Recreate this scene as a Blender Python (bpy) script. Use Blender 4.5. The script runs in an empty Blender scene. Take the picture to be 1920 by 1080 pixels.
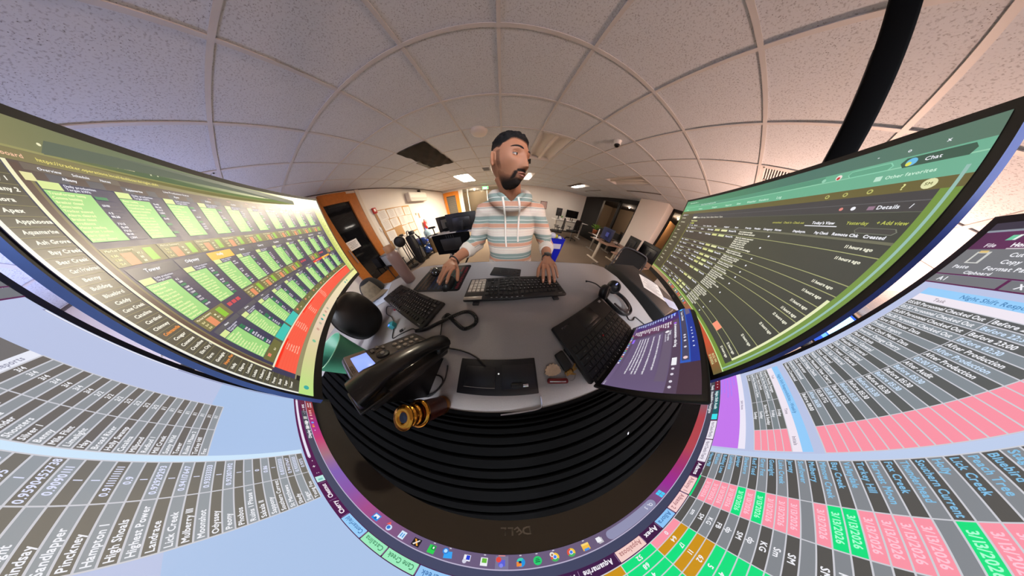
import bpy, bmesh, math, random
from mathutils import Vector, Matrix, noise as mnoise
random.seed(7)
PI = math.pi
S = bpy.context.scene
COL = S.collection

# ------------------------------------------------------------------ camera
CZ = 1.33                                   # height of the 360 camera above the floor
cam = bpy.data.cameras.new('camera')
cam_o = bpy.data.objects.new('camera', cam); COL.objects.link(cam_o)
cam.type = 'PANO'
cam.panorama_type = 'FISHEYE_LENS_POLYNOMIAL'
cam.sensor_fit = 'HORIZONTAL'
cam.sensor_width = 36.0
cam.sensor_height = 20.25
cam.fisheye_fov = math.radians(262)
K = (-0.01704537, 0.33887605, -0.02181368, 0.00068646, -8.4e-06)
cam.fisheye_polynomial_k0, cam.fisheye_polynomial_k1, cam.fisheye_polynomial_k2, cam.fisheye_polynomial_k3, cam.fisheye_polynomial_k4 = [-k for k in K]
RT = Vector((0.997598828709968, -0.06852528249720592, 0.010043038144808232))
UP = Vector((0.04125805450769425, 0.7044803242322778, 0.7085232852262691))
FW = Vector((0.05562688104451012, 0.7064076432402632, -0.7056159661437637))
cam_o.matrix_world = Matrix(((RT.x, UP.x, -FW.x, 0), (RT.y, UP.y, -FW.y, 0), (RT.z, UP.z, -FW.z, CZ), (0, 0, 0, 1)))
cam.clip_start = 0.01
S.camera = cam_o

# ------------------------------------------------------------------ world, exposure
w = bpy.data.worlds.new('world'); S.world = w; w.use_nodes = True
w.node_tree.nodes['Background'].inputs[0].default_value = (0.02, 0.022, 0.03, 1)
w.node_tree.nodes['Background'].inputs[1].default_value = 1.0
S.view_settings.view_transform = 'Standard'
S.view_settings.look = 'None'
S.view_settings.exposure = 0.0
S.view_settings.gamma = 1.0
S.view_settings.use_curve_mapping = False
S.cycles.use_denoising = True
S.cycles.max_bounces = 8
S.cycles.sample_clamp_indirect = 6.0

def lamp(name, kind, loc, power, color, size=0.2, rot=None, sy=None):
    l = bpy.data.lights.new(name, kind); l.energy = power; l.color = color
    if kind == 'AREA':
        l.size = size
        if sy: l.shape = 'RECTANGLE'; l.size_y = sy
    else: l.shadow_soft_size = size
    o = bpy.data.objects.new(name, l); COL.objects.link(o); o.location = loc
    if rot: o.rotation_euler = rot
    return o
# a lit warm troffer ahead on the left, a warm uplighter behind the right monitor,
# plus an added cool uplighter and added rear ceiling panels as fill light
LAMP_WARM = lamp('uplight_warm', 'POINT', (3.25, -0.80, CZ + 0.50), 225, (1.0, 0.62, 0.47), 0.10)
LAMP_COOL_FILL = lamp('added_uplight_cool', 'POINT', (-2.75, -0.75, CZ + 0.42), 36, (0.46, 0.53, 1.0), 0.10)  # added lamp, cool fill for the ceiling at the left
PANEL_POWER = 185.0
REAR_FILL_POWER = 42.0

# ------------------------------------------------------------------ small tools
def lin(c):
    c = c / 255.0
    return c / 12.92 if c <= 0.04045 else ((c + 0.055) / 1.055) ** 2.4
def rgb(r, g, b): return (lin(r), lin(g), lin(b), 1.0)
MATS = {}
def mat(name, col, rough=0.5, metal=0.0, spec=0.5, emit=None, estr=1.0, alpha=1.0, trans=0.0, bump=None, var=None, coat=0.0, ior=1.45):
    """procedural Principled material; bump=(scale,strength); var=(scale,amount) mottles the colour"""
    if name in MATS: return MATS[name]
    m = bpy.data.materials.new(name); m.use_nodes = True
    nt = m.node_tree; p = nt.nodes['Principled BSDF']
    if len(col) == 3: col = rgb(*col)
    p.inputs['Base Color'].default_value = col
    p.inputs['Roughness'].default_value = rough
    p.inputs['Metallic'].default_value = metal
    p.inputs['Specular IOR Level'].default_value = spec
    p.inputs['Alpha'].default_value = alpha
    p.inputs['Transmission Weight'].default_value = trans
    p.inputs['Coat Weight'].default_value = coat
    p.inputs['IOR'].default_value = ior
    if emit:
        p.inputs['Emission Color'].default_value = emit if len(emit) == 4 else rgb(*emit)
        p.inputs['Emission Strength'].default_value = estr
    tc = nt.nodes.new('ShaderNodeTexCoord')
    if var:
        n = nt.nodes.new('ShaderNodeTexNoise'); n.inputs['Scale'].default_value = var[0]; n.inputs['Detail'].default_value = 4
        nt.links.new(tc.outputs['Object'], n.inputs['Vector'])
        mx = nt.nodes.new('ShaderNodeMix'); mx.data_type = 'RGBA'
        a = var[1]
        mx.inputs[6].default_value = (col[0] * (1 - a), col[1] * (1 - a), col[2] * (1 - a), 1)
        mx.inputs[7].default_value = (min(1, col[0] * (1 + a)), min(1, col[1] * (1 + a)), min(1, col[2] * (1 + a)), 1)
        nt.links.new(n.outputs['Fac'], mx.inputs[0]); nt.links.new(mx.outputs[2], p.inputs['Base Color'])
    if bump:
        n = nt.nodes.new('ShaderNodeTexNoise'); n.inputs['Scale'].default_value = bump[0]; n.inputs['Detail'].default_value = 3
        nt.links.new(tc.outputs['Object'], n.inputs['Vector'])
        b = nt.nodes.new('ShaderNodeBump'); b.inputs['Strength'].default_value = bump[1]; b.inputs['Distance'].default_value = 0.002
        nt.links.new(n.outputs['Fac'], b.inputs['Height']); nt.links.new(b.outputs['Normal'], p.inputs['Normal'])
    MATS[name] = m
    return m

class MB:
    """mesh builder: collects pieces, then links them as ONE object"""
    def __init__(s): s.v = []; s.f = []; s.mi = []; s.sm = []; s.vc = []; s.col = None
    def add(s, vs, fs, mi=0, smooth=False):
        o = len(s.v); s.v += [tuple(v) for v in vs]
        for f in fs: s.f.append(tuple(i + o for i in f)); s.mi.append(mi); s.sm.append(smooth)
        if s.col is not None: s.vc += [s.col] * len(vs)
        return s
    def box(s, c, d, mi=0, rot=None, taper=1.0):
        x, y, z = d[0] / 2, d[1] / 2, d[2] / 2; t = taper
        vs = [(-x, -y, -z), (x, -y, -z), (x, y, -z), (-x, y, -z), (-x * t, -y * t, z), (x * t, -y * t, z), (x * t, y * t, z), (-x * t, y * t, z)]
        M = Matrix.Identity(3) if rot is None else rot
        c = Vector(c)
        return s.add([tuple(M @ Vector(v) + c) for v in vs], [(0, 3, 2, 1), (4, 5, 6, 7), (0, 1, 5, 4), (1, 2, 6, 5), (2, 3, 7, 6), (3, 0, 4, 7)], mi)
    def rbox(s, c, d, r=0.004, mi=0, rot=None, seg=2, smooth=True):
        bm = bmesh.new(); bmesh.ops.create_cube(bm, size=1)
        for v in bm.verts: v.co = Vector((v.co.x * d[0], v.co.y * d[1], v.co.z * d[2]))
        bmesh.ops.bevel(bm, geom=bm.edges[:], offset=min(r, min(d) * .49), segments=seg, profile=.5, affect='EDGES')
        bm.verts.index_update()
        M = Matrix.Identity(3) if rot is None else rot; c = Vector(c)
        s.add([tuple(M @ v.co + c) for v in bm.verts], [[v.index for v in f.verts] for f in bm.faces], mi, smooth)
        bm.free(); return s
    def cyl(s, a, b, ra, rb=None, n=16, mi=0, smooth=True, caps=True):
        rb = ra if rb is None else rb
        a = Vector(a); b = Vector(b); d = (b - a).normalized()
        u = d.orthogonal().normalized(); w_ = d.cross(u)
        vs = []
        for c, r in ((a, ra), (b, rb)):
            for i in range(n):
                t = 2 * PI * i / n; vs.append(tuple(c + (u * math.cos(t) + w_ * math.sin(t)) * r))
        s.add(vs, [(i, (i + 1) % n, n + (i + 1) % n, n + i) for i in range(n)], mi, smooth)
        if caps:
            s.add(vs[:n], [tuple(range(n))[::-1]], mi); s.add(vs[n:], [tuple(range(n))], mi)
        return s
    def lathe(s, prof, c=(0, 0, 0), n=24, mi=0, M=None, smooth=True):
        """prof: (radius, z) from bottom to top"""
        M = M or Matrix.Identity(3); c = Vector(c); vs = []
        for r, z in prof:
            for i in range(n):
                t = 2 * PI * i / n; vs.append(tuple(M @ Vector((r * math.cos(t), r * math.sin(t), z)) + c))
        fs = []
        for j in range(len(prof) - 1):
            for i in range(n):
                k = (i + 1) % n; fs.append((j * n + i, j * n + k, (j + 1) * n + k, (j + 1) * n + i))
        return s.add(vs, fs, mi, smooth)
    def tube(s, pts, r, n=8, mi=0, closed=False, smooth=True, flat=None):
        """sweep a circle (or ellipse flat=(a,b,upvec)) along pts; r number or list"""
        P = [Vector(p) for p in pts]; m = len(P)
        rs = r if isinstance(r, (list, tuple)) else [r] * m
        T = []
        for i in range(m):
            if closed: t = P[(i + 1) % m] - P[i - 1]
            else: t = P[min(i + 1, m - 1)] - P[max(i - 1, 0)]
            T.append(t.normalized() if t.length > 1e-9 else Vector((0, 0, 1)))
        u = T[0].orthogonal().normalized(); vs = []
        for i in range(m):
            if flat: u = (Vector(flat[2]) - T[i] * T[i].dot(Vector(flat[2]))).normalized()
            else: u = (u - T[i] * T[i].dot(u)).normalized()
            w_ = T[i].cross(u)
            a, b = (flat[0], flat[1]) if flat else (1, 1)
            for k in range(n):
                t = 2 * PI * k / n; vs.append(tuple(P[i] + u * math.cos(t) * rs[i] * b + w_ * math.sin(t) * rs[i] * a))
        fs = []
        for i in range(m if closed else m - 1):
            j = (i + 1) % m
            for k in range(n): fs.append((i * n + k, i * n + (k + 1) % n, j * n + (k + 1) % n, j * n + k))
        s.add(vs, fs, mi, smooth)
        if not closed:
            s.add(vs[:n], [tuple(range(n))[::-1]], mi, smooth); s.add(vs[-n:], [tuple(range(n))], mi, smooth)
        return s
    def ball(s, c, r, mi=0, nu=16, nv=10, M=None, smooth=True):
        r = (r, r, r) if not isinstance(r, (tuple, list)) else r
        M = M or Matrix.Identity(3); c = Vector(c)
        vs = [tuple(M @ Vector((0, 0, -r[2])) + c)]
        for j in range(1, nv):
            p = -PI / 2 + PI * j / nv
            for i in range(nu):
                t = 2 * PI * i / nu
                vs.append(tuple(M @ Vector((r[0] * math.cos(p) * math.cos(t), r[1] * math.cos(p) * math.sin(t), r[2] * math.sin(p))) + c))
        vs.append(tuple(M @ Vector((0, 0, r[2])) + c)); L = len(vs) - 1; fs = []
        for i in range(nu):
            k = (i + 1) % nu
            fs.append((0, 1 + k, 1 + i)); fs.append((L, L - nu + i, L - nu + k))
            for j in range(nv - 2): fs.append((1 + j * nu + i, 1 + j * nu + k, 1 + (j + 1) * nu + k, 1 + (j + 1) * nu + i))
        return s.add(vs, fs, mi, smooth)
    def prism(s, poly, z0, z1, mi=0, smooth=False):
        n = len(poly)
        vs = [(x, y, z0) for x, y in poly] + [(x, y, z1) for x, y in poly]
        return s.add(vs, [tuple(range(n))[::-1], tuple(range(n, 2 * n))] + [(i, (i + 1) % n, n + (i + 1) % n, n + i) for i in range(n)], mi, smooth)
    def mesh(s, name, mats):
        me = bpy.data.meshes.new(name); me.from_pydata(s.v, [], s.f)
        for m in (mats if isinstance(mats, (list, tuple)) else [mats]): me.materials.append(m)
        me.polygons.foreach_set('material_index', s.mi); me.polygons.foreach_set('use_smooth', s.sm)
        if s.vc:
            a = me.color_attributes.new('tint', 'FLOAT_COLOR', 'POINT')
            a.data.foreach_set('color', [c for v in s.vc for c in v])
        me.update(); return me
    def obj(s, name, mats, parent=None, loc=None, rot=None):
        return link(name, s.mesh(name, mats), parent, loc, rot)
def link(name, me, parent=None, loc=None, rot=None):
    o = bpy.data.objects.new(name, me); COL.objects.link(o)
    if parent: o.parent = parent
    if loc is not None: o.location = loc
    if rot is not None: o.rotation_euler = rot
    return o
def tag(o, label, cat, group=None):
    o['label'] = label; o['category'] = cat
    if group: o['group'] = group
    return o
def thing(name, label, cat, loc=(0, 0, 0), rz=0.0, group=None, M=None):
    o = bpy.data.objects.new(name, None); COL.objects.link(o); o.empty_display_size = .05
    if M is not None: o.matrix_world = M
    else: o.location = loc; o.rotation_euler = (0, 0, rz)
    return tag(o, label, cat, group)
def struct(o): o['kind'] = 'structure'; return o
def copy_tree(o, parent=None):
    c = o.copy(); COL.objects.link(c)
    if parent: c.parent = parent
    for ch in list(o.children): copy_tree(ch, c)
    return c
def bez(p0, p1, p2, p3, n=12):
    p0, p1, p2, p3 = map(Vector, (p0, p1, p2, p3)); out = []
    for i in range(n + 1):
        t = i / n; out.append(p0 * (1 - t) ** 3 + p1 * 3 * t * (1 - t) ** 2 + p2 * 3 * t * t * (1 - t) + p3 * t ** 3)
    return out
def spline(pts, sub=6, closed=False):
    P = [Vector(p) for p in pts]; n = len(P); out = []
    rng = n if closed else n - 1
    for i in range(rng):
        g = lambda k: P[k % n] if closed else P[max(0, min(n - 1, k))]
        a, b, c, d = g(i - 1), g(i), g(i + 1), g(i + 2)
        for k in range(sub):
            t = k / sub
            out.append(.5 * ((2 * b) + (c - a) * t + (2 * a - 5 * b + 4 * c - d) * t * t + (3 * b - a - 3 * c + d) * t ** 3))
    if not closed: out.append(P[-1])
    return out
def rotm(x=0, y=0, z=0): return (Matrix.Rotation(z, 3, 'Z') @ Matrix.Rotation(y, 3, 'Y') @ Matrix.Rotation(x, 3, 'X'))

# ------------------------------------------------------------------ lettering: real glyph outlines, one mesh per character, cached
GL = {}
def glyph(ch):
    if ch in GL: return GL[ch]
    cu = bpy.data.curves.new('g', 'FONT'); cu.body = ch; cu.size = 1.0; cu.resolution_u = 2
    o = bpy.data.objects.new('g', cu); COL.objects.link(o)
    dg = bpy.context.evaluated_depsgraph_get()
    me = bpy.data.meshes.new_from_object(o.evaluated_get(dg))
    vs = [(v.co.x, v.co.y) for v in me.vertices]; fs = [tuple(p.vertices) for p in me.polygons]
    bpy.data.objects.remove(o); bpy.data.meshes.remove(me); bpy.data.curves.remove(cu)
    adv = (max((v[0] for v in vs), default=.22)) + .07
    GL[ch] = (vs, fs, adv); return GL[ch]
def text_geo(txt, h, bold=0.0, wide=1.0):
    """flat glyphs with cap height h; returns verts(2d), faces, width"""
    k = h / 0.72; x = 0; V = []; Fs = []
    for ch in txt:
        if ch == ' ': x += .27 * k * wide; continue
        vs, fs, adv = glyph(ch)
        for dx, dy in (((0, 0),) if not bold else ((0, 0), (bold, 0), (0, bold), (bold, bold))):
            o = len(V); V += [(x + a * k * wide + dx * h, b * k + dy * h) for a, b in vs]; Fs += [tuple(i + o for i in f) for f in fs]
        x += adv * k * wide
    return V, Fs, x
def put_text(mb, txt, org, ux, uy, h, mi=0, bold=0.0, center=False, off=0.0, wide=1.0):
    V, Fs, wd = text_geo(txt, h, bold, wide); ux = Vector(ux).normalized(); uy = Vector(uy).normalized(); n = ux.cross(uy); org = Vector(org)
    x0 = -wd / 2 if center else 0
    mb.add([tuple(org + ux * (a + x0) + uy * b + n * off) for a, b in V], Fs, mi)
    return wd
# ------------------------------------------------------------------ the room
CEIL = CZ + 1.257
XL, XR, YB, YR = -3.72, 5.50, 7.10, -4.00
GX = lambda k: -0.0287 + 0.611 * k
GY = lambda j: 0.897 + 0.609 * j

def tile_material():
    m = bpy.data.materials.new('ceiling_tile_mineral'); m.use_nodes = True; nt = m.node_tree; p = nt.nodes['Principled BSDF']
    p.inputs['Roughness'].default_value = .95; p.inputs['Specular IOR Level'].default_value = .1
    g = nt.nodes.new('ShaderNodeNewGeometry')
    n1 = nt.nodes.new('ShaderNodeTexNoise'); n1.inputs['Scale'].default_value = 110; n1.inputs['Detail'].default_value = 2
    n2 = nt.nodes.new('ShaderNodeTexVoronoi'); n2.inputs['Scale'].default_value = 95; n2.inputs['Randomness'].default_value = 1
    n3 = nt.nodes.new('ShaderNodeTexNoise'); n3.inputs['Scale'].default_value = 9
    for n in (n1, n2, n3): nt.links.new(g.outputs['Position'], n.inputs['Vector'])
    r1 = nt.nodes.new('ShaderNodeValToRGB'); r1.color_ramp.elements[0].position = .30; r1.color_ramp.elements[1].position = .46
    r1.color_ramp.elements[0].color = (.66, .65, .66, 1); r1.color_ramp.elements[1].color = (1, 1, 1, 1)
    nt.links.new(n1.outputs['Fac'], r1.inputs['Fac'])
    r2 = nt.nodes.new('ShaderNodeValToRGB'); r2.color_ramp.elements[0].position = .12; r2.color_ramp.elements[1].position = .20
    r2.color_ramp.elements[0].color = (.30, .28, .28, 1); r2.color_ramp.elements[1].color = (1, 1, 1, 1)
    nt.links.new(n2.outputs['Distance'], r2.inputs['Fac'])
    r3 = nt.nodes.new('ShaderNodeValToRGB'); r3.color_ramp.elements[0].position = .45; r3.color_ramp.elements[1].position = .60
    r3.color_ramp.elements[0].color = (1, 1, 1, 1); r3.color_ramp.elements[1].color = (0, 0, 0, 1)
    nt.links.new(n3.outputs['Fac'], r3.inputs['Fac'])
    mx0 = nt.nodes.new('ShaderNodeMix'); mx0.data_type = 'RGBA'; mx0.inputs[7].default_value = (1, 1, 1, 1)
    nt.links.new(r3.outputs['Color'], mx0.inputs[0]); nt.links.new(r2.outputs['Color'], mx0.inputs[6])
    mx = nt.nodes.new('ShaderNodeMix'); mx.data_type = 'RGBA'; mx.blend_type = 'MULTIPLY'; mx.inputs[0].default_value = 1
    nt.links.new(r1.outputs['Color'], mx.inputs[6]); nt.links.new(mx0.outputs[2], mx.inputs[7])
    mx2 = nt.nodes.new('ShaderNodeMix'); mx2.data_type = 'RGBA'; mx2.blend_type = 'MULTIPLY'; mx2.inputs[0].default_value = 1
    mx2.inputs[7].default_value = (.655, .69, .735, 1)
    nt.links.new(mx.outputs[2], mx2.inputs[6]); nt.links.new(mx2.outputs[2], p.inputs['Base Color'])
    b = nt.nodes.new('ShaderNodeBump'); b.inputs['Strength'].default_value = .25; b.inputs['Distance'].default_value = .002
    nt.links.new(mx.outputs[2], b.inputs['Height']); nt.links.new(b.outputs['Normal'], p.inputs['Normal'])
    return m
M_TILE = tile_material()
M_GRID = mat('grid_white_metal', (205, 203, 202), .55)
M_WALL = mat('wall_paint', (226, 220, 212), .85, bump=(60, .08), var=(3, .03))
M_BLACK = mat('black_plastic', (16, 15, 16), .45)
M_BLACKM = mat('black_matte', (7, 7, 8), .9, spec=.08)
M_DGREY = mat('dark_grey_plastic', (38, 38, 40), .5)
M_MET = mat('brushed_metal', (150, 148, 146), .35, metal=1.0)
M_CHROME = mat('chrome', (205, 205, 210), .15, metal=1.0)
M_WHITE = mat('white_plastic', (225, 224, 220), .4)
M_WOOD = mat('orange_wood', (168, 98, 36), .4, var=(14, .25))
M_PAPER = mat('paper', (222, 218, 212), .8)
M_INK = mat('ink', (52, 50, 52), .7)

# floor: one carpet
def carpet():
    m = mat('carpet_loop', (122, 108, 95), .95, bump=(700, .9), var=(240, .35)); m.node_tree.nodes['Principled BSDF'].inputs['Specular IOR Level'].default_value = .05
    return m
struct(MB().box(((XL + 9) / 2, (YR + 9) / 2, -.03), (9 - XL + .3, 9 - YR + .3, .06)).obj('floor', carpet()))

# ceiling: plenum slab, tiles and runners as parts
ceil = struct(MB().box(((XL + XR) / 2, (YR + YB) / 2, CEIL + .14), (XR - XL + .4, YB - YR + .4, .06)).obj('ceiling', M_GRID))
LONG = set(); PAIR = {}
for k, j in ((-3, 2), (-3, 6), (1, 2), (5, 2), (5, 6), (-3, -4), (1, 6), (-1, -5), (1, -5)): LONG |= {(k, j), (k, j + 1)}; PAIR[(k, j + 1)] = j
SPECIAL = LONG | {(4, -2), (-5, -2)}
tm = MB().box((0, 0, .0075), (.598, .596, .015)).mesh('ceiling_tile', M_TILE)
for k in range(-6, 9):
    for j in range(-8, 10):
        if (k, j) in SPECIAL: continue
        link('ceiling_tile', tm, ceil, (GX(k) + .3055, GY(j) + .3045, CEIL + .002))
ry = MB().box((0, 0, 0), (.024, YB - YR, .006)).box((0, 0, .018), (.004, YB - YR, .03)).mesh('grid_runner', M_GRID)
for j in range(-8, 11):
    m = MB(); x0 = XL
    for k in range(-6, 10):
        if k == 9 or ((k, j) in LONG and (k, j - 1) in LONG and PAIR.get((k, j)) == j - 1):
            x1 = XR if k == 9 else GX(k)
            m.box(((x0 + x1) / 2, 0, 0), (x1 - x0, .024, .006)).box(((x0 + x1) / 2, 0, .018), (x1 - x0, .004, .03)); x0 = GX(k + 1) if k < 9 else XR
    m.obj('grid_runner', M_GRID, ceil, (0, GY(j), CEIL - .0035))
for k in range(-6, 10): link('grid_runner', ry, ceil, (GX(k), (YR + YB) / 2, CEIL - .003))
MB().box(((XL + XR) / 2, (GY(10) + YB) / 2, CEIL + .01), (XR - XL, YB - GY(10), .015)).obj('edge_tile', M_TILE, ceil)

# walls
T = .12
wl = struct(MB().box((XL - T / 2, (YR + YB) / 2, CEIL / 2), (T, YB - YR, CEIL)).obj('wall_left', M_WALL))
struct(MB().box(((XL + XR) / 2, YR - T / 2, CEIL / 2), (XR - XL, T, CEIL)).obj('wall_rear', M_WALL))
struct(MB().box(((-.15 + XR) / 2, YB + T / 2, CEIL / 2), (XR + .15, T, CEIL)).box(((XL - 2.55) / 2, YB + T / 2, CEIL / 2), (-2.55 - XL, T, CEIL))
       .box(((-2.55 - .15) / 2, YB + T / 2, CEIL - .03), (2.4, T, .06)).obj('wall_back', M_WALL))
wr = struct(MB().box((XR + T / 2, (YR + 1.22) / 2, CEIL / 2), (T, 1.22 - YR, CEIL)).obj('wall_right', M_WALL))
struct(MB().rbox((XR - .24, (2.14 + 3.17) / 2, CEIL / 2), (.52, 1.03, CEIL), .012).obj('trim_1', mat('column_paint', (224, 216, 208), .8)))
struct(MB().box((XL + .006, (YR + YB) / 2, .05), (.012, YB - YR, .10)).obj('baseboard_left', mat('base_rubber', (54, 48, 44), .7)))
struct(MB().box(((-.15 + XR) / 2, YB - .006, .05), (XR + .15, .012, .10)).obj('baseboard_back', MATS['base_rubber']))
struct(MB().box((XL + .015, 2.40, CEIL / 2), (.03, .10, CEIL)).obj('trim_2', mat('trim_cream', (214, 204, 190), .6)))
struct(MB().box((XL + .02, (YR + YB) / 2, CEIL - .012), (.03, YB - YR, .02)).obj('trim_3', mat('angle_dark', (92, 84, 80), .6)))

# dark framed windows along the right wall, looking into the next room
M_FRAME = mat('window_frame_black', (20, 19, 19), .4)
M_GLASS = mat('window_glass', (235, 238, 240), .02, trans=1.0, spec=.5, ior=1.1)
fr = struct(MB().box((XR + T / 2, 6.33, CEIL / 2), (T, 1.54, CEIL)).box((XR + T / 2, 3.33, CEIL / 2), (T, .30, CEIL))
            .box((XR + T / 2, 4.51, .47), (T, 2.1, .94)).box((XR + T / 2, 4.51, CEIL - .04), (T, 2.1, .08)).obj('trim_4', M_FRAME))
def window(n, y0, y1, z0, z1, mull=()):
    o = struct(MB().box((XR + .05, y0 + .025, (z0 + z1) / 2), (.12, .05, z1 - z0)).box((XR + .05, y1 - .025, (z0 + z1) / 2), (.12, .05, z1 - z0))
               .box((XR + .05, (y0 + y1) / 2, z0 + .03), (.12, y1 - y0, .06)).box((XR + .05, (y0 + y1) / 2, z1 - .05), (.12, y1 - y0, .10)).obj('window_%d' % n, M_FRAME))
    for m in mull: MB().box((XR + .05, m, (z0 + z1) / 2), (.11, .03, z1 - z0)).obj('mullion', M_MET, o)
    MB().box((XR + .06, (y0 + y1) / 2, (z0 + z1) / 2), (.006, y1 - y0 - .08, z1 - z0 - .12)).obj('pane', M_GLASS, o)
window(1, 4.42, 5.58, .93, CEIL - .08, (5.50,))
window(2, 3.47, 4.40, .93, CEIL - .08)
window(3, 1.22, 2.14, .50, CEIL)
# the room beyond
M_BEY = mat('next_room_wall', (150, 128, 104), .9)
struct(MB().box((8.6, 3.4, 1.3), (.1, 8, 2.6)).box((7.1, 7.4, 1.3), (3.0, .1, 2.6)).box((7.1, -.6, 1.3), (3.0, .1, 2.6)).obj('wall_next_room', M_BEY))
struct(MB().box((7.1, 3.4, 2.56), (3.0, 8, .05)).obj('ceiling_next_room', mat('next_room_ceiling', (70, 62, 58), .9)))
struct(MB().box((7.4, 2.62, 1.2), (1.0, .08, 2.4)).obj('trim_5', mat('partition_tan', (190, 140, 92), .8)))
dl = None
for i, (x, y) in enumerate(((7.1, 4.95), (7.0, 4.35), (7.9, 4.3), (6.55, 2.2), (7.6, 3.6), (7.9, 1.6))):
    pos = ('nearest the dark panel', 'seen high in the middle window', 'deepest in the middle window', 'seen through the window beside the column', 'behind the column side', 'low in the last window')[i]
    if dl is None:
        dl = thing('downlight', '', 'ceiling light', (x, y, 2.53), 0, 'downlights in the next room')
        MB().lathe([(.075, 0), (.10, -.004), (.10, .004)], n=16).obj('ring', M_WHITE, dl)
        MB().lathe([(.0, .001), (.074, .0)], n=16).obj('bulb', mat('downlight_bulb', (255, 240, 220), .5, emit=(1, .87, .7, 1), estr=14), dl); c = dl
    else: c = copy_tree(dl); c.location = (x, y, 2.53)
    c['label'] = 'small round lit downlight in the dark next room, ' + pos
lamp('next_room_light_far', 'POINT', (7.1, 4.95, 2.49), 30, (1, .78, .6), .03)
lamp('next_room_light', 'POINT', (6.55, 2.2, 2.49), 60, (1, .74, .5), .03)

# door in the left wall: orange wood frame, dark glass, a notice
d = struct(MB().box((XL + .03, 1.39, 1.24), (.10, .22, 2.48)).box((XL + .03, 2.20, 1.24), (.10, .22, 2.48)).box((XL + .03, 1.79, 2.42), (.10, .60, .22))
           .box((XL + .03, 1.79, .17), (.10, .60, .34)).obj('door_1', M_WOOD))
MB().box((XL + .02, 1.79, 1.32), (.02, .60, 1.98)).obj('door_glass', mat('door_glass_dark', (20, 20, 22), .06, spec=.6), d)
h = MB().cyl((XL + .09, 1.46, .95), (XL + .09, 1.46, 1.30), .012, n=8); h.box((XL + .08, 1.46, 1.0), (.04, .02, .02)); h.box((XL + .08, 1.46, 1.25), (.04, .02, .02)); h.obj('door_handle', M_MET, d)
nt_ = MB().box((XL + .035, 1.65, CZ + .03), (.004, .29, .22)); o = nt_.obj('door_notice', M_PAPER)
tag(o, 'white paper notice taped inside the dark glass of the wooden door', 'notice')
m_ = MB()
for i in range(5): m_.box((XL + .0376, 1.65, CZ + .095 - .032 * i), (.0006, .20 - .03 * (i % 3), .007))
m_.obj('print', M_INK, o)
MB().box((XL + .035, 1.80, 2.30), (.01, .40, .10)).obj('door_closer', M_BLACK, d)

# orange wood door at the far left corner with a blind behind its glass
d = struct(MB().box((-3.58, YB - .03, 1.23), (.16, .07, 2.46)).box((-2.80, YB - .03, 1.23), (.20, .07, 2.46)).box((-3.2, YB - .03, 2.36), (.62, .07, .22)).box((-3.2, YB - .03, .2), (.62, .07, .4)).obj('door_2', mat('orange_wood_bright', (214, 128, 40), .45, var=(9, .15))))
MB().box((-3.2, YB - .02, 1.32), (.62, .01, 1.86)).obj('door_glass', mat('door_glass_grey', (86, 84, 80), .2), d)
for i in range(26): MB().box((-3.2, YB - .036, .46 + i * .068), (.58, .012, .05), rot=rotm(.5)).obj('blind_slat', mat('blind_grey', (128, 122, 112), .6), d)
# glazed partition beside it
gp = struct(MB().box((-2.50, YB + .03, 1.25), (.09, .10, 2.5)).box((-2.14, YB + .03, 1.25), (.045, .10, 2.5)).box((-.98, YB + .03, 1.25), (.045, .10, 2.5)).box((-.18, YB + .03, 1.25), (.07, .10, 2.5))
            .box((-1.33, YB + .03, .06), (2.4, .1, .12)).obj('window_4', M_WHITE))
for x0, x1 in ((-2.455, -2.165), (-2.115, -1.005), (-.955, -.215)):
    MB().box(((x0 + x1) / 2, YB + .03, 1.3), (x1 - x0, .008, 2.36)).obj('pane', M_GLASS, gp)
struct(MB().box((-1.4, 8.85, 1.3), (4.6, .1, 2.6)).box((-3.6, 8, 1.3), (.1, 1.7, 2.6)).box((.8, 8, 1.3), (.1, 1.7, 2.6)).obj('wall_hallway', mat('hallway_wall', (206, 186, 158), .9, var=(2, .1))))
struct(MB().box((-1.4, 8, 2.58), (4.5, 1.7, .06)).obj('ceiling_hallway', M_WALL))
lamp('hallway_light', 'POINT', (-1.9, 7.9, 2.50), 26, (1, .86, .66), .03)
t = thing('downlight', 'small round downlight in the hallway ceiling behind the glazed partition', 'ceiling light', (-1.9, 7.9, 2.53))
MB().lathe([(.075, 0), (.10, -.004), (.10, .004)], n=16).obj('ring', M_WHITE, t)
MB().lathe([(.0, .001), (.074, .0)], n=16).obj('bulb', MATS['downlight_bulb'], t)
o = thing('exit_sign', 'green lit exit sign under the ceiling by the glazed partition', 'exit sign', (-1.03, YB - .20, CZ + 1.09))
MB().rbox((0, 0, 0), (.36, .05, .17), .01).obj('housing', M_WHITE, o); MB().cyl((0, 0, .08), (0, 0, .169), .012, n=10).obj('hanger', M_WHITE, o)
MB().box((0, -.0262, 0), (.33, .002, .14)).obj('face', mat('exit_green', (40, 210, 70), .4, emit=(.06, .85, .14, 1), estr=2.2), o)
m_ = MB(); put_text(m_, 'EXIT', (0, -.0276, -.035), (1, 0, 0), (0, 0, 1), .075, center=True, bold=.04); m_.obj('lettering', mat('exit_white', (240, 255, 240), .4, emit=(1, 1, 1, 1), estr=1.6), o)

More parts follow.
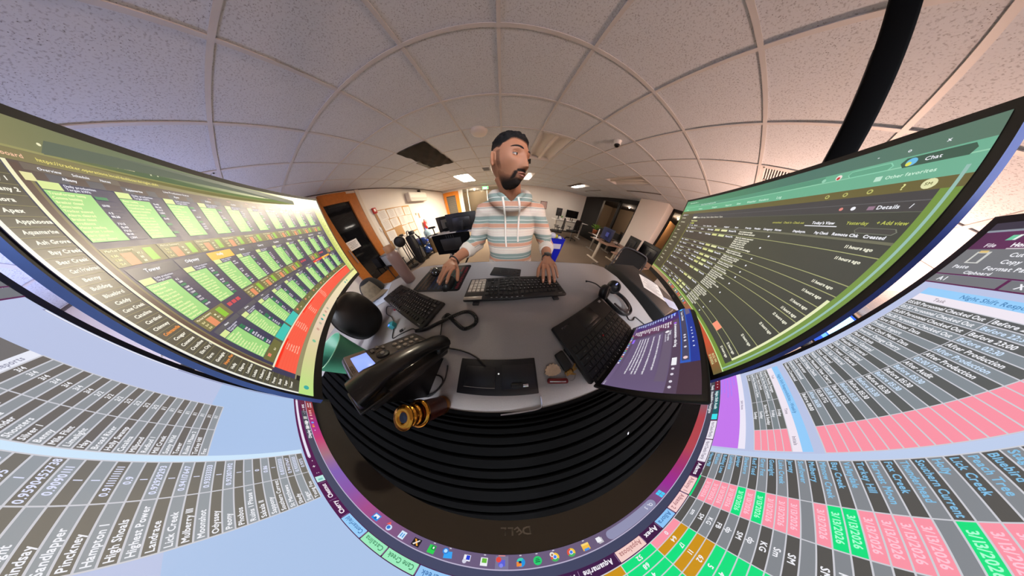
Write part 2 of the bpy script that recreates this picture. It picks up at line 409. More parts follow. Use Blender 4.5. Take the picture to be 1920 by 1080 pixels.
# ceiling fixtures
def troffer(k, j, label, lit=None, group=None):
    x0, y0 = GX(k) + .014, GY(j) + .014; w_, l_ = .583, 1.19
    t = thing('ceiling_light', label, 'ceiling light', (x0 + w_ / 2, y0 + l_ / 2, CEIL), 0, group)
    m = MB().box((-w_ / 2 + .012, 0, .02), (.024, l_, .05)).box((w_ / 2 - .012, 0, .02), (.024, l_, .05)).box((0, -l_ / 2 + .012, .02), (w_, .024, .05)).box((0, l_ / 2 - .012, .02), (w_, .024, .05))
    m.obj('frame', M_GRID, t)
    if lit:
        MB().box((0, 0, .008), (w_ - .05, l_ - .05, .008)).obj('diffuser', lit, t)
    else:
        prof = []
        n = 12
        for i in range(n + 1):
            u = -1 + 2 * i / n
            prof.append((u * (w_ / 2 - .024), .02 + .065 * (1 - (abs(abs(u) - .5) / .5) ** 2)))
        m = MB(); vs = []
        for x, z in prof: vs += [(x, -l_ / 2 + .02, z), (x, l_ / 2 - .02, z)]
        m.add(vs, [(2 * i, 2 * i + 2, 2 * i + 3, 2 * i + 1) for i in range(n)], 0, True)
        m.box((0, -l_ / 2 + .03, .045), (w_ - .05, .006, .07)).box((0, l_ / 2 - .03, .045), (w_ - .05, .006, .07))
        m.obj('reflector', mat('reflector_white', (216, 210, 204), .35), t)
        MB().rbox((0, 0, .022), (.075, l_ - .06, .03), .014).obj('lamp_cover', mat('lamp_cover_white', (214, 206, 196), .4), t)
    return t
M_LIT = mat('lit_diffuser_warm', (255, 240, 220), .5, emit=(1.0, .85, .65, 1), estr=PANEL_POWER)
M_LIT2 = mat('lit_diffuser_white', (240, 244, 255), .5, emit=(.78, .84, 1.0, 1), estr=2.2)
troffer(-3, 6, 'bright lit ceiling panel glowing warm above the desks at the left', M_LIT)
troffer(1, 2, 'unlit ceiling troffer with two curved troughs just behind the man\'s head')
troffer(5, 2, 'unlit ceiling troffer out to the right, near the white column')
t = troffer(5, 6, 'partly lit ceiling troffer farthest back on the right')
MB().box((.10, .2, .014), (.2, .6, .008)).obj('lit_lens', mat('lit_lens', (255, 240, 225), .5, emit=(1, .92, .82, 1), estr=60), t)
MB().box((-.13, .0, .012), (.24, 1.1, .006)).obj('dark_lens', mat('dark_lens', (78, 54, 44), .5), t)
t = troffer(1, 6, 'ceiling troffer half hidden behind the man\'s chin')
MB().box((.1, .3, .012), (.3, .3, .006)).obj('lit_lens', MATS['lit_lens'], t)
M_FILL_REAR = mat('fill_diffuser_rear', (255, 244, 230), .5, emit=(.84, .90, 1.0, 1), estr=REAR_FILL_POWER)  # for two unseen panels added to light the man's front
troffer(-1, -5, 'added unseen fill panel behind the middle monitor, left of the pair', M_FILL_REAR)
troffer(1, -5, 'added unseen fill panel behind the middle monitor, right of the pair', M_FILL_REAR)
troffer(-3, -4, 'cool white ceiling panel above the left monitor at the frame edge', M_LIT2)

# open bay covered with black sheeting
t = thing('ceiling_hatch', 'open ceiling bay covered with creased black plastic sheeting', 'ceiling panel', (GX(-3) + .3055, GY(2) + .609, CEIL))
nx, ny = 22, 44; vs = []; fs = []
for j in range(ny + 1):
    for i in range(nx + 1):
        x = -.30 + .60 * i / nx; y = -.60 + 1.2 * j / ny
        z = -.018 + .012 * math.sin(22 * (x * .5 + y) + 3 * math.sin(5 * x)) * (.5 + .5 * math.sin(3 * y + 1)) + .008 * mnoise.noise((x * 9, y * 4, 0))
        vs.append((x, y, z))
for j in range(ny):
    for i in range(nx): a = j * (nx + 1) + i; fs.append((a, a + 1, a + nx + 2, a + nx + 1))
MB().add(vs, fs, 0, True).obj('plastic_sheet', mat('black_sheeting', (24, 19, 16), .7, spec=.15), t)
MB().box((-.35, .32, -.012), (.09, .52, .006)).obj('flap', mat('black_flap', (30, 26, 24), .5), t)

# dome, camera, grilles, slots
t = thing('ceiling_dome', 'white round wireless dome fixed to the ceiling left of the man\'s head', 'dome', (-.375, 2.20, CEIL))
MB().lathe([(0, -.066), (.07, -.062), (.115, -.045), (.132, -.02), (.135, 0)], n=28).obj('shell', mat('dome_white', (214, 206, 198), .35), t)
MB().lathe([(.136, -.004), (.142, -.004), (.142, .0)], n=28).obj('rim', M_WHITE, t)
t = thing('security_camera', 'white dome security camera with a black eye hanging from the ceiling', 'security camera', (1.66, 1.70, CEIL))
MB().lathe([(.042, -.055), (.052, -.05), (.055, -.01), (.062, 0)], n=20).obj('body', M_WHITE, t)
MB().ball((0, 0, -.055), .042, nu=18, nv=10).obj('eye', mat('camera_eye', (8, 8, 9), .1), t)
def grille(k, j, label):
    t = thing('air_grille', label, 'vent', (GX(k) + .3055, GY(j) + .3045, CEIL))
    MB().box((0, -.28, .003), (.59, .035, .012)).box((0, .28, .003), (.59, .035, .012)).box((-.28, 0, .003), (.035, .55, .012)).box((.28, 0, .003), (.035, .55, .012)).box((0, 0, .005), (.018, .55, .01)).obj('frame', M_GRID, t)
    MB().box((0, 0, .06), (.56, .56, .004)).obj('backing', mat('grille_dark', (44, 38, 44), .9), t)
    sl = MB().box((0, 0, .0), (.535, .004, .022), rot=rotm(.6)).mesh('vane', M_GRID)
    for i in range(24): link('vane', sl, t, (0, -.255 + i * .0222, .012))
    return t
grille(4, -2, 'square louvred air grille above the right monitor').rotation_euler = (0, 0, 0)
grille(-5, -2, 'square louvred air grille above the left monitor')
for i, (x, y0, y1) in enumerate(((4.21, 2.12, 3.30), (4.21, 4.62, 5.70))):
    t = thing('slot_diffuser', ('dark slot diffuser in the ceiling before the white column', 'dark slot diffuser in the ceiling before the dark windows')[i], 'vent', (x, (y0 + y1) / 2, CEIL), 0, 'ceiling slot diffusers')
    MB().box((0, 0, -.009), (.085, y1 - y0, .005)).obj('slot', mat('slot_dark', (34, 27, 25), .6), t)
    MB().box((-.048, 0, -.010), (.012, y1 - y0, .007)).box((.048, 0, -.010), (.012, y1 - y0, .007)).obj('flange', M_GRID, t)
t = thing('ceiling_speaker', 'small grey square speaker in the ceiling behind the man\'s ear', 'speaker', (-.56, 4.25, CEIL))
MB().rbox((0, 0, -.010), (.22, .30, .012), .004).obj('cover', mat('speaker_grey', (120, 124, 134), .5), t)
MB().box((0, 0, -.017), (.16, .24, .002)).obj('mesh_grille', mat('speaker_mesh', (92, 96, 106), .6), t)
t = thing('hanging_tag', 'small yellow and black tag hanging from the troffer behind the man', 'tag', (.63, 3.24, CEIL - .10))
MB().rbox((0, 0, 0), (.09, .006, .12), .002).obj('card', M_BLACK, t); MB().box((-.02, -.004, .0), (.02, .002, .10)).obj('stripe', mat('tag_yellow', (214, 176, 40), .5), t)
MB().cyl((0, 0, .06), (0, 0, .10), .002, n=6).obj('wire', M_MET, t)

# black power pole up to the ceiling, right
t = thing('power_pole', 'thick black power pole rising from behind the right monitor to the ceiling', 'pole', (1.0, -.083, 0))
MB().rbox((0, 0, CEIL / 2), (.052, .060, CEIL), .008).obj('shaft', M_BLACKM, t)
MB().rbox((0, 0, CEIL - .015), (.10, .10, .022), .004).obj('ceiling_plate', M_BLACK, t)
MB().rbox((0, 0, .02), (.14, .14, .04), .006).obj('foot', M_BLACK, t)
MB().box((.0, .0310, 1.8), (.03, .003, .9)).obj('cover_strip', M_DGREY, t)
# uplighters
def uplighter(x, y, z, label, col):
    t = thing('floor_lamp', label, 'floor lamp', (x, y, 0))
    MB().lathe([(0, 0), (.14, 0), (.14, .02), (.03, .035)], n=24).obj('base', M_BLACK, t)
    MB().cyl((0, 0, .03), (0, 0, z - .12), .012, n=10).obj('pole', M_BLACK, t)
    MB().lathe([(.02, z - .14), (.10, z - .115), (.19, z - .06), (.192, z - .06), (.105, z - .12), (.02, z - .146)], n=28).obj('bowl', M_WHITE, t)
    MB().cyl((0, 0, z - .14), (0, 0, z - .11), .02, n=12).obj('socket', M_WHITE, t)
uplighter(3.25, -.80, CZ + .50, 'warm uplighter floor lamp behind the right monitor', None)
uplighter(-2.75, -.75, CZ + .42, 'added unseen cool uplighter floor lamp behind the left monitor', None)  # lamp body added to go with the cool fill light
# lit television on the right wall, seen between the monitors
t = thing('wall_television', 'wall television glowing pale blue, seen between right and middle monitors', 'television', (XR - .05, -2.55, CZ + .84))
MB().rbox((0, 0, 0), (.05, 1.24, .72), .008).obj('body', M_BLACK, t)
MB().box((-.026, 0, .0), (.002, 1.18, .66)).obj('screen', mat('tv_blue', (20, 60, 190), .2, emit=(.03, .12, .75, 1), estr=1.0), t)
MB().box((-.0285, .10, .10), (.002, .98, .40)).obj('window_image', mat('tv_pale', (160, 220, 255), .2, emit=(.42, .78, 1.0, 1), estr=1.25), t)
MB().box((-.0300, .25, -.16), (.002, .5, .08)).obj('banner_image', mat('tv_mid', (90, 160, 255), .2, emit=(.12, .40, .95, 1), estr=1.1), t)
# ------------------------------------------------------------------ monitors with lit screens
def screen_material(name, rough, spec):
    m = bpy.data.materials.new(name); m.use_nodes = True; nt = m.node_tree; p = nt.nodes['Principled BSDF']
    p.inputs['Base Color'].default_value = (0.004, .004, .004, 1); p.inputs['Roughness'].default_value = rough; p.inputs['Specular IOR Level'].default_value = spec
    a = nt.nodes.new('ShaderNodeAttribute'); a.attribute_name = 'tint'
    nt.links.new(a.outputs['Color'], p.inputs['Emission Color']); p.inputs['Emission Strength'].default_value = 1.0
    return m
M_SCR = screen_material('lit_screen', .34, .5); M_SCR_GLARE = screen_material('lit_screen_glare', .29, .72)
class Screen:
    """pixel picture laid on a (curved) panel: local x viewer right, z up, viewer at -y"""
    def __init__(s, W, H, mw, R):
        s.W, s.H, s.k, s.R = W, H, mw / W, R
        s.a = MB(); s.t = MB()
    def P(s, x, y, layer=0.0):
        a = (x - s.W / 2) * s.k; z = (s.H / 2 - y) * s.k; off = .0006 + layer * .00016
        if not s.R: return (a, -off, z)
        th = a / s.R; r = s.R - off
        return (r * math.sin(th), -(s.R - r * math.cos(th)), z)
    def grid(s, mb, x0, y0, x1, y1, cols, layer, step):
        n = max(1, int(math.ceil(abs(x1 - x0) / step)))
        vs = []; vc = []
        for i in range(n + 1):
            x = x0 + (x1 - x0) * i / n
            vs += [s.P(x, y1, layer), s.P(x, y0, layer)]
            c = cols(x) if callable(cols) else cols
            vc += [c, c]
        mb.add(vs, [(2 * i, 2 * i + 2, 2 * i + 3, 2 * i + 1) for i in range(n)]); mb.vc += vc
    def rect(s, x0, y0, x1, y1, c, layer=1):
        s.grid(s.a, x0, y0, x1, y1, (lambda x: rgb(*c(x))) if callable(c) else rgb(*c), layer, s.W / 24)
    def disc(s, x, y, r, c, layer=3, n=14):
        s.a.add([s.P(x + r * math.cos(2 * PI * i / n), y + r * math.sin(2 * PI * i / n), layer) for i in range(n)], [tuple(range(n))[::-1]]); s.a.vc += [rgb(*c)] * n
    def poly(s, pts, c, layer=3):
        ar = sum(pts[i][0] * pts[(i + 1) % len(pts)][1] - pts[(i + 1) % len(pts)][0] * pts[i][1] for i in range(len(pts)))
        if ar > 0: pts = pts[::-1]
        s.a.add([s.P(x, y, layer) for x, y in pts], [tuple(range(len(pts)))]); s.a.vc += [rgb(*c)] * len(pts)
    def text(s, x, y, h, txt, c, layer=4, bold=.05, maxw=None, center=False, wide=1.0):
        V, Fs, wd = text_geo(txt, h, bold, wide); q = 1.0
        if maxw and wd > maxw: q = maxw / wd
        x0 = x - wd * q / 2 if center else x
        s.t.add([s.P(x0 + a * q, y - b, layer) for a, b in V], Fs); s.t.vc += [rgb(*c)] * len(V)
def curved_shell(s, x0, x1, y0, y1, d0, d1, m_front=0, m_side=1, nseg=28):
    """solid following the panel's curve, from depth d0 to d1 behind the screen plane (metres)"""
    mb = MB(); vs = []
    def pt(x, y, d):
        a = (x - s.W / 2) * s.k; z = (s.H / 2 - y) * s.k
        if not s.R: return (a, d, z)
        th = a / s.R; r = s.R + d
        return (r * math.sin(th), -(s.R - r * math.cos(th)), z)
    for i in range(nseg + 1):
        x = x0 + (x1 - x0) * i / nseg
        vs += [pt(x, y1, d0), pt(x, y0, d0), pt(x, y1, d1), pt(x, y0, d1)]
    f = []; g = []
    for i in range(nseg):
        a = 4 * i; b = a + 4
        f.append((a, b, b + 1, a + 1))
        g += [(a + 2, a + 3, b + 3, b + 2), (a + 1, b + 1, b + 3, a + 3), (a, a + 2, b + 2, b)]
    mb.add(vs, f, m_front); mb.add(vs, g + [(0, 1, 3, 2), (4 * nseg, 4 * nseg + 2, 4 * nseg + 3, 4 * nseg + 1)], m_side)
    return mb
def place_matrix(c, n, roll=0.0):
    """screen centre, normal towards the viewer"""
    n = Vector(n).normalized(); r = (-n).cross(Vector((0, 0, 1))).normalized(); u = r.cross(-n)
    r2 = r * math.cos(roll) + u * math.sin(roll); u2 = u * math.cos(roll) - r * math.sin(roll)
    y = -n
    return Matrix(((r2.x, y.x, u2.x, c[0]), (r2.y, y.y, u2.y, c[1]), (r2.z, y.z, u2.z, c[2]), (0, 0, 0, 1)))
def monitor(name, label, scr, M, y0, y1, bez, m_front, m_side, group='monitors around the desk', depth=.026):
    t = thing(name, label, 'monitor', M=M, group=group)
    l, r, b, tp = [v / scr.k for v in bez]
    curved_shell(scr, -l, scr.W + r, y0 - tp, y1 + b, 0.0, depth).obj('casing', [m_front, m_side], t)
    curved_shell(scr, scr.W * .2, scr.W * .8, scr.H * .18, scr.H * .9, depth, depth + .03, 1, 1, 8).obj('back_cover', [m_front, M_BLACK], t)
    return t
def finish(scr, t, m=None):
    m = m or M_SCR
    scr.a.obj('screen_image', m, t); scr.t.obj('screen_lettering', m, t)
def arm(t, M, post):
    """black monitor arm from the back of the panel to a post standing on the desk"""
    inv = M.inverted(); L = lambda p: tuple(inv @ Vector(p))
    pz = 1.0175
    m = MB().rbox((0, .066, 0), (.11, .02, .11), .004)
    top = Vector((post[0], post[1], M.translation.z)); mid = inv @ top
    m.tube([(0, .075, 0), (0, .11, 0), tuple(mid)], .017, 10)
    m.tube([L((post[0], post[1], M.translation.z + .04)), L((post[0], post[1], pz))], .019, 12)
    m.tube([L((post[0], post[1], pz + .012)), L((post[0], post[1], pz))], .055, 20)
    m.obj('arm', M_BLACK, t)

LILAC = (186, 196, 228)
# ---- middle monitor: 3440 x 1440, spreadsheet
A = Screen(3440, 1440, .797, 1.811)
yaw = -0.0342
MA = place_matrix((0.0018, -.1986, CZ - .1392 + .1668), (-math.sin(yaw), math.cos(yaw), 0))
M_CASE = mat('monitor_black', (15, 14, 14), .5)
M_BEZ = mat('bezel_charcoal', (60, 53, 46), .6)
tA = monitor('curved_monitor', 'wide curved middle monitor showing a grey and pink spreadsheet, facing the man', A, MA, -112, 1440, (.009, .009, .036, .009), M_CASE, M_CASE)
bz = Screen(3440, 1440, .797, 1.811)
bb = curved_shell(bz, 0, 3440, 1443, 1596, -.0006, .012).obj('bottom_bezel', [M_BEZ, M_CASE], tA)
lg = MB()
V, Fs, wd = text_geo('D', 17, .06); 
def logo(txt, x):
    V, Fs, wd = text_geo(txt, 40, .05, 1.05)
    lg.add([A.P(x + a, 1558 - b, 4) for a, b in V], Fs); return wd
x = 1690; x += logo('D', x) - 2
V, Fs, wd = text_geo('E', 38, .05, 1.0)
c_, s_ = math.cos(.62), math.sin(.62)
lg.add([A.P(x + 17 + (a - wd / 2) * c_ - (b - 19) * s_, 1540 - ((a - wd / 2) * s_ + (b - 19) * c_), 4) for a, b in V], Fs); x += 36
x += logo('L', x); logo('L', x)
lg.obj('maker_logo', mat('logo_grey', (120, 112, 104), .4), tA)
arm(tA, MA, (.02, -.50))

# wallpaper taskbar
def stops(tab):
    def f(x):
        for (a, ca), (b, cb) in zip(tab, tab[1:]):
            if x <= b:
                t = max(0, (x - a) / (b - a)); return tuple(ca[i] + (cb[i] - ca[i]) * t for i in range(3))
        return tab[-1][1]
    return f
A.rect(0, -112, 3440, 1440, LILAC, 0)
A.rect(1700, 900, 3440, 1340, (172, 196, 232), 1)
A.rect(0, 1388, 3440, 1441, stops([(0, (96, 84, 98)), (250, (120, 96, 110)), (420, (176, 62, 72)), (700, (178, 70, 76)), (860, (160, 50, 110)), (1000, (156, 44, 150)), (1090, (112, 78, 128)), (1180, (106, 92, 120)), (2200, (108, 92, 128)), (2420, (168, 78, 136)), (2620, (132, 92, 176)), (2780, (130, 100, 180)), (2900, (176, 122, 112)), (2990, (200, 70, 104)), (3080, (190, 40, 160)), (3180, (160, 52, 130)), (3260, (160, 60, 66)), (3440, (140, 52, 60))]), 1)
A.rect(0, 1385, 3440, 1389, (186, 178, 206), 2)
A.rect(0, 1350, 3440, 1386, stops([(0, (70, 70, 76)), (800, (62, 66, 92)), (2400, (70, 74, 104)), (3440, (78, 76, 84))]), 1)
A.rect(0, 1308, 3440, 1351, stops([(0, (76, 22, 58)), (1600, (62, 26, 74)), (3440, (100, 26, 82))]), 2)
A.rect(3300, 1351, 3440, 1388, (104, 34, 66), 2)
# start tile, search, icons
for dx in (0, 1):
    for dy in (0, 1): A.rect(1060 + dx * 16, 1392 + dy * 18, 1074 + dx * 16, 1408 + dy * 18, (70, 206, 250), 3)
n = 20; x0, x1, yc, rr = 1126, 1400, 1410, 20
A.poly([(x0 + rr - rr * math.cos(PI * (i / n - .5)) , yc - rr * math.sin(PI * (i / n - .5))) for i in range(n + 1)] + [(x1 - rr + rr * math.cos(PI * (i / n - .5)), yc + rr * math.sin(PI * (i / n - .5))) for i in range(n + 1)], (146, 146, 178), 3)
A.disc(1152, 1407, 8, (228, 226, 240), 4); A.disc(1152, 1407, 5, (146, 146, 178), 5); A.poly([(1157, 1412), (1160, 1410), (1166, 1417), (1163, 1419)], (228, 226, 240), 4)
A.text(1176, 1418, 17, 'Search', (222, 220, 236))
WHT = (240, 240, 246)
def icon(x, kind):
    y = 1411
    if kind == 'pages': A.rect(x - 12, y - 12, x + 8, y + 10, (196, 194, 200), 3); A.rect(x - 6, y - 6, x + 13, y + 14, WHT, 4)
    if kind == 'folder': A.rect(x - 15, y - 12, x + 15, y + 14, (244, 190, 72), 3); A.rect(x - 10, y - 14, x + 10, y - 6, (80, 150, 230), 4); A.rect(x - 15, y + 6, x + 15, y + 14, (250, 214, 120), 4)
    if kind in ('wheel', 'wheel2'):
        for i, c in enumerate(((226, 84, 62), (246, 200, 66), (72, 178, 96))):
            A.poly([(x, y)] + [(x + 16 * math.cos(2 * PI * (i + q / 5) / 3 - .5), y + 16 * math.sin(2 * PI * (i + q / 5) / 3 - .5)) for q in range(6)], c, 3)
        A.disc(x, y, 8, WHT, 4); A.disc(x, y, 6, (66, 130, 240), 5)
        if kind == 'wheel2': A.disc(x + 9, y + 10, 9, (236, 226, 214), 6); A.disc(x + 9, y + 8, 4, (150, 108, 84), 7)
    if kind == 'green': A.disc(x, y, 16, (40, 206, 112), 3); A.rect(x - 9, y - 6, x + 9, y - 3, (20, 90, 60), 4); A.rect(x - 8, y + 0, x + 8, y + 3, (20, 90, 60), 4); A.rect(x - 6, y + 6, x + 6, y + 8, (20, 90, 60), 4)
    if kind == 'swirl': A.disc(x, y, 16, (40, 150, 224), 3); A.poly([(x, y)] + [(x + 16 * math.cos(q * .26 + .4), y + 16 * math.sin(q * .26 + .4)) for q in range(8)], (60, 208, 180), 4); A.rect(x - 2, y - 14, x + 16, y + 2, (240, 140, 60), 5); A.rect(x - 2, y - 4, x + 8, y + 4, (30, 40, 80), 6)
    if kind == 'people': A.rect(x - 24, y - 22, x + 24, y + 24, (124, 118, 150), 3); A.rect(x - 12, y - 12, x + 12, y + 10, (92, 96, 214), 4); A.disc(x + 2, y - 10, 7, (130, 136, 236), 5); A.disc(x + 12, y + 10, 10, (226, 74, 66), 6)
    if kind == 'note': A.rect(x - 13, y - 14, x + 13, y + 15, WHT, 3); A.rect(x - 10, y - 4, x + 8, y + 12, (106, 186, 62), 4)
    if kind == 'blues': A.rect(x - 14, y - 6, x + 12, y + 16, WHT, 3); A.rect(x - 12, y - 2, x + 2, y + 14, (36, 62, 212), 4); A.disc(x + 6, y - 8, 8, (214, 214, 232), 4)
    if kind == 'mail': A.poly([(x - 18, y - 10), (x + 14, y - 16), (x + 18, y + 8), (x - 12, y + 14)], (58, 164, 244), 3); A.disc(x + 14, y + 10, 12, (40, 130, 220), 4); A.disc(x + 14, y + 10, 7, (190, 226, 255), 5)
    if kind == 'sheet': A.rect(x - 14, y - 16, x + 14, y + 16, (46, 208, 84), 3); A.rect(x - 14, y - 2, x + 4, y + 14, (26, 150, 66), 4); A.rect(x - 8, y + 2, x - 2, y + 10, WHT, 5)
    if kind == 'cross': A.rect(x - 17, y - 15, x + 17, y + 16, (32, 26, 36), 3); A.poly([(x - 12, y - 10), (x - 6, y - 12), (x + 13, y + 11), (x + 6, y + 12)], (244, 166, 60), 4); A.poly([(x + 12, y - 10), (x + 6, y - 12), (x - 12, y + 10), (x - 7, y + 12)], (236, 226, 220), 5)
    if kind == 'doc': A.rect(x - 13, y - 16, x + 13, y + 16, (214, 232, 250), 3); A.rect(x - 8, y - 10, x - 3, y + 8, (70, 150, 220), 4); A.rect(x + 2, y - 10, x + 7, y + 8, (70, 150, 220), 4)
    if kind == 'heart': A.disc(x - 4, y - 4, 13, (206, 228, 250), 3); A.disc(x - 2, y - 4, 8, (50, 120, 210), 4); A.poly([(x - 2, y + 8), (x + 16, y + 2), (x + 6, y + 20)], (236, 92, 86), 5)
    if kind == 'card': A.rect(x - 17, y - 15, x + 17, y + 15, (40, 140, 226), 3); A.rect(x - 12, y - 6, x + 12, y + 10, WHT, 4); A.disc(x, y - 6, 6, (30, 90, 170), 5)
for x, k in ((1433, 'pages'), (1495, 'folder'), (1556, 'wheel'), (1620, 'wheel2'), (1686, 'green'), (1748, 'swirl'), (1818, 'people'), (1884, 'note'), (1950, 'blues'), (2022, 'mail'), (2090, 'sheet'), (2158, 'cross'), (2226, 'doc'), (2298, 'heart'), (2372, 'card')):
    icon(x, k)
    if k in ('folder', 'wheel2', 'green', 'swirl', 'note', 'mail', 'sheet'): A.rect(x - 4, 1434, x + 4, 1438, (206, 204, 216), 3)
A.rect(1806, 1434, 1832, 1438, (240, 150, 140), 3)
A.text(3340, 1410, 10, '10:52 PM', WHT, maxw=64); A.text(3340, 1428, 10, '3/13/2026', WHT, maxw=64)
for i, x in enumerate((3300, 3276, 3250, 3212)): A.rect(x - 7, 1402, x + 7, 1418, (232, 170, 170), 3)
A.disc(3171, 1408, 9, (120, 160, 240), 3); A.rect(3122, 1400, 3134, 1414, (240, 160, 70), 3); A.rect(3140, 1400, 3150, 1414, (240, 120, 70), 3); A.disc(3090, 1408, 4, (230, 210, 240), 3)
A.disc(60, 1408, 14, (240, 240, 240), 3); A.text(84, 1404, 12, 'Mostly clear', WHT); A.text(84, 1428, 12, '54 F', WHT)
# sheet tabs
def stab(x0, x1, txt, bg, fg, b=.05):
    if bg: A.rect(x0, 1311, x1, 1348, bg, 3)
    A.text((x0 + x1) / 2, 1339, 19, txt, fg, maxw=(x1 - x0) * .84, center=True, bold=b)
    A.rect(x1 + 3, 1315, x1 + 5, 1345, (150, 120, 160), 3)
TABS = [('Hard Checks Monthly', 470, 628, (236, 230, 242), (110, 100, 120)), ('Hard Checks Yearly', 636, 800, (236, 230, 242), (110, 100, 120)), ('Adams', 806, 900, None, (244, 240, 248)), ('Albany 1', 908, 1008, (246, 206, 206), (176, 120, 128)),
        ('Albany 2', 1014, 1116, (246, 206, 206), (170, 110, 120)), ('Allora', 1122, 1206, (140, 196, 246), (70, 120, 180)), ('Apex', 1210, 1290, None, (244, 240, 248)), ('Appaloosa', 1296, 1412, (244, 206, 200), (180, 120, 120)),
        ('Aquamarine', 1424, 1556, None, (244, 240, 248)), ('Ash Grove', 1562, 1700, None, (244, 240, 248)), ('Bear Creek', 1706, 1830, (150, 232, 186), (70, 140, 100)), ('Birch', 1836, 1930, (150, 196, 246), (70, 120, 180)), ('Broad Creek', 1936, 2098, (150, 200, 246), (70, 120, 180)), ('Cane Creek', 2104, 2234, (156, 236, 190), (70, 140, 100)),
        ('Catalina', 2240, 2344, (156, 236, 190), (80, 150, 110)), ('Centerfield', 2350, 2466, (152, 206, 250), (70, 120, 180)), ('Cherry', 2476, 2566, None, (248, 240, 250)), ('Chestnut', 2574, 2680, None, (248, 240, 250))]
for n_, x0, x1, bg, fg in TABS: stab(x0, x1, n_, bg, fg, .07 if bg is None else .04)
A.rect(402, 1314, 456, 1348, (60, 226, 236), 3)
A.text(150, 1342, 20, 'Night Shift Audit', (230, 244, 246)); A.rect(140, 1313, 396, 1348, (24, 96, 104), 2.5)
A.text(64, 1376, 20, 'Ready   Accessibility: Investigate', WHT, maxw=330)
A.rect(6, 1312, 132, 1348, (112, 24, 40), 3)
for x in (24, 62, 100): A.disc(x, 1330, 5, (220, 200, 210), 4)
A.rect(2692, 1312, 2728, 1348, (190, 234, 228), 3); A.rect(2700, 1320, 2712, 1340, (130, 196, 190), 4)
for i, ch in enumerate((':', '+', '-')): A.text(2746 + i * 44, 1338, 18, ch, WHT)
A.rect(2872, 1320, 3415, 1334, (230, 226, 242), 3); A.poly([(2862, 1327), (2870, 1320), (2870, 1334)], WHT, 3); A.poly([(3428, 1327), (3420, 1320), (3420, 1334)], WHT, 3)
A.text(3020, 1376, 18, 'Display Settings', WHT, bold=.08)
for x in (3122, 3171, 3222): A.rect(x - 14, 1358, x + 14, 1380, (190, 190, 186), 3)
A.text(3262, 1376, 16, '-  |  +  100%', WHT)
# spreadsheet cells
GA, GB = (86, 84, 82), (132, 136, 142)
LN = (206, 206, 214)
def table(x0, cols, ytop, rows, h, shade=(GA, GB), line=3.2, lc=LN):
    """cols: right edges; rows: list (top to bottom) of lists (text, text colour, background or None)"""
    y = ytop
    for r, row in enumerate(rows):
        xl = x0
        for c, xr in enumerate(cols):
            cell = row[c] if c < len(row) else ('', WHT, None)
            bg = cell[2] if cell[2] else shade[r % 2]
            A.rect(xl, y, xr, y + h, bg, 2)
            if cell[0]:
                th = h * .52
                A.text(xl + 6 if len(cell) < 4 else (xl + xr) / 2, y + h * .76, th, cell[0], cell[1], maxw=(xr - xl) * .93, center=len(cell) > 3, bold=.06)
            xl = xr
        A.rect(x0, y - line / 2, cols[-1], y + line / 2, lc, 3)
        y += h
    for xr in [x0] + list(cols): A.rect(xr - line / 2, ytop, xr + line / 2, y, lc, 3)
    A.rect(x0, y - line / 2, cols[-1], y + line / 2, lc, 3)
BLU = (130, 190, 228); PK = (250, 148, 166); GN = (10, 224, 128); AM = (204, 146, 24); PKT = (252, 196, 212); GNT = (170, 255, 210)
names = ['Hayes Mill', 'Walton', 'Bulldog Lane', 'Landrace', 'Juniper', 'Shawboro', 'Red Toad', 'Grey Fox', 'Gunsight', 'Lake Creek', 'Jersey', 'Sunflower', 'Mulberry', 'Minnow Creek', 'Bay Creek', 'Valleydale', 'Turkey Hill', 'Harvest Moon', 'Fox Creek', 'Thunderhead', 'Southern Current', 'Holly', 'Lick Creek', 'Peach Tree', 'Bluebird', 'Stag Valley', 'Mulberry III', 'High Shoals', 'Highest Power', 'Lindale', 'Kilgore', 'Odyssey', 'Athena']
dates = 'grpgppprgrppppgpprpggprpppgpgppppr'[::-1]
dpat = ['r', 'p', 'p', 'p', 'p', 'g', 'p', 'g', 'p', 'p', 'p', 'r', 'p', 'g', 'g', 'p', 'p', 'p', 'p', 'r', 'g', 'p', 'p', 'g', 'p', 'p', 'r', 'p', 'g', 'p', 'p', 'p', 'r']
ini = ['', 'sm', 'SM', 'KG', 'FB', 'dp', 'SM', 'dp', 'KG', 'Sm', 'SM', '', 'SM', 'KG', 'FB', 'dp', 'SM', 'KG', 'Sm', '', 'SM', 'dp', 'KG', 'FB', 'SM', 'Sm', '', 'KG', 'SM', 'dp', 'FB', 'SM', '']
num = [('0', PK), ('64', AM), ('17', GN), ('11', AM), ('62', AM), ('5', GN), ('4', GN), ('2', GN), ('3', GN), ('11', GN), ('9', GN), ('7', GN)] + [('8', GN), ('21', AM), ('5', GN)] * 7
num2 = [('52', GN), ('68', GN), ('4', GN), ('8', GN), ('3', GN), ('2', GN)] + [('6', GN), ('12', GN), ('1', PK)] * 9
rows = []
for i in range(33):
    d_ = dpat[i]
    dc = {'r': ('', WHT, None), 'p': ('3/13/2026', PKT, PK), 'g': ('3/13/2026', GNT, GN)}[d_] + (1,)
    rows.append([(names[i], BLU, None), dc, (ini[i], WHT, None, 1), num[i][:1] + (WHT, num[i][1], 1), num2[i][:1] + (WHT, num2[i][1], 1), num[(i + 4) % 33][:1] + (WHT, num[(i + 4) % 33][1], 1)])
rows = rows[::-1]
table(722, [887, 1012, 1142, 1284, 1420, 1560], 1306 - 33 * 29.2, rows, 29.2)
A.rect(722, 1302, 887, 1308, (130, 134, 140), 3); A.rect(887, 1301, 1012, 1308, GN, 4)
A.rect(690, 330, 720, 1308, (190, 206, 236), 1)
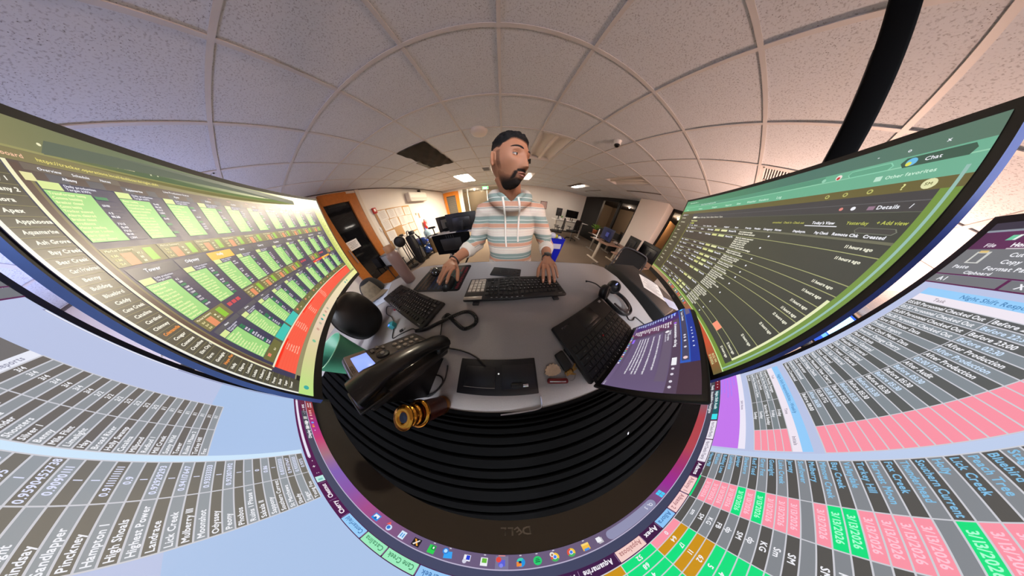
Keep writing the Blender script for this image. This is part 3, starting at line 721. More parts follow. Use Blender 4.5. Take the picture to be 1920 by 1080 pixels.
# upper right (viewer left) tables
PUR = (196, 120, 236)
A.rect(0, 1186, 678, 1307, PUR, 2)
for i, tx in enumerate(('Daily log notes', 'Verify all site meters and alarms', 'Complete shift turnover checklist', 'Email the morning report', 'Call the on duty technician')):
    A.text(20, 1212 + i * 23, 11, tx, (150, 130, 250), maxw=300)
A.rect(0, 1157, 678, 1187, (238, 232, 248), 2); A.text(300, 1178, 12, 'Shift Notes', (120, 110, 140))
table(42, [336, 553, 682], 988, [[('Complete Monthly Outages', WHT, None), ('Friday', WHT, None, 1), ('', WHT, PK)], [('Weekly Task Site Audits Completed', WHT, None), ('Friday', WHT, None, 1), ('', WHT, PK)], [('Tracker Alarm Check', WHT, None), ('Saturday & Sunday', WHT, None, 1), ('', WHT, PK)], [('Send Plant Numbers to Client', WHT, None), ('Sunday', WHT, None, 1), ('', WHT, PK)], [('On Call', WHT, None), ('Sunday', WHT, None, 1), ('', WHT, PK)]], 26.4, ((104, 106, 102), (128, 136, 140)))
A.rect(42, 957, 682, 988, (240, 230, 242), 2); A.text(120, 979, 13, 'Task', (150, 140, 156)); A.text(420, 979, 13, 'Time', (150, 140, 156)); A.text(600, 979, 13, 'Initials', (150, 140, 156))
A.rect(42, 925, 682, 957, (148, 204, 250), 2); A.text(130, 948, 15, 'Night Shift Responsibilities - Weekly', (84, 140, 190), maxw=400)
tasks = [('05:00 Personnel Checked Out', 'Before 22:00'), ('05:30 Personnel Checked Out', 'Before 22:30'), ('06:00 Personnel Checked Out', 'Before 23:00'), ('06:30 Personnel Checked Out', 'Before 02:30'), ('Save Mill Meter Data', 'After Production'), ('Product Report', 'After Production'), ('Plant Clock Meter Data', 'After Production'), ('Inverter Outage Cherry', '02:00 ITG'), ('Plant Analysis', 'After Audit'),
         ('Enphase 1 General', 'Before 05:30'), ('Weather 1 General', 'Before 05:30'), ('Sola 1 Plant 1 General', 'Before 05:30'), ('Sola 1 Power 1 General', 'Before 05:30'), ('Solar Sub 1 General', 'Before 05:30'), ('Other General', 'Before 05:30'), ('Notes Weekly General', 'Before 05:30'), ('Outer Mountain View Cherry', 'Before 05:30'), ('06:00 Outage Check', '05:30 & 06:00'), ('Sink Generator', '05:30 ITG'), ('Inverters Reviewed', 'After 06:00'), ('Vendors Contacted', 'Before 08:00')]
R_ = []
for i, (a, b) in enumerate(tasks): R_.append([(a, WHT, None), (b, WHT if i % 2 == 0 else (206, 226, 250), None), ('', WHT, PK if i > 1 else (240, 160, 176))])
hh = (893 - 274) / len(R_)
table(43, [336, 556, 688], 274, R_, hh, ((92, 94, 92), (134, 142, 148)))
A.rect(43, 240, 688, 274, (240, 232, 242), 2); A.text(120, 265, 15, 'Task', (160, 150, 160)); A.text(420, 265, 15, 'Time', (160, 150, 160))
A.rect(43, 206, 688, 240, (150, 206, 250), 2); A.text(180, 232, 17, 'Night Shift Responsibilities', (84, 140, 190), maxw=420)
# ribbon
RB = (116, 118, 122); PURD = (92, 30, 76)
A.rect(0, -112, 3440, -74, (52, 48, 66), 2); A.rect(0, -78, 3440, -70, (140, 150, 160), 3)
A.rect(0, -70, 3440, 8, stops([(0, (84, 40, 80)), (200, (104, 42, 88)), (3440, (96, 30, 66))]), 2); A.poly([(92, -52), (122, -52), (112, -30), (84, -30)], (110, 200, 160), 3); A.poly([(112, -52), (122, -52), (112, -30), (104, -30)], (240, 240, 240), 4)
A.text(150, -32, 18, 'AutoSave   Site Tracker', (196, 180, 200))
A.text(44, 0, 17, 'File', (226, 218, 226)); A.text(120, 0, 17, 'Home', (250, 246, 250), bold=.09); A.rect(116, 4, 200, 9, (200, 190, 196), 3); A.text(250, 0, 17, 'Insert     Draw     Page Layout     Formulas     Data     Review     View     Automate     Help', (226, 218, 226))
A.rect(0, 8, 3440, 128, RB, 2); A.rect(0, 128, 3440, 134, PURD, 3); A.rect(0, 134, 3440, 178, RB, 2); A.rect(0, 174, 3440, 180, PURD, 3)
A.rect(230, 134, 240, 178, PURD, 3); A.rect(470, 134, 480, 178, PURD, 3)
A.rect(46, 20, 90, 74, (208, 208, 204), 3); A.rect(54, 28, 82, 70, RB, 4); A.rect(54, 16, 80, 26, (220, 190, 120), 5)
A.text(28, 100, 16, 'Paste', WHT); A.text(150, 42, 17, 'Cut', WHT); A.text(150, 72, 17, 'Copy  v', WHT); A.text(130, 102, 17, 'Format Painter', WHT); A.text(86, 124, 14, 'Clipboard', WHT); A.rect(300, 16, 303, 120, (160, 162, 166), 3)
A.text(30, 164, 20, 'A1', WHT); A.text(270, 166, 22, 'X   v   fx', WHT)
for i in range(9): A.text(340 + i * 330, 60, 20, ('Aptos  11', 'B  I  U', 'Wrap Text', 'General', 'Conditional', 'Format', 'Insert', 'Sum', 'Sort')[i], WHT)
# left tables (viewer right)
lower = ['Jasper', 'Hampton 2', 'Shell Branch', 'Bullrush', 'Albany 1', 'Hope Valley', 'Crestline', 'Caddy', 'Keystone', 'Straight', 'Lindsay', 'Sandlapper', 'Pinckney', 'Hampton 1', 'High Shoals', 'Highest Power', 'Landrace', 'Lick Creek', 'Mulberry III', 'Moonshot', 'Odyssey', 'Peony', 'Phobos', 'Ruins 1 Phase 1', 'Sakala II', 'Sappony', 'Southern Current', 'St Matthews', 'Shady', 'Sugar', 'Young Fox']
dec = ['1', '0.95238095', '0.9', '1', '0.875', '1', '1', '0.92857143', '0.95', '1', '0.9590452738', '0.9090111', '1', '1', '0.9111111111', '0.9', '1', '0.92929293', '1', '0.94117647', '1', '0.93333333', '1', '0.92307692', '1', '1', '0', '0.86', '1', '0.83333333', '0.94117647', '0.93333333', '0.9375'][-31:]
R_ = [[(a, WHT, None), (b, (222, 226, 250), None, 1)] for a, b in zip(lower, dec)]
table(2610, [2772, 2908], 1297 - 31 * 29.0, R_, 29.0, ((116, 112, 104), (148, 154, 160)), 4)
A.rect(2910, 380, 2937, 1300, (206, 230, 250), 2)
upn = ['Cherry', 'Sally Meadow', 'Cane Creek', 'Bartonia', 'Grinder', 'Shooters', 'Silver 1', 'Benny', 'Mile Flint', 'Limelight', 'Hay', 'Broad River', 'Holly Swamp', 'Catalina', 'Millpond', 'Redbud 1', 'Mill Creek', 'Sunny Wild', 'Tower', 'Ruins 1 Phase 2', 'Turkey Hill', 'Fox']
fr = ['3/4', '3/4', '3/4', '3/4', '3/4', '3/4', '3/4', '2/2', '2/2', '2/2', '2/2', '2/2', '2/2', '2/2', '1/1', '1/1', '1/1', '1/1', '1/1', '1/1', '1/1', '1/1']
R_ = [[(a, WHT, None), (b, WHT, None, 1)] for a, b in zip(upn, fr)]
table(2937, [3082, 3244], 396, R_, (948 - 396) / 22, ((112, 106, 100), (146, 150, 154)), 4)
A.rect(2937, 366, 3244, 394, (234, 236, 248), 2); A.text(3130, 388, 15, 'Reports', (150, 150, 170))
A.rect(2937, 240, 3244, 366, (116, 112, 110), 2)
A.rect(3426, 240, 3434, 1290, (150, 154, 190), 3); A.rect(3427, 246, 3433, 700, (236, 236, 246), 4)
finish(A, tA)
# ---- left monitor: 1920 x 1080, dashboard of green cards
B = Screen(1920, 1080, .597, 1.3885)
ya, pi_ = .8825864, -.0861725
MBm = place_matrix((-.55428, .07147, CZ + .05863), (math.cos(ya) * math.cos(pi_), math.sin(ya) * math.cos(pi_), math.sin(pi_)), -.0054)
M_SIDE_GLOW_L = mat('monitor_side_screen_glow_left', (92, 128, 205), .45)  # middle screen's blue light is put into the side colour
tB = monitor('curved_monitor', 'left monitor showing a dashboard of green cards with a red strip', B, MBm, -32, 1080, (.008, .009, .016, .009), M_CASE, M_SIDE_GLOW_L, depth=.0072)
arm(tB, MBm, (-.98, -.40))
OL, OLD, CRM = (104, 96, 62), (84, 76, 60), (240, 236, 196)
NAVY = (60, 58, 86)
B.rect(-16, -32, 1920, 1080, NAVY, 0)
B.rect(-16, -32, 1920, 46, stops([(0, (140, 134, 92)), (150, (120, 122, 84)), (400, (96, 112, 84)), (1100, (124, 142, 84)), (1800, (170, 170, 100)), (1920, (210, 200, 120))]), 1)
B.poly([(150, 46), (172, 6), (1500, 6), (1500, 46)], (98, 108, 92), 2)
B.rect(-16, 44, 1820, 50, (150, 146, 92), 3)
B.rect(-16, 50, 1920, 78, stops([(0, (124, 116, 76)), (1920, (140, 132, 78))]), 2)
B.disc(186, 24, 6, (222, 190, 160), 4); B.text(200, 30, 9, 'Cherry Tree Night Operations', (226, 214, 170)); B.text(420, 30, 9, 'x', CRM); B.text(445, 30, 9, '+', CRM); B.disc(156, 22, 4, CRM, 4)
B.text(20, 70, 10, 'Site Dashboard', (236, 190, 160), maxw=90); B.text(130, 70, 9, 'https://tracker.operations.local/dashboards/night-shift', (226, 214, 120))
B.rect(76, 78, 1800, 118, (84, 68, 64), 2)
B.rect(96, 80, 292, 97, (104, 94, 84), 3)
for x, tx in ((120, 'Overview'), (182, 'Schedule'), (242, 'Notes')): B.text(x, 93, 7, tx, WHT)
B.rect(84, 104, 104, 124, (226, 222, 160), 4)
B.text(430, 94, 8, 'Live Production Status', WHT); 
for x, tx in ((640, 'Sites'), (760, 'Alerts'), (900, 'Filter'), (1010, 'Refresh')): B.text(x, 94, 7, tx, (230, 190, 180))
# sidebar
B.rect(-16, 50, 66, 1012, stops([(-16, (84, 82, 70)), (66, (74, 70, 56))]), 3)
B.rect(-16, 50, -8, 1012, (236, 236, 226), 4); B.rect(68, 80, 76, 884, CRM, 5); B.rect(77, 84, 92, 890, (88, 66, 58), 3); B.rect(92, 118, 98, 890, (122, 112, 70), 3)
sites = ['Adams', 'Albany 1', 'Albany 2', 'Allora', 'Apex', 'Appaloosa', 'Aquamarine', 'Ash Grove', 'Bay Creek', 'Bear Creek', 'Carl Friedman', 'Benny', 'Bulldog', 'Bluebird', 'Caddy', 'Cane Creek', 'Catalina', 'Cardinal', 'Chimney', 'Colemanville', 'Cougar', 'Conetoe', 'Crestline', 'Elm City 1', 'Farm', 'Gunsight', 'Hope Flat', 'Holly', 'Kilgore', 'Landrace', 'Lindale', 'Mulberry', 'Odyssey', 'Peony', 'Shady', 'Sugar', 'Tower']
for i, s_ in enumerate(sites):
    y = 90 + i * 24.3
    if y > 990: break
    B.rect(-8, y, 66, y + 1.6, (128, 122, 84), 4)
    B.text(4 + (i % 3) * 3, y + 17, 9.5, s_, (240, 150, 70) if s_ in ('Colemanville', 'Hope Flat') else (244, 240, 226), maxw=56, bold=.09)
# cards
CARD = (156, 214, 128)
def card(x, y0, hdr, h, w_, orange=None, title='', seed=0):
    rnd = random.Random(seed)
    B.rect(x - 2, y0, x + w_ - 6, y0 + hdr, (84, 84, 92) if not orange else orange, 2)
    B.text(x + w_ * .42, y0 + hdr * .55, hdr * .32, title, WHT, center=True, bold=.09)
    B.rect(x, y0 + hdr, x + 39, y0 + hdr + 20, (214, 230, 150), 3)
    B.text(x + 44, y0 + hdr + 9, 6.5, 'Daily production', (214, 214, 226), maxw=70, bold=.1); B.text(x + 44, y0 + hdr + 18, 6.5, 'Target kWh', (214, 214, 226), maxw=50, bold=.1)
    yb = y0 + hdr + 22
    B.poly([(x, yb), (x + 90, yb), (x + 92, yb + h), (x + 2, yb + h)], CARD, 3)
    n = int(h / 11.5)
    for i in range(n):
        ln = rnd.uniform(.45, .9); yy = yb + 3 + i * (h - 4) / n
        B.text(x + 4, yy + 8, 6.6, rnd.choice(['Inverter 1 online', 'Meter reading', 'Tracker stowed', 'Breaker closed', 'Comms healthy', 'Alarm cleared', 'Transformer temp', 'String current', 'Irradiance']), (232, 242, 176), maxw=84 * ln, bold=.12)
        q = rnd.random()
        if q < .24: B.rect(x + 95, yy, x + 95 + rnd.uniform(18, 30), yy + 9, (16, 128, 78), 3)
        elif q < .9: B.text(x + 97, yy + 8, 6.6, rnd.choice(['98.20', '1,204', '0.94 MW', '12:40', '100%', '4.2', '731.5']), (232, 230, 236), maxw=rnd.uniform(16, 32), bold=.12)
        B.rect(x + 92, yy + 10, x + w_ - 8, yy + 10.8, (76, 74, 104), 2.5)
def summary(x, y0, y1, w_, seed):
    rnd = random.Random(seed)
    B.rect(x - 2, y0, x + w_ - 4, y1, (118, 112, 66), 2)
    B.text(x + 4, y0 + 12, 7, 'Market Summary', (236, 226, 190), maxw=72, bold=.1)
    for i in range(3):
        yy = y0 + 18 + i * (y1 - y0 - 20) / 3
        B.text(x + 8, yy + 9, 6.5, rnd.choice(['12.4', '0.86', '31.0']), (236, 226, 170), bold=.12); B.rect(x + 34, yy, x + 64, yy + (y1 - y0) / 4.2, (226, 140, 96), 3)
        B.text(x + 76, yy + 9, 6.5, rnd.choice(['104', '97.1', '88']), (240, 236, 200), bold=.12)
    B.rect(x + 102, y0 + 8, x + 130, y1 - 6, (138, 196, 48), 3)
ttl = ['Albany', 'Aquamarine', 'Apex', 'Bulldog', 'Catalina', 'Cherry', 'Farm', 'Holly', 'Odyssey', 'Tower']
xs1 = [102, 260, 411, 562, 724, 896, 1069, 1240, 1418, 1592]
for i, x in enumerate(xs1):
    w_ = (xs1[i + 1] - x) if i < 9 else 170
    card(x, 98, 22, 138, w_, (246, 180, 50) if i == 7 else None, ttl[i], i)
    summary(x, 300, 358, w_, 50 + i)
    card(x + 7, 366, 38, 146, w_, (250, 186, 56) if i == 2 else None, ttl[-i - 1], 20 + i)
    if i not in (1, 6, 8): summary(x + 10, 576, 634, w_, 90 + i)
    else:
        for q in range(3): B.rect(x + 20 + q * 30, 590, x + 44 + q * 30, 606, (206, 66, 78), 3)
    card(x + 18, 642, 20, 150, w_, (232, 60, 40) if i == 7 else ((246, 180, 50) if i in (8,) else None), ttl[(i * 3) % 10], 40 + i)
    B.rect(x + 14, 836, x + w_ + 8, 880, (112, 110, 62), 2)
    if i in (1, 2): B.rect(x + 22, 836, x + w_ + 6, 880, (62, 196, 182), 3)
    else: B.rect(x + 40, 846, x + 60, 860, (226, 130, 100), 3); B.text(x + 90, 866, 8, '12.4', (236, 226, 190), bold=.1)
# red strip, footer, right list
B.rect(90, 882, 1790, 890, (236, 230, 200), 4)
B.rect(98, 890, 1784, 988, (250, 96, 72), 3)
for x0, x1 in ((98, 320), (620, 860), (1400, 1784)): B.rect(x0, 890, x1, 902, (252, 50, 26), 4)
for x in (300, 520, 760, 1050): 
    for i in range(6): B.text(x - 60, 904 + i * 14, 7.5, ('Open ticket', 'Inverter fault', 'Sent to vendor', 'Awaiting part', 'No comms', 'Low output')[(i + x // 90) % 6], (255, 196, 170), maxw=120 + 10 * (i % 3), bold=.1)
for i in range(1, 7): B.rect(98, 890 + i * 14, 1784, 891.2 + i * 14, (240, 72, 52), 3.5)
B.rect(66, 988, 1900, 1012, (150, 142, 104), 4)
B.rect(62, 994, 94, 1014, (30, 30, 28), 5)
B.rect(1794, -32, 1920, 1010, stops([(1794, (206, 218, 116)), (1920, (232, 232, 140))]), 3)
for i in range(60): B.rect(1802, 40 + i * 16, 1840 + (i * 37) % 60, 46 + i * 16, (176, 190, 96), 4)
B.rect(-16, 1012, 1920, 1081, stops([(-16, (186, 226, 130)), (260, (214, 206, 150)), (620, (232, 206, 182)), (1500, (240, 228, 184)), (1920, (240, 240, 150))]), 5)
for i, x in enumerate((30, 420, 560, 640, 700, 760, 820, 880, 1500, 1560)): B.disc(x, 1046, 13, [(60, 170, 160), (120, 190, 150), (206, 160, 140), (180, 176, 150)][i % 4], 6)
finish(B, tB, M_SCR_GLARE)

# ---- right monitor: 1920 x 1080, dark list view
Cs = Screen(1920, 1080, .597, 2.3344)
ya, pi_ = 2.2363228, -.0477207
MCm = place_matrix((.567283, .052966, CZ + .062937), (math.cos(ya) * math.cos(pi_), math.sin(ya) * math.cos(pi_), math.sin(pi_)), .0428)
M_SIDE_GLOW_R = mat('monitor_side_screen_glow_right', (52, 72, 140), .6, spec=.2)  # side coloured blue to carry the glow of the middle screen
tC = monitor('curved_monitor', 'right monitor showing a dark list of rows under a green browser bar', Cs, MCm, -26, 1080, (.009, .0075, .020, .009), M_CASE, M_SIDE_GLOW_R, depth=.0065)
arm(tC, MCm, (.98, -.42))
tri = Cs
DK = stops([(0, (70, 64, 54)), (600, (74, 64, 56)), (1200, (72, 72, 58)), (1920, (64, 66, 62))])
tri.rect(0, -26, 1920, 1080, DK, 0)
tri.rect(0, -26, 1920, 34, stops([(0, (80, 150, 108)), (900, (76, 132, 102)), (1400, (80, 120, 108)), (1920, (92, 120, 104))]), 1)
tri.rect(0, 34, 1920, 124, stops([(0, (92, 176, 128)), (1920, (112, 176, 148))]), 1)
tri.rect(0, 66, 1920, 70, (150, 206, 176), 2); tri.rect(300, 36, 1500, 64, (88, 150, 122), 2)
tri.rect(0, 124, 1920, 160, (106, 98, 58), 1)
tri.rect(272, 160, 1920, 228, (70, 68, 70), 1); tri.rect(272, 190, 1900, 193, (98, 98, 100), 2); tri.rect(272, 226, 1900, 229, (92, 96, 84), 2)
for i, x in enumerate((60, 320, 560, 760, 900, 1010, 1120, 1260)): tri.text(x, 112, 16, ('Home', 'Tickets', 'Outages', 'Reports', 'Sites', 'Weather', 'Vendors', 'Log')[i], (206, 236, 216))
tri.text(80, 16, 16, 'Operations list  x', (206, 236, 216)); tri.text(330, 58, 15, 'https://records.night.ops/list', (196, 226, 206))
tri.text(1830, 16, 12, 'x', WHT); tri.text(1750, 18, 12, 'o', WHT); tri.text(1670, 14, 14, '-', WHT)
tri.poly([(1760, 40), (1890, 40), (1898, 54), (1890, 72), (1760, 72), (1750, 56)], (64, 92, 78), 3); tri.disc(1776, 56, 13, (110, 190, 230), 4); tri.disc(1771, 62, 7, (226, 226, 90), 5); tri.text(1804, 62, 12, 'Chat', WHT)
tri.poly([(1606, 42), (1724, 42), (1734, 56), (1724, 70), (1606, 70), (1596, 56)], (140, 206, 176), 3); tri.poly([(1608, 45), (1722, 45), (1730, 56), (1722, 67), (1608, 67), (1600, 56)], (100, 166, 136), 4); tri.text(1630, 62, 13, 'Update', WHT)
tri.disc(1562, 56, 12, (240, 226, 220), 3); tri.disc(1562, 60, 7, (190, 60, 50), 4); tri.disc(1500, 56, 9, (150, 206, 180), 3); tri.rect(1700, 88, 1720, 106, (190, 226, 206), 3); tri.text(1730, 104, 12, 'Other favorites', (206, 236, 216), maxw=130)
tri.disc(1850, 141, 16, (226, 226, 176), 3); tri.text(1850 - 9, 146, 9, 'SM', (110, 110, 60)); tri.text(1790, 152, 20, '?', (226, 226, 150))
for x in (1560, 1630, 1710): tri.disc(x, 144, 9, (190, 190, 110), 3); tri.disc(x, 144, 5, (106, 98, 58), 4)
tri.disc(1650, 208, 7, (226, 140, 130), 3); tri.disc(1692, 208, 8, WHT, 3); tri.rect(1738, 203, 1758, 217, (150, 120, 140), 3); tri.text(1764, 216, 14, 'Details', WHT, maxw=60); tri.text(1846, 216, 14, '/', WHT)
# sidebar
tri.rect(0, 160, 268, 1010, (76, 68, 50), 2); tri.rect(-4, 70, 6, 1080, (120, 150, 52), 3); tri.rect(266, 300, 272, 1010, (164, 166, 46), 3)
tri.text(40, 182, 17, 'Explorer  v', WHT)
for i, tx in enumerate(('My views', 'All tickets', 'Open', 'Closed', 'By site', 'By vendor', 'Follow up', 'Archive', 'Trash', 'Saved', 'Shared', 'Team log', 'Recent')): tri.text(48 + (i % 2) * 14, 226 + i * 58, 15, tx, (226, 222, 190), bold=.09)
tri.rect(300, 204, 372, 226, (240, 236, 214), 3); tri.text(380, 224, 15, 'Power / Shift log / Tasks : Open, Status / Type', (220, 214, 196))
tri.text(292, 266, 17, 'Daily Status', (226, 226, 150), bold=.1); tri.rect(320, 280, 372, 298, (170, 180, 70), 3); tri.text(292, 296, 13, 'All', (226, 226, 150))
tri.text(1340, 276, 12, 'unresolved    Check In - Check out', (190, 190, 90), maxw=190); tri.text(1568, 276, 13, "Today's View", WHT, bold=.09, maxw=96); tri.rect(1540, 282, 1680, 286, WHT, 3)
tri.text(1706, 274, 13, 'Yesterday', (190, 196, 90), maxw=70); tri.text(1796, 271, 13, '+ Add view', (190, 196, 90), maxw=78)
tri.poly([(1756, 284), (1858, 284), (1866, 295), (1858, 306), (1756, 306), (1748, 295)], (120, 124, 110), 3); tri.poly([(1758, 286), (1856, 286), (1863, 295), (1856, 304), (1758, 304), (1751, 295)], (72, 70, 68), 4); tri.text(1768, 302, 13, 'Clear   x', WHT)
hx = [306, 345, 400, 579, 640, 760, 900, 1033, 1143, 1227, 1303, 1386, 1500, 1610, 1684, 1790]
for x, x2, tx in zip(hx, hx[1:] + [1880], ('ID', 'Site', 'Operator', 'Hours', 'Open time', 'Date', 'Assigned', 'State', 'Priority', 'Vendor', 'Category', 'Notes', 'Deploym.', 'Pay Check', 'Remote Chk', 'Created')): tri.text(x, 322, 12, tx, WHT, bold=.1, maxw=x2 - x - 14)
tri.rect(272, 328, 1880, 338, (110, 110, 90), 3)
seps = [384, 493, 540, 597, 643, 683, 752, 849, 936, 973, 1010]
prev = 336; rnd = random.Random(4)
for i, y in enumerate(seps):
    if i < len(seps) - 1: tri.rect(272, y - 1.6, 1880, y + 1.6, (170, 172, 118), 3)
    yy = prev + 18
    for x, tx, mw in ((296, 'Albany', 46), (372, 'General', 62), (570, 'Cherry', 50), (690, 'Open outage', 90)): tri.text(x + rnd.uniform(-6, 6), yy + 4, 14, tx, WHT, maxw=mw, bold=.12)
    tri.disc(452, yy - 2, 6, WHT, 3)
    tri.rect(800, yy - 12, 870, yy + 6, (214, 214, 140), 4); tri.rect(892, yy - 12, 968, yy + 6, (220, 226, 160) if i % 2 else (226, 226, 170), 4); tri.text(986, yy + 3, 14, 'Planned Ph.', WHT, maxw=90, bold=.1)
    n = max(1, min(6, int((y - prev) / 17)))
    for q in range(n): tri.text(1110, prev + 18 + q * 16, 12, ('Inverter tripped on overvoltage', 'Reset by remote operator', 'Vendor contacted and on site', 'Waiting for utility to call back', 'Breaker closed at 21:40', 'Returned to service')[(i + q) % 6], (244, 240, 220), maxw=rnd.uniform(120, 220), bold=.1)
    tri.disc(1376, (prev + y) / 2, 6, WHT, 3)
    tri.text(1760, prev + 30 if y - prev > 38 else prev + 24, 12, '%d hours ago' % (11 if i < 6 else 12), (236, 234, 214), bold=.1, maxw=88)
    prev = y
tri.rect(1571, 936, 1645, 972, (250, 152, 122), 5)
tri.rect(272, 1010, 1880, 1034, (120, 146, 62), 3); tri.rect(0, 1010, 272, 1034, (124, 150, 60), 3)
tri.rect(1880, 160, 1920, 1034, (116, 148, 66), 3); tri.rect(1868, 560, 1880, 975, (232, 236, 190), 4); tri.rect(1898, 100, 1906, 1034, (150, 190, 180), 4)
tri.rect(0, 1030, 1920, 1036, (196, 226, 150), 4)
tri.rect(0, 1036, 1920, 1081, stops([(0, (176, 140, 96)), (600, (150, 110, 90)), (1100, (120, 110, 70)), (1400, (190, 90, 60)), (1700, (206, 90, 60)), (1920, (110, 100, 60))]), 3)
for i in range(15): tri.disc(640 + i * 38, 1058, 12, [(230, 120, 90), (90, 170, 120), (236, 226, 190), (120, 150, 200), (230, 90, 90)][i % 5], 4)
tri.text(1780, 1056, 13, '10:52 PM', (220, 220, 160)); tri.text(1780, 1074, 13, '3/13/2026', (220, 220, 160))
finish(Cs, tC)
lg = MB(); V, Fs, wd = text_geo('DELL', 17, .05); lg.add([Cs.P(960 - wd / 2 + a, 1122 - b, 2) for a, b in V], Fs); lg.obj('maker_logo', MATS['logo_grey'], tC)
# ------------------------------------------------------------------ the standing desk and what lies on it
DZ = CZ - 0.31
D = lambda x, y, z=-.31: (x, y, CZ + z)
t = thing('standing_desk', 'raised grey speckled standing desk under the keyboards and phone', 'desk', (0, 0, 0))
M_DESK = mat('desk_laminate', (156, 151, 149), .5, var=(420, .10), spec=.3)
poly = [(-.66, .578), (-.2, .575), (.70, .538), (.775, .50), (.805, .38), (.775, .18), (.75, .05), (.75, -.80), (-1.12, -.80), (-1.12, .40), (-.86, .42), (-.74, .50)]
MB().prism(poly[::-1] if False else poly[::-1], DZ - .026, DZ).obj('desk_top', M_DESK, t)
ed = MB(); pts = [(x, y, DZ - .013) for x, y in poly]; ed.tube(pts, .0132, 6, closed=True); ed.obj('edge_band', mat('desk_edge', (96, 90, 86), .6), t)
for x in (-.62, .52):
    MB().rbox((x, -.10, .50), (.07, .10, .96), .006).obj('leg', mat('desk_leg_grey', (120, 118, 116), .45), t)
    MB().rbox((x, -.05, .025), (.08, .66, .05), .01).obj('foot', MATS['desk_leg_grey'], t)
MB().rbox((-.05, -.10, DZ - .07), (1.14, .08, .05), .004).obj('crossbeam', MATS['desk_leg_grey'], t)

# ribbed black mat running under the middle monitor
t = thing('ribbed_mat', 'long black ribbed rubber mat on the desk under the middle monitor', 'mat', D(-.05, -.42))
M_RUB = mat('black_rubber', (3, 3, 3), .85, var=(60, .4), spec=.06)
MB().box((0, 0, .0015), (1.62, .64, .003)).obj('mat_sheet', M_RUB, t)
edges = [-.109, -.119, -.130, -.148, -.170, -.196, -.223, -.247, -.268, -.300, -.324, -.350, -.378, -.41, -.45, -.49, -.53, -.57, -.61, -.65, -.69, -.73]
for i in range(len(edges) - 1):
    y0, y1 = edges[i] - .0015, edges[i + 1] + .0035; h = .0062 if i % 2 else .0045
    mid = (y0 + y1) / 2 + .42; wd = y0 - y1
    MB().rbox((0, mid, .003 + h / 2), (1.60, wd, h), .002, seg=1, smooth=False).obj('rib', M_RUB, t)
for i, (x, y) in enumerate(((.28, -.235), (-.71, -.292))):
    o = MB().ball((0, 0, 0), (.004, .002, .0012), nu=8, nv=6).obj('lint_speck', mat('lint_white', (224, 222, 230), .8), None, (x, y, DZ + .0112), (0, 0, .7))
    tag(o, ('white speck of lint on the black ribs at the right', 'white speck of lint on the black ribs beneath the left monitor')[i], 'lint')

# keyboards -------------------------------------------------------------
U = .019
def full_layout():
    K = []
    def row(y, x, ws, hs=1): 
        for w_ in ws:
            if isinstance(w_, str): x += float(w_)
            else: K.append((x, y, w_, 1)); x += w_
    row(5.3, 0, [1, '1', 1, 1, 1, 1, '.5', 1, 1, 1, 1, '.5', 1, 1, 1, 1, '.25', 1, 1, 1])
    row(4, 0, [1] * 13 + [2, '.25', 1, 1, 1, '.25', 1, 1, 1, 1])
    row(3, 0, [1.5] + [1] * 12 + [1.5, '.25', 1, 1, 1, '.25', 1, 1, 1]); K.append((21.5, 2, 1, 2))
    row(2, 0, [1.75] + [1] * 11 + [2.25, '3.5', 1, 1, 1])
    row(1, 0, [2.25] + [1] * 10 + [2.75, '1.25', 1, '1.25', 1, 1, 1]); K.append((21.5, 0, 1, 2))
    row(0, 0, [1.25, 1.25, 1.25, 6.25, 1.25, 1.25, 1.25, 1.25, '.25', 1, 1, 1, '.25', 2, 1])
    return K
def laptop_layout():
    K = []
    def row(y, x, ws):
        for w_ in ws: K.append((x, y, w_, 1)); x += w_
    row(5, 0, [1.05] + [.86] * 16); row(4, 0, [1] * 13 + [1.8]); row(3, 0, [1.5] + [1] * 12 + [1.3]); row(2, 0, [1.75] + [1] * 11 + [2.05]); row(1, 0, [2.25] + [1] * 10 + [2.55]); row(0, 0, [1, 1, 1, 1, 5, 1, 1, 1, 1, .9, .9])
    return K
LEG = {4: list('`1234567890-=') + ['<-'], 3: ['Tab'] + list('QWERTYUIOP[]') + ['\\'], 2: ['Caps'] + list("ASDFGHJKL;'") + ['Enter'], 1: ['Shift'] + list('ZXCVBNM,./') + ['Shift']}
def put_keys(t, K, u, ox, oy, z, km, lm, kh=.004, gap=.0028):
    cache = {}; lg = MB(); cnt = {}
    for x, y, w_, h in K:
        key = (w_, h)
        if key not in cache: cache[key] = MB().box((0, 0, kh / 2), (w_ * u - gap, h * u - gap, kh), taper=.86).mesh('key', km)
        cx, cy = ox + (x + w_ / 2) * u, oy + (y + h / 2) * u
        link('key', cache[key], t, (cx, cy, z))
        r = int(y); i = cnt.get(r, 0); cnt[r] = i + 1
        s_ = LEG.get(r, [None] * 40)
        s_ = s_[i] if i < len(s_) else ('F%d' % i if r == 5 else str((i * 3 + r) % 10))
        if s_: put_text(lg, s_, (cx - w_ * u * .26, cy - u * .02, z + kh + .0003), (1, 0, 0), (0, 1, 0), u * (.26 if len(s_) < 3 else .17), bold=.05)
    lg.obj('key_legends', lm, t)['kind'] = 'stuff'
M_KEY = mat('key_black', (24, 23, 23), .38, spec=.5); M_KB = mat('keyboard_black', (27, 26, 26), .42); M_LEG = mat('legend_white', (206, 206, 204), .6)
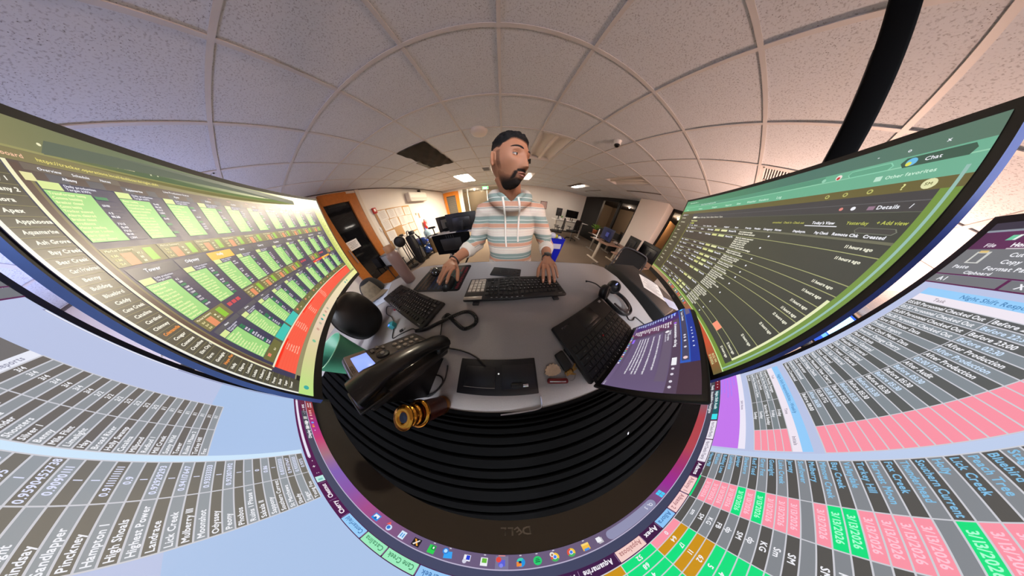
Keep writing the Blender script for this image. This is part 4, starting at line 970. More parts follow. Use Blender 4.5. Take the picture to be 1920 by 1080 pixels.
def keyboard(label, loc, rz, tilt, size, u, feet=True):
    M = Matrix.Translation(loc) @ Matrix.Rotation(rz, 4, 'Z') @ Matrix.Rotation(tilt, 4, 'X')
    t = thing('keyboard', label, 'keyboard', M=M)
    w_, d_ = size
    MB().rbox((0, 0, -.006), (w_, d_, .014), .005).obj('case', M_KB, t)
    K = full_layout(); ox = -22.5 * u / 2; oy = -6.3 * u / 2 - .004
    put_keys(t, K, u, ox, oy, .0012, M_KEY, M_LEG)
    m = MB(); put_text(m, 'Lenovo', (-w_ / 2 + .02, d_ / 2 - .010, .0013), (1, 0, 0), (0, 1, 0), .004); m.obj('maker_logo', M_LEG, t)
    if feet:
        for x in (-.165, .165): MB().rbox((x, d_ / 2 + .004, -.0145), (.026, .020, .008), .002).obj('flip_foot', M_DGREY, t)
    m = MB()
    for i in range(7): m.box((-.02 + i * .02, d_ / 2 - .008, .0014), (.007, .002, .0004))
    m.obj('indicator_marks', M_LEG, t)
    return t
tk = keyboard('main full size black keyboard under the man\'s left hand', (.038, .303, CZ - .2895), PI + .02, .085, (.437, .148), .0186)
# number pad caps and end plate are coloured a paler grey than the rest
kp = mat('key_pale_grey', (168, 156, 142), .35)
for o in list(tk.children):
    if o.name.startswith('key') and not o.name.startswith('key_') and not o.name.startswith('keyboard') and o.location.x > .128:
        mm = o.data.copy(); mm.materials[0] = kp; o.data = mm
MB().rbox((.1755, -.008, .0005), (.076, .118, .0022), .001, seg=1).obj('number_pad_plate', mat('plate_dark', (62, 56, 50), .4), tk)
MB().rbox((.178, .064, .0008), (.076, .018, .0022), .001, seg=1).obj('pale_end_plate', mat('plate_pale_grey', (150, 140, 128), .35), tk)
keyboard('second black keyboard lying askew beside the mouse pad', (-.492, .240, CZ - .2965), PI - .345, .05, (.430, .132), .0180, feet=False)

# mouse pad with a printed cheat sheet -----------------------------------
t = thing('mouse_pad', 'black mouse pad printed with coloured columns of small text, under the mouse', 'mouse pad', (-.378, .425, DZ), -.02)
pm = []
w_, d_, r_ = .30, .235, .016
for cx, cy, a0 in ((w_ / 2 - r_, d_ / 2 - r_, 0), (-w_ / 2 + r_, d_ / 2 - r_, PI / 2), (-w_ / 2 + r_, -d_ / 2 + r_, PI), (w_ / 2 - r_, -d_ / 2 + r_, PI * 1.5)):
    for i in range(6): pm.append((cx + r_ * math.cos(a0 + i * PI / 10), cy + r_ * math.sin(a0 + i * PI / 10)))
MB().prism(pm, .0003, .003).obj('pad', mat('pad_black', (15, 15, 17), .7), t)
prt = [MB() for _ in range(4)]
rnd = random.Random(3)
cols_ = [(.135, 2), (.108, 1), (.083, 1), (.055, 1), (.028, 3), (.0, 3), (-.028, 3), (-.055, 0), (-.083, 0), (-.112, 0)]
for x, ci in cols_:
    for i in range(20):
        y = -.10 + i * .0098; cc = 2 if (x > .09 and y > .045) else ci
        prt[cc].box((x - .004 + rnd.uniform(-.002, .002), y, .0031), (rnd.uniform(.010, .018), .0030, .0003))
for m, (n_, c) in zip(prt, (('amber', (120, 86, 58)), ('teal', (22, 104, 98)), ('red', (158, 40, 52)), ('blue', (26, 56, 104)))): m.obj('print_' + n_, mat('print_' + n_, c, .7), t)
# mouse in the hand and a glossy one next to it
def mouse(label, x, y, rz, glossy, z=-.306):
    t = thing('mouse', label, 'mouse', (x, y, CZ + z), rz)
    vs = []; n = 18; mrow = 10; fs = []
    for j in range(mrow + 1):
        a = PI / 2 * j / mrow
        for i in range(n):
            q = 2 * PI * i / n; ex = lambda v: math.copysign(abs(v) ** .8, v)
            vs.append((.031 * ex(math.cos(q)) * math.cos(a) ** .6, .054 * ex(math.sin(q)) * math.cos(a) ** .6, .036 * math.sin(a) * (1 + .12 * math.sin(q))))
    for j in range(mrow):
        for i in range(n): k = (i + 1) % n; fs.append((j * n + i, j * n + k, (j + 1) * n + k, (j + 1) * n + i))
    MB().add(vs, fs, 0, True).obj('shell', mat('mouse_gloss', (22, 20, 20), .16, coat=.6) if glossy else mat('mouse_black', (18, 17, 17), .4), t)
    MB().cyl((-.004, .032, .034), (.004, .032, .034), .009, n=14).obj('scroll_wheel', M_DGREY, t)
    MB().box((0, .034, .0350), (.0012, .036, .003)).obj('button_split', M_BLACKM, t)
    return t
mouse('black mouse under the man\'s right hand on the printed pad', -.303, .352, PI + .05, False)
mouse('glossy black mouse at the far left of the printed pad', -.455, .475, PI + .9, True)

# phone lying face down ----------------------------------------------------
t = thing('smartphone', 'black phone lying face down with a round magnet ring and lenses', 'phone', D(-.002, .432), -.24)
M_PH = mat('phone_case', (22, 21, 22), .6)
MB().rbox((0, 0, .0045), (.163, .078, .009), .004, seg=3).obj('case', M_PH, t)
for x, y in ((.068, .022), (.068, -.002), (.068, -.026), (.050, .010), (.050, -.014)): MB().lathe([(.0, .0006), (.0045, .0006), (.0062, 0)], (x, y, .0092), 14).obj('lens', mat('lens_black', (10, 10, 12), .1), t)
m = MB(); m.tube([(-.006 + .024 * math.cos(i * PI / 16), .024 * math.sin(i * PI / 16), .0090) for i in range(32)], .0009, 5, closed=True); m.obj('magnet_ring', M_DGREY, t)

# flat black charging wallet
t = thing('charging_pad', 'flat black charging pad with a recessed panel, plug and white dot', 'charging pad', D(-.037, -.018), -.03)
M_CP = mat('pad_navy_black', (17, 17, 22), .6)
MB().rbox((0, 0, .0018), (.208, .088, .0036), .0012, seg=1).obj('sheet', M_CP, t)
MB().rbox((-.045, .0, .0046), (.080, .050, .003), .0012, seg=1).obj('raised_panel', mat('pad_panel', (20, 20, 25), .5), t)
MB().tube([(-.086, -.026, .0062), (-.005, -.026, .0062)], .0007, 5).obj('panel_edge', mat('panel_edge_grey', (120, 118, 122), .4), t)
MB().rbox((.055, .0, .0040), (.085, .058, .001), .0004, seg=1).obj('outline', mat('pad_outline', (24, 24, 30), .45), t)
MB().ball((.004, .008, .0045), (.0022, .0022, .0008), nu=10, nv=6).obj('status_dot', mat('dot_white', (240, 240, 240), .4, emit=(1, 1, 1, 1), estr=.5), t)
m = MB().rbox((.050, -.020, .0075), (.030, .010, .007), .003); m.obj('plug_body', M_BLACK, t)
MB().rbox((.072, -.0215, .0075), (.014, .0075, .0035), .001).obj('plug_tip', M_CHROME, t)
o = MB().tube(spline([D(-.19, .055, -.3075), D(-.152, .051, -.3075), D(-.117, .042, -.3075), D(-.086, .026, -.305), D(-.070, .012, -.303)], 6), .0022, 8).obj('charging_cable', mat('cable_black', (20, 18, 18), .5)); tag(o, 'thin black cable running into the flat charging pad', 'cable')

# hex key
o = MB().tube(spline([D(-.030, -.1040, -.3065), D(.02, -.1015, -.3065), D(.058, -.0995, -.3065), D(.0675, -.093, -.3065), D(.0685, -.072, -.3065)], 6), .0026, 6, smooth=False).obj('hex_key', M_CHROME); tag(o, 'bent shiny hex key at the back edge of the desk', 'hex key')

# keys -------------------------------------------------------------------
t = thing('key_bunch', 'bunch of keys with black fob, shell charm and red pocket knife by the laptop', 'keys', D(.13, -.02))
MB().rbox((.020, .022, .007), (.030, .052, .012), .005, rot=rotm(0, 0, .35), seg=3).obj('car_fob', mat('fob_black', (20, 19, 19), .5), t)
m = MB(); n = 28; pr_ = []
for i in range(n): r = .0215 + .0016 * math.cos(i * PI); a = 2 * PI * i / n; pr_.append((-.017 + r * math.cos(a) * 1.05, -.001 + r * math.sin(a) * (.95 if math.sin(a) > 0 else .45)))
m.prism(pr_, .001, .007); m.obj('shell_charm', mat('mother_of_pearl', (206, 178, 150), .25, var=(60, .35)), t)
MB().rbox((-.010, -.0255, .006), (.058, .0135, .010), .005, rot=rotm(0, 0, -.2), seg=3).obj('pocket_knife', mat('knife_red', (110, 14, 20), .3), t)
MB().rbox((-.012, -.0262, .0114), (.044, .003, .001), .0004, rot=rotm(0, 0, -.2), seg=1).obj('knife_blade_edge', M_CHROME, t)
m = MB(); m.tube([(.031 + .014 * math.cos(i * PI / 10), -.020 + .014 * math.sin(i * PI / 10), .004 + .001 * (i % 2)) for i in range(20)], .0011, 6, closed=True); m.obj('key_ring', M_MET, t)
for i, a in enumerate((-.3, .25, .8)):
    m = MB().lathe([(.0, 0), (.007, 0), (.007, .0018), (0, .0018)], (.022 + .006 * i, -.013 + .002 * i, .003 + .002 * i), 12); m.box((.022 + .006 * i + .016 * math.cos(a), -.013 + .016 * math.sin(a), .004 + .002 * i), (.022, .005, .0016), rot=rotm(0, 0, a)); m.obj('key', mat('brass_key', (166, 128, 70), .35, metal=.9), t)

# laptop -------------------------------------------------------------------
LW, LD, LH = .314, .190, .213
t = thing('laptop', 'open black laptop with a lit purple chat screen at the right', 'laptop', (.288, .155, DZ), PI + .3544)
M_LT = mat('laptop_black', (21, 20, 21), .5)
MB().rbox((0, LD / 2, .010), (LW, LD, .016), .004).obj('base', M_LT, t)
put_keys(t, laptop_layout(), .0198, -.1465, .080, .0182, mat('laptop_key', (17, 16, 17), .45), M_LEG, .0022, .0026)
MB().rbox((.0, .036, .0184), (.098, .052, .001), .0004, seg=1).obj('touchpad', mat('touchpad_black', (26, 24, 25), .35), t)
MB().rbox((.0, .067, .0186), (.098, .011, .0014), .0006, seg=1).obj('pad_buttons', mat('pad_buttons', (30, 26, 26), .4), t)
MB().ball((.010, .118, .0215), (.0034, .0034, .0022), nu=10, nv=6).obj('pointing_stick', mat('stick_red', (176, 24, 30), .6), t)
m = MB(); put_text(m, 'ThinkPad', (.095, .016, .0184), (1, 0, 0), (0, 1, 0), .0062, bold=.05); m.obj('maker_logo', mat('logo_silver', (190, 182, 190), .35), t)
MB().rbox((-.128, .018, .0184), (.018, .010, .0006), .0002, seg=1).obj('sticker', mat('sticker_grey', (150, 150, 150), .4), t)
for x in (-.115, .115): MB().cyl((x - .022, LD + .002, .016), (x + .022, LD + .002, .016), .006, n=12).obj('hinge', M_DGREY, t)
MB().box((LW / 2 + .0004, .07, .010), (.001, .05, .007)).obj('side_ports', mat('port_grey', (70, 70, 74), .4), t)
ang = .19
lid = MB().rbox((0, .0035, LH / 2), (LW, .007, LH), .004).obj('lid', M_LT, t, (0, LD + .002, .019), (-ang, 0, 0))
Lp = Screen(1920, 1200, LW - .022, 0)
R = Lp.rect
R(0, 0, 1920, 1200, stops([(0, (84, 62, 100)), (600, (88, 72, 96)), (1920, (106, 90, 124))]), 0)
R(0, 0, 1920, 210, (70, 48, 62), 1); R(0, 0, 1480, 96, (34, 56, 150), 2); R(0, 96, 1480, 210, (44, 92, 190), 2); R(20, 112, 1440, 192, (74, 70, 96), 3)
R(20, 20, 300, 90, (110, 100, 128), 3); Lp.disc(36, 54, 16, (240, 150, 120), 4)
for i, x in enumerate((760, 840, 920, 1010, 1100, 1200)): Lp.disc(x, 50, 12, (220, 226, 246), 3)
Lp.text(120, 168, 34, 'Teams  Channels', WHT); Lp.disc(40, 152, 30, (90, 190, 250), 4)
for x in (900, 960, 1040, 1180): Lp.disc(x, 152, 18, (226, 222, 232), 4)
Lp.disc(1390, 152, 26, (240, 206, 206), 4)
R(0, 210, 1920, 330, (84, 66, 88), 1); R(0, 210, 300, 1200, stops([(0, (44, 44, 120)), (300, (84, 46, 108))]), 2); R(300, 330, 560, 1200, stops([(300, (104, 44, 84)), (560, (96, 56, 90))]), 2)
for i in range(15): Lp.text(40, 300 + i * 58, 34, ('Home', 'Activity', 'Chat', 'Teams', 'Calendar', 'Calls', 'Files', 'Apps')[i % 8], (200, 216, 250), maxw=120 + 50 * (i % 3), bold=.1)
Lp.disc(70, 300, 44, (60, 90, 230), 3)
for i in range(17): Lp.text(320, 380 + i * 46, 32, ('General', 'Night shift', 'Solar ops', 'Turnover', 'Alerts', 'Announce')[i % 6], WHT, maxw=110 + 40 * ((i * 7) % 4), bold=.1)
R(330, 236, 900, 320, (96, 78, 98), 3); Lp.text(480, 300, 40, '# announcements - site log', WHT, bold=.1); Lp.disc(440, 284, 26, (170, 100, 240), 4)
R(620, 340, 1760, 470, (106, 92, 114), 3); R(620, 490, 1760, 1080, (104, 88, 120), 3)
Lp.disc(650, 420, 36, (240, 236, 240), 4); Lp.text(720, 410, 30, 'Site update', WHT); Lp.text(720, 452, 24, 'posted 8:14 PM', (210, 204, 220)); Lp.text(640, 380, 30, 'Replies', WHT)
for i in range(8):
    if i in (1, 3): continue
    Lp.text(680, 560 + i * 54, 30, 'Crews will return to the site at dawn to check the remaining inverters and report', (240, 238, 244), maxw=960 if i % 3 else 880, bold=.08)
R(1360, 250, 1500, 310, (240, 240, 244), 4)
for x in (1560, 1650, 1760, 1840): Lp.disc(x, 284, 18, (220, 214, 226), 4)
R(620, 1060, 760, 1110, (150, 110, 244), 4)
R(0, 1130, 1920, 1200, stops([(0, (96, 74, 116)), (1920, (112, 96, 128))]), 4)
for i in range(16): Lp.disc(430 + i * 62, 1165, 20, [(230, 130, 80), (120, 206, 120), (120, 170, 240), (230, 230, 240)][i % 4], 5)
Lp.text(1820, 1176, 26, '10:52 PM', WHT, maxw=90); Lp.text(60, 1176, 26, '54 F', WHT)
for mbx, n_ in ((Lp.a, 'screen_image'), (Lp.t, 'screen_lettering')):
    o = mbx.obj(n_, M_SCR, lid); o.location = (0, -.0002, LH / 2 + .006)
o = MB().rbox((.1655, .013, .0045), (.011, .050, .009), .003, rot=rotm(0, 0, .45)).obj('usb_stick', M_BLACK, None, D(.012, -.002)); tag(o, 'small black stick lying against the laptop edge', 'usb stick')

# headset ------------------------------------------------------------------
t = thing('headset', 'black headset with boom microphone lying behind the laptop', 'headset', D(.53, .20))
hd = [(-.062, .010, .016), (-.048, -.050, .014), (-.020, -.096, .013), (.030, -.108, .013), (.072, -.082, .014), (.086, -.02, .016), (.055, .040, .018)]
MB().tube(spline(hd, 6), .0085, 10, flat=(.55, 1.3, (0, 0, 1))).obj('headband', mat('headset_black', (18, 17, 19), .4), t)
MB().tube(spline([(p[0] * .8 + .004, p[1] * .85, p[2] + .009) for p in hd[1:-1]], 6), .0048, 8).obj('band_padding', mat('padding_brown', (48, 34, 32), .7), t)
def cup(c, rx_, name):
    M = rotm(1.15, 0, rx_)
    MB().lathe([(0, -.015), (.030, -.014), (.037, -.005), (.037, .007), (.029, .016), (.0, .018)], c, 22, M=M).obj('ear_cup', MATS['headset_black'], t)
    q = MB(); q.tube([tuple(M @ Vector((.028 * math.cos(i * PI / 10), .028 * math.sin(i * PI / 10), .014)) + Vector(c)) for i in range(20)], .0085, 8, closed=True); q.obj('ear_cushion', mat('cushion_black', (14, 13, 14), .75), t)
cup((-.060, .024, .034), .4, 0); cup((.048, .052, .034), -.5, 1)
MB().tube(spline([(-.066, .036, .040), (-.082, .068, .044), (-.104, .092, .040), (-.122, .104, .034)], 6), [.0032] * 16 + [.0056] * 3, 8).obj('microphone_boom', MATS['headset_black'], t)
MB().ball((.044, .045, .062), (.008, .003, .008), nu=12, nv=8).obj('cup_light', mat('led_blue_white', (200, 210, 255), .3, emit=(.35, .4, 1, 1), estr=.6), t)
o = MB().tube(spline([D(.555, .100, -.306), D(.545, .070, -.306), D(.575, .062, -.306), D(.605, .072, -.306), D(.625, .045, -.306), D(.650, .0, -.306)], 7), .0026, 8).obj('headset_cable', MATS['cable_black']); tag(o, 'dark cable looping on the desk between headset and laptop screen', 'cable')

# desk phone ---------------------------------------------------------------
t0 = .80
bl = Vector((-.184, .055, CZ - .292)); br = Vector((-.338, .090, CZ - .292)); mid = (bl + br) / 2
ux = (bl - br).normalized()                               # the phone user's left is +x, so x axis = user's right
xr = -ux; bk = Vector((xr.y * -1, xr.x, 0)).normalized()
if bk.y > 0: bk = -bk
back = bk * math.cos(t0) + Vector((0, 0, 1)) * math.sin(t0); nrm = xr.cross(back)
if nrm.z < 0: nrm = -nrm
Mp = Matrix(((xr.x, back.x, nrm.x, mid.x), (xr.y, back.y, nrm.y, mid.y), (xr.z, back.z, nrm.z, mid.z), (0, 0, 0, 1)))
t = thing('desk_phone', 'dark office desk phone on a wedge stand with lit blue display', 'telephone', M=Mp)
M_DP = mat('phone_charcoal', (44, 41, 39), .38, coat=.15); M_HS = mat('handset_gloss', (13, 12, 12), .3, coat=.2)
PW, PL = .162, .200
MB().rbox((0, PL / 2, -.010), (PW, PL, .022), .006, seg=2).obj('body', M_DP, t)
Vi = Mp.inverted()
st = MB(); pts = [Vi @ Vector(p) for p in [(mid + xr * sx * .07 + back * q + nrm * -.02)[:] for sx in (-1, 1) for q in (.03, .185)]]
gl = [Vector(((Mp @ p).x, (Mp @ p).y, CZ - .309)) for p in pts]
st.add([tuple(p) for p in pts] + [tuple(Vi @ g) for g in gl], [(0, 1, 3, 2), (4, 6, 7, 5), (0, 4, 5, 1), (2, 3, 7, 6), (1, 5, 7, 3), (0, 2, 6, 4)]); st.obj('stand', M_BLACK, t)
MB().rbox((.030, .172, .0022), (.094, .046, .004), .0015, seg=1).obj('display_bezel', mat('bezel_tan_grey', (120, 104, 94), .4), t)
MB().rbox((.026, .167, .0046), (.068, .034, .001), .0004, seg=1).obj('display', mat('lcd_blue', (90, 130, 240), .3, emit=(.30, .40, 1.0, 1), estr=.95), t)
m = MB(); put_text(m, 'CISCO', (.004, .1875, .0046), (1, 0, 0), (0, 1, 0), .0062, bold=.04); m.obj('maker_logo', mat('logo_dark', (58, 50, 46), .5), t)
kb = MB().lathe([(.0062, 0), (.0062, .003), (.0045, .0042), (0, .0044)], n=14).mesh('dial_key', mat('dial_key_grey', (150, 140, 128), .35))
for r in range(4):
    for c in range(3): link('dial_key', kb, t, (.004 + c * .0235, .026 + r * .0185, .001))
m = MB()
for i, ch in enumerate('*0#789456123'): put_text(m, ch, (.0025 + (i % 3) * .0235, .0245 + (i // 3) * .0185, .0056), (1, 0, 0), (0, 1, 0), .004)
m.obj('dial_legends', M_INK, t)['kind'] = 'stuff'
MB().lathe([(.015, 0), (.015, .003), (.010, .0042), (0, .0042)], (.030, .122, .001), 24).obj('navigation_ring', M_BLACK, t)
MB().lathe([(.006, 0), (.006, .0035), (0, .004)], (.030, .122, .0045), 16).obj('select_button', M_MET, t)
for x, y in ((.002, .136), (.060, .136), (.002, .110), (.060, .110), (.070, .122)): MB().rbox((x, y, .0025), (.013, .008, .004), .0015, seg=1).obj('soft_key', mat('soft_key', (104, 96, 90), .4), t)
# handset on the user's left side
hs = MB(); prof = []
for i in range(15):
    q = i / 14; y = .004 + .205 * q; z = .022 + .016 * (abs(q - .5) * 2) ** 2.2 * -1 + .012; prof.append((-.064, y, z))
hs.tube(prof, [.021 if abs(i - 7) > 4 else .018 for i in range(15)], 12, flat=(1.35, .8, (0, 0, 1)))
hs.rbox((-.064, .022, .010), (.050, .046, .024), .008); hs.rbox((-.064, .190, .010), (.050, .046, .024), .008)
hs.obj('handset', M_HS, t)
MB().rbox((-.064, .19, .003), (.052, .05, .006), .002).obj('cradle', M_DP, t)
# coiled cord
path = spline([D(-.238, .062, -.300), D(-.236, .085, -.303)], 3)
o = MB().tube(spline([D(-.206, .050, -.296), D(-.222, .058, -.302), D(-.236, .105, -.305), D(-.246, .150, -.303)], 6), .002, 7)
c_path = spline([D(-.246, .152, -.302), D(-.232, .172, -.3015), D(-.195, .145, -.3015), D(-.150, .118, -.3015), D(-.116, .135, -.3015), D(-.116, .160, -.3015), D(-.142, .182, -.3010), D(-.178, .178, -.299), D(-.235, .142, -.294), D(-.30, .112, -.3015), D(-.345, .100, -.302)], 40)
tot = [0]
for a, b in zip(c_path, c_path[1:]): tot.append(tot[-1] + (b - a).length)
hel = []; turns = tot[-1] / .0042; NP = int(turns * 8); k = 0
for i in range(NP + 1):
    s_ = tot[-1] * i / NP
    while k < len(tot) - 2 and tot[k + 1] < s_: k += 1
    f_ = (s_ - tot[k]) / max(1e-9, tot[k + 1] - tot[k]); p = c_path[k].lerp(c_path[k + 1], f_); d_ = (c_path[k + 1] - c_path[k]).normalized()
    n1 = Vector((0, 0, 1)); n2 = d_.cross(n1).normalized(); a = 2 * PI * i / 8
    hel.append(p + (n1 * math.sin(a) + n2 * math.cos(a)) * .0058)
o.tube(hel, .0017, 5); o = o.obj('coiled_cord', mat('cord_black', (15, 14, 14), .4)); tag(o, 'black coiled phone cord looping across the desk', 'cord')

# telescope ----------------------------------------------------------------
ax = Vector((-.174, -.091, CZ - .3018)); d_ = Vector((.004, .002, .152)).normalized(); u_ = d_.cross(Vector((0, 1, 0))).normalized(); v_ = d_.cross(u_)
u_ = u_ * 1.02; v_ = v_ * 1.02; d_ = d_ * .93
Mt = Matrix(((u_.x, v_.x, d_.x, ax.x), (u_.y, v_.y, d_.y, ax.y), (u_.z, v_.z, d_.z, ax.z), (0, 0, 0, 1)))
t = thing('spyglass', 'small brass spyglass with a dark wooden barrel standing behind the desk phone', 'telescope', M=Mt)
M_BR = mat('brass', (206, 142, 52), .22, metal=1.0)
MB().lathe([(.0, -.006), (.0195, -.006), (.021, 0), (.021, .012), (.0205, .014)], n=28).obj('front_ring', mat('brass_dark', (150, 96, 40), .3, metal=1.0), t)
MB().lathe([(.0202, .012), (.0206, .05), (.0202, .088)], n=28).obj('barrel', mat('mahogany', (66, 30, 22), .35, var=(30, .2)), t)
MB().lathe([(.0204, .086), (.0232, .087), (.0236, .090), (.0232, .094), (.019, .095)], n=28).obj('collar', M_BR, t)
MB().lathe([(.0165, .094), (.0165, .103), (.0172, .104), (.0172, .106), (.0155, .107), (.0155, .115), (.0162, .116), (.0162, .118), (.0140, .119), (.0140, .126)], n=28).obj('draw_tubes', M_BR, t)
MB().lathe([(.0140, .124), (.0185, .126), (.0192, .129), (.0185, .132), (.010, .1325), (.0075, .130)], n=28).obj('eyepiece', M_BR, t)
MB().lathe([(.0078, .1302), (0, .1300)], n=20).obj('eye_lens', mat('eye_lens_blue', (16, 28, 60), .08), t)

# cup, bottle, cases and oddments at the left --------------------------------
t = thing('tumbler', 'tapered translucent teal green plastic tumbler beside the desk phone', 'cup', D(-.535, -.055))
M_CUP = mat('cup_teal', (70, 136, 108), .35, var=(4, .1), trans=.0)
MB().lathe([(0, .003), (.038, .003), (.040, .001), (.043, .02), (.057, .140), (.0585, .1425), (.057, .1435), (.0555, .1425), (.0415, .02), (.037, .008), (0, .007)], n=36).obj('cup_wall', M_CUP, t)
MB().tube([(.0572 * math.cos(i * PI / 18), .0572 * math.sin(i * PI / 18), .1428) for i in range(36)], .0014, 6, closed=True).obj('rim', mat('cup_rim', (124, 172, 132), .3), t)
t = thing('water_bottle', 'tall mauve water bottle with a tan screw cap on the desk corner', 'bottle', D(-.628, .418))
MB().lathe([(0, .001), (.032, .001), (.0345, .006), (.0345, .185), (.032, .197), (.026, .206), (.024, .208)], n=32).obj('flask', mat('mauve_metal', (134, 106, 98), .35), t)
MB().lathe([(.0235, .206), (.0245, .208), (.0245, .238), (.0225, .243), (0, .244)], n=28).obj('cap', mat('cap_tan', (168, 124, 92), .5), t)
t = thing('headphone_case', 'rounded black zip case standing behind the second keyboard', 'case', D(-.60, .088), .12)
vs = []; fs = []; nu, nv = 30, 18
for j in range(nv + 1):
    p = -PI / 2 + PI * j / nv
    for i in range(nu):
        q = 2 * PI * i / nu; ex = lambda v, e: math.copysign(abs(v) ** e, v)
        vs.append((.047 * ex(math.cos(p), .7) * ex(math.cos(q), .9), .078 * ex(math.cos(p), .75) * ex(math.sin(q), .8), .100 + .099 * ex(math.sin(p), .8)))
for j in range(nv):
    for i in range(nu): k = (i + 1) % nu; fs.append((j * nu + i, j * nu + k, (j + 1) * nu + k, (j + 1) * nu + i))
MB().add(vs, fs, 0, True).obj('shell', mat('case_black', (20, 18, 18), .5, bump=(300, .2)), t)
zp = [(0, .0795 * math.copysign(abs(math.cos(a)) ** .78, math.cos(a)), .100 + .1005 * math.copysign(abs(math.sin(a)) ** .8, math.sin(a))) for a in [i * PI / 24 for i in range(48)]]
MB().tube(zp, .0016, 6, closed=True).obj('zip', mat('zip_dark', (40, 36, 36), .5), t)
t = thing('usb_hub', 'small turquoise cube gadget with a blue light by the black case', 'gadget', D(-.487, .108), .5)
MB().rbox((0, 0, .013), (.024, .024, .026), .003).obj('shell', mat('turquoise', (44, 132, 142), .4), t)
MB().ball((-.004, -.006, .0262), (.004, .004, .0012), nu=10, nv=6).obj('led', mat('led_blue', (60, 90, 255), .3, emit=(.1, .16, 1, 1), estr=2.0), t)
o = MB().rbox((0, 0, .004), (.014, .010, .008), .002).obj('push_pin', mat('pin_red', (190, 50, 60), .5), None, D(-.556, .192), (0, 0, .3)); tag(o, 'tiny red bit on the desk beside the second keyboard', 'pin')
t = thing('cable_plug', 'small grey and black plug lying near the turquoise gadget', 'plug', D(-.425, .095), .7)
MB().rbox((0, 0, .005), (.016, .009, .008), .002).obj('shell', M_BLACK, t); MB().rbox((.012, 0, .005), (.010, .006, .004), .001, seg=1).obj('tip', M_MET, t)
for lab, pts in (('thin black cable looping from the second keyboard down past the case', [D(-.60, .21, -.306), D(-.64, .205, -.306), D(-.60, .165, -.306), D(-.545, .15, -.306), D(-.50, .125, -.306), D(-.47, .10, -.306)]),
                 ('thin black cable between the turquoise gadget and the desk phone', [D(-.478, .098, -.306), D(-.455, .060, -.306), D(-.430, .075, -.306), D(-.400, .094, -.306), D(-.370, .108, -.306), D(-.342, .10, -.305)]),
                 ('black cable loop on the desk at the right of the desk phone', [D(-.29, -.045, -.306), D(-.24, -.030, -.306), D(-.20, -.024, -.306), D(-.186, -.040, -.306), D(-.215, -.078, -.306), D(-.262, -.085, -.306)]),
                 ('black cable end standing beside the charging pad', [D(-.25, -.09, -.306), D(-.205, -.068, -.306), D(-.182, -.036, -.306), D(-.175, -.008, -.300), D(-.174, .006, -.296)])):
    o = MB().tube(spline(pts, 7), .0021, 7).obj('cable', MATS['cable_black']); tag(o, lab, 'cable')
o = MB().rbox((0, 0, .03), (.028, .02, .06), .005).obj('lilac_reflection_block', mat('lilac_reflection', (120, 110, 190), .35), None, D(-.66, -.03), (0, 0, .4)); tag(o, 'small lilac block coloured like a reflection between the tumbler and the black case', 'case')  # block and its lilac colour stand in for a reflection
# cap and papers at the far left of the desk
t = thing('baseball_cap', 'black cap with a khaki patterned front lying by the papers', 'cap', D(-.93, .325, -.305), 1.2)
vs = []; fs = []; nu, nv = 28, 9
for j in range(nv + 1):
    p = PI / 2 * j / nv
    for i in range(nu): q = 2 * PI * i / nu; vs.append((.078 * math.cos(p) ** .8 * math.cos(q), .092 * math.cos(p) ** .8 * math.sin(q), .002 + .105 * math.sin(p)))
for j in range(nv):
    for i in range(nu): k = (i + 1) % nu; fs.append((j * nu + i, j * nu + k, (j + 1) * nu + k, (j + 1) * nu + i))
MB().add(vs, fs, 0, True).obj('crown', mat('cap_black', (17, 15, 16), .85), t)
mb = MB(); vs = []; fs = []
for j in range(7):
    p = PI / 2 * j / 9
    for i in range(11): q = -2.6 + 1.5 * i / 10; vs.append((.081 * math.cos(p) ** .8 * math.cos(q), .095 * math.cos(p) ** .8 * math.sin(q), .002 + .106 * math.sin(p)))
for j in range(6):
    for i in range(10): a = j * 11 + i; fs.append((a, a + 1, a + 12, a + 11))
mb.add(vs, fs, 0, True); mb.obj('front_patch', mat('khaki_pattern', (112, 98, 78), .9, var=(45, .5)), t)
vs = []; fs = []
for i in range(13):
    q = -2.7 + 1.7 * i / 12
    for r in (1.0, 1.35, 1.65): vs.append((.078 * r * math.cos(q), .092 * r * math.sin(q), .006 - .004 * (r - 1) * 4 * abs(i - 6) / 6 + .002))
for i in range(12):
    for r in range(2): a = i * 3 + r; fs.append((a, a + 1, a + 4, a + 3))
MB().add(vs, fs, 0, True).obj('brim', mat('cap_brim', (120, 104, 82), .9), t)
for i, (x, y, rz, s_, lab) in enumerate(((-.83, .285, .62, (.15, .21), 'pale blue printed sheet lying beside the second keyboard'), (-1.0, .20, .35, (.15, .21), 'white sheet lying under the left monitor behind the cap'))):
    t = thing('paper_sheet', lab, 'paper', (x, y, DZ + .0012 + .0006 * i), rz)
    MB().box((0, 0, 0), (s_[0], s_[1], .0008)).obj('sheet', (mat('paper_blue', (176, 182, 196), .8), M_PAPER)[i], t)
    m = MB()
    for q in range(9): m.box((-.01, .08 - q * .018, .0005), (.10 - .02 * (q % 3), .0025, .0002))
    m.obj('print', mat('print_grey', (140, 142, 156), .8), t)
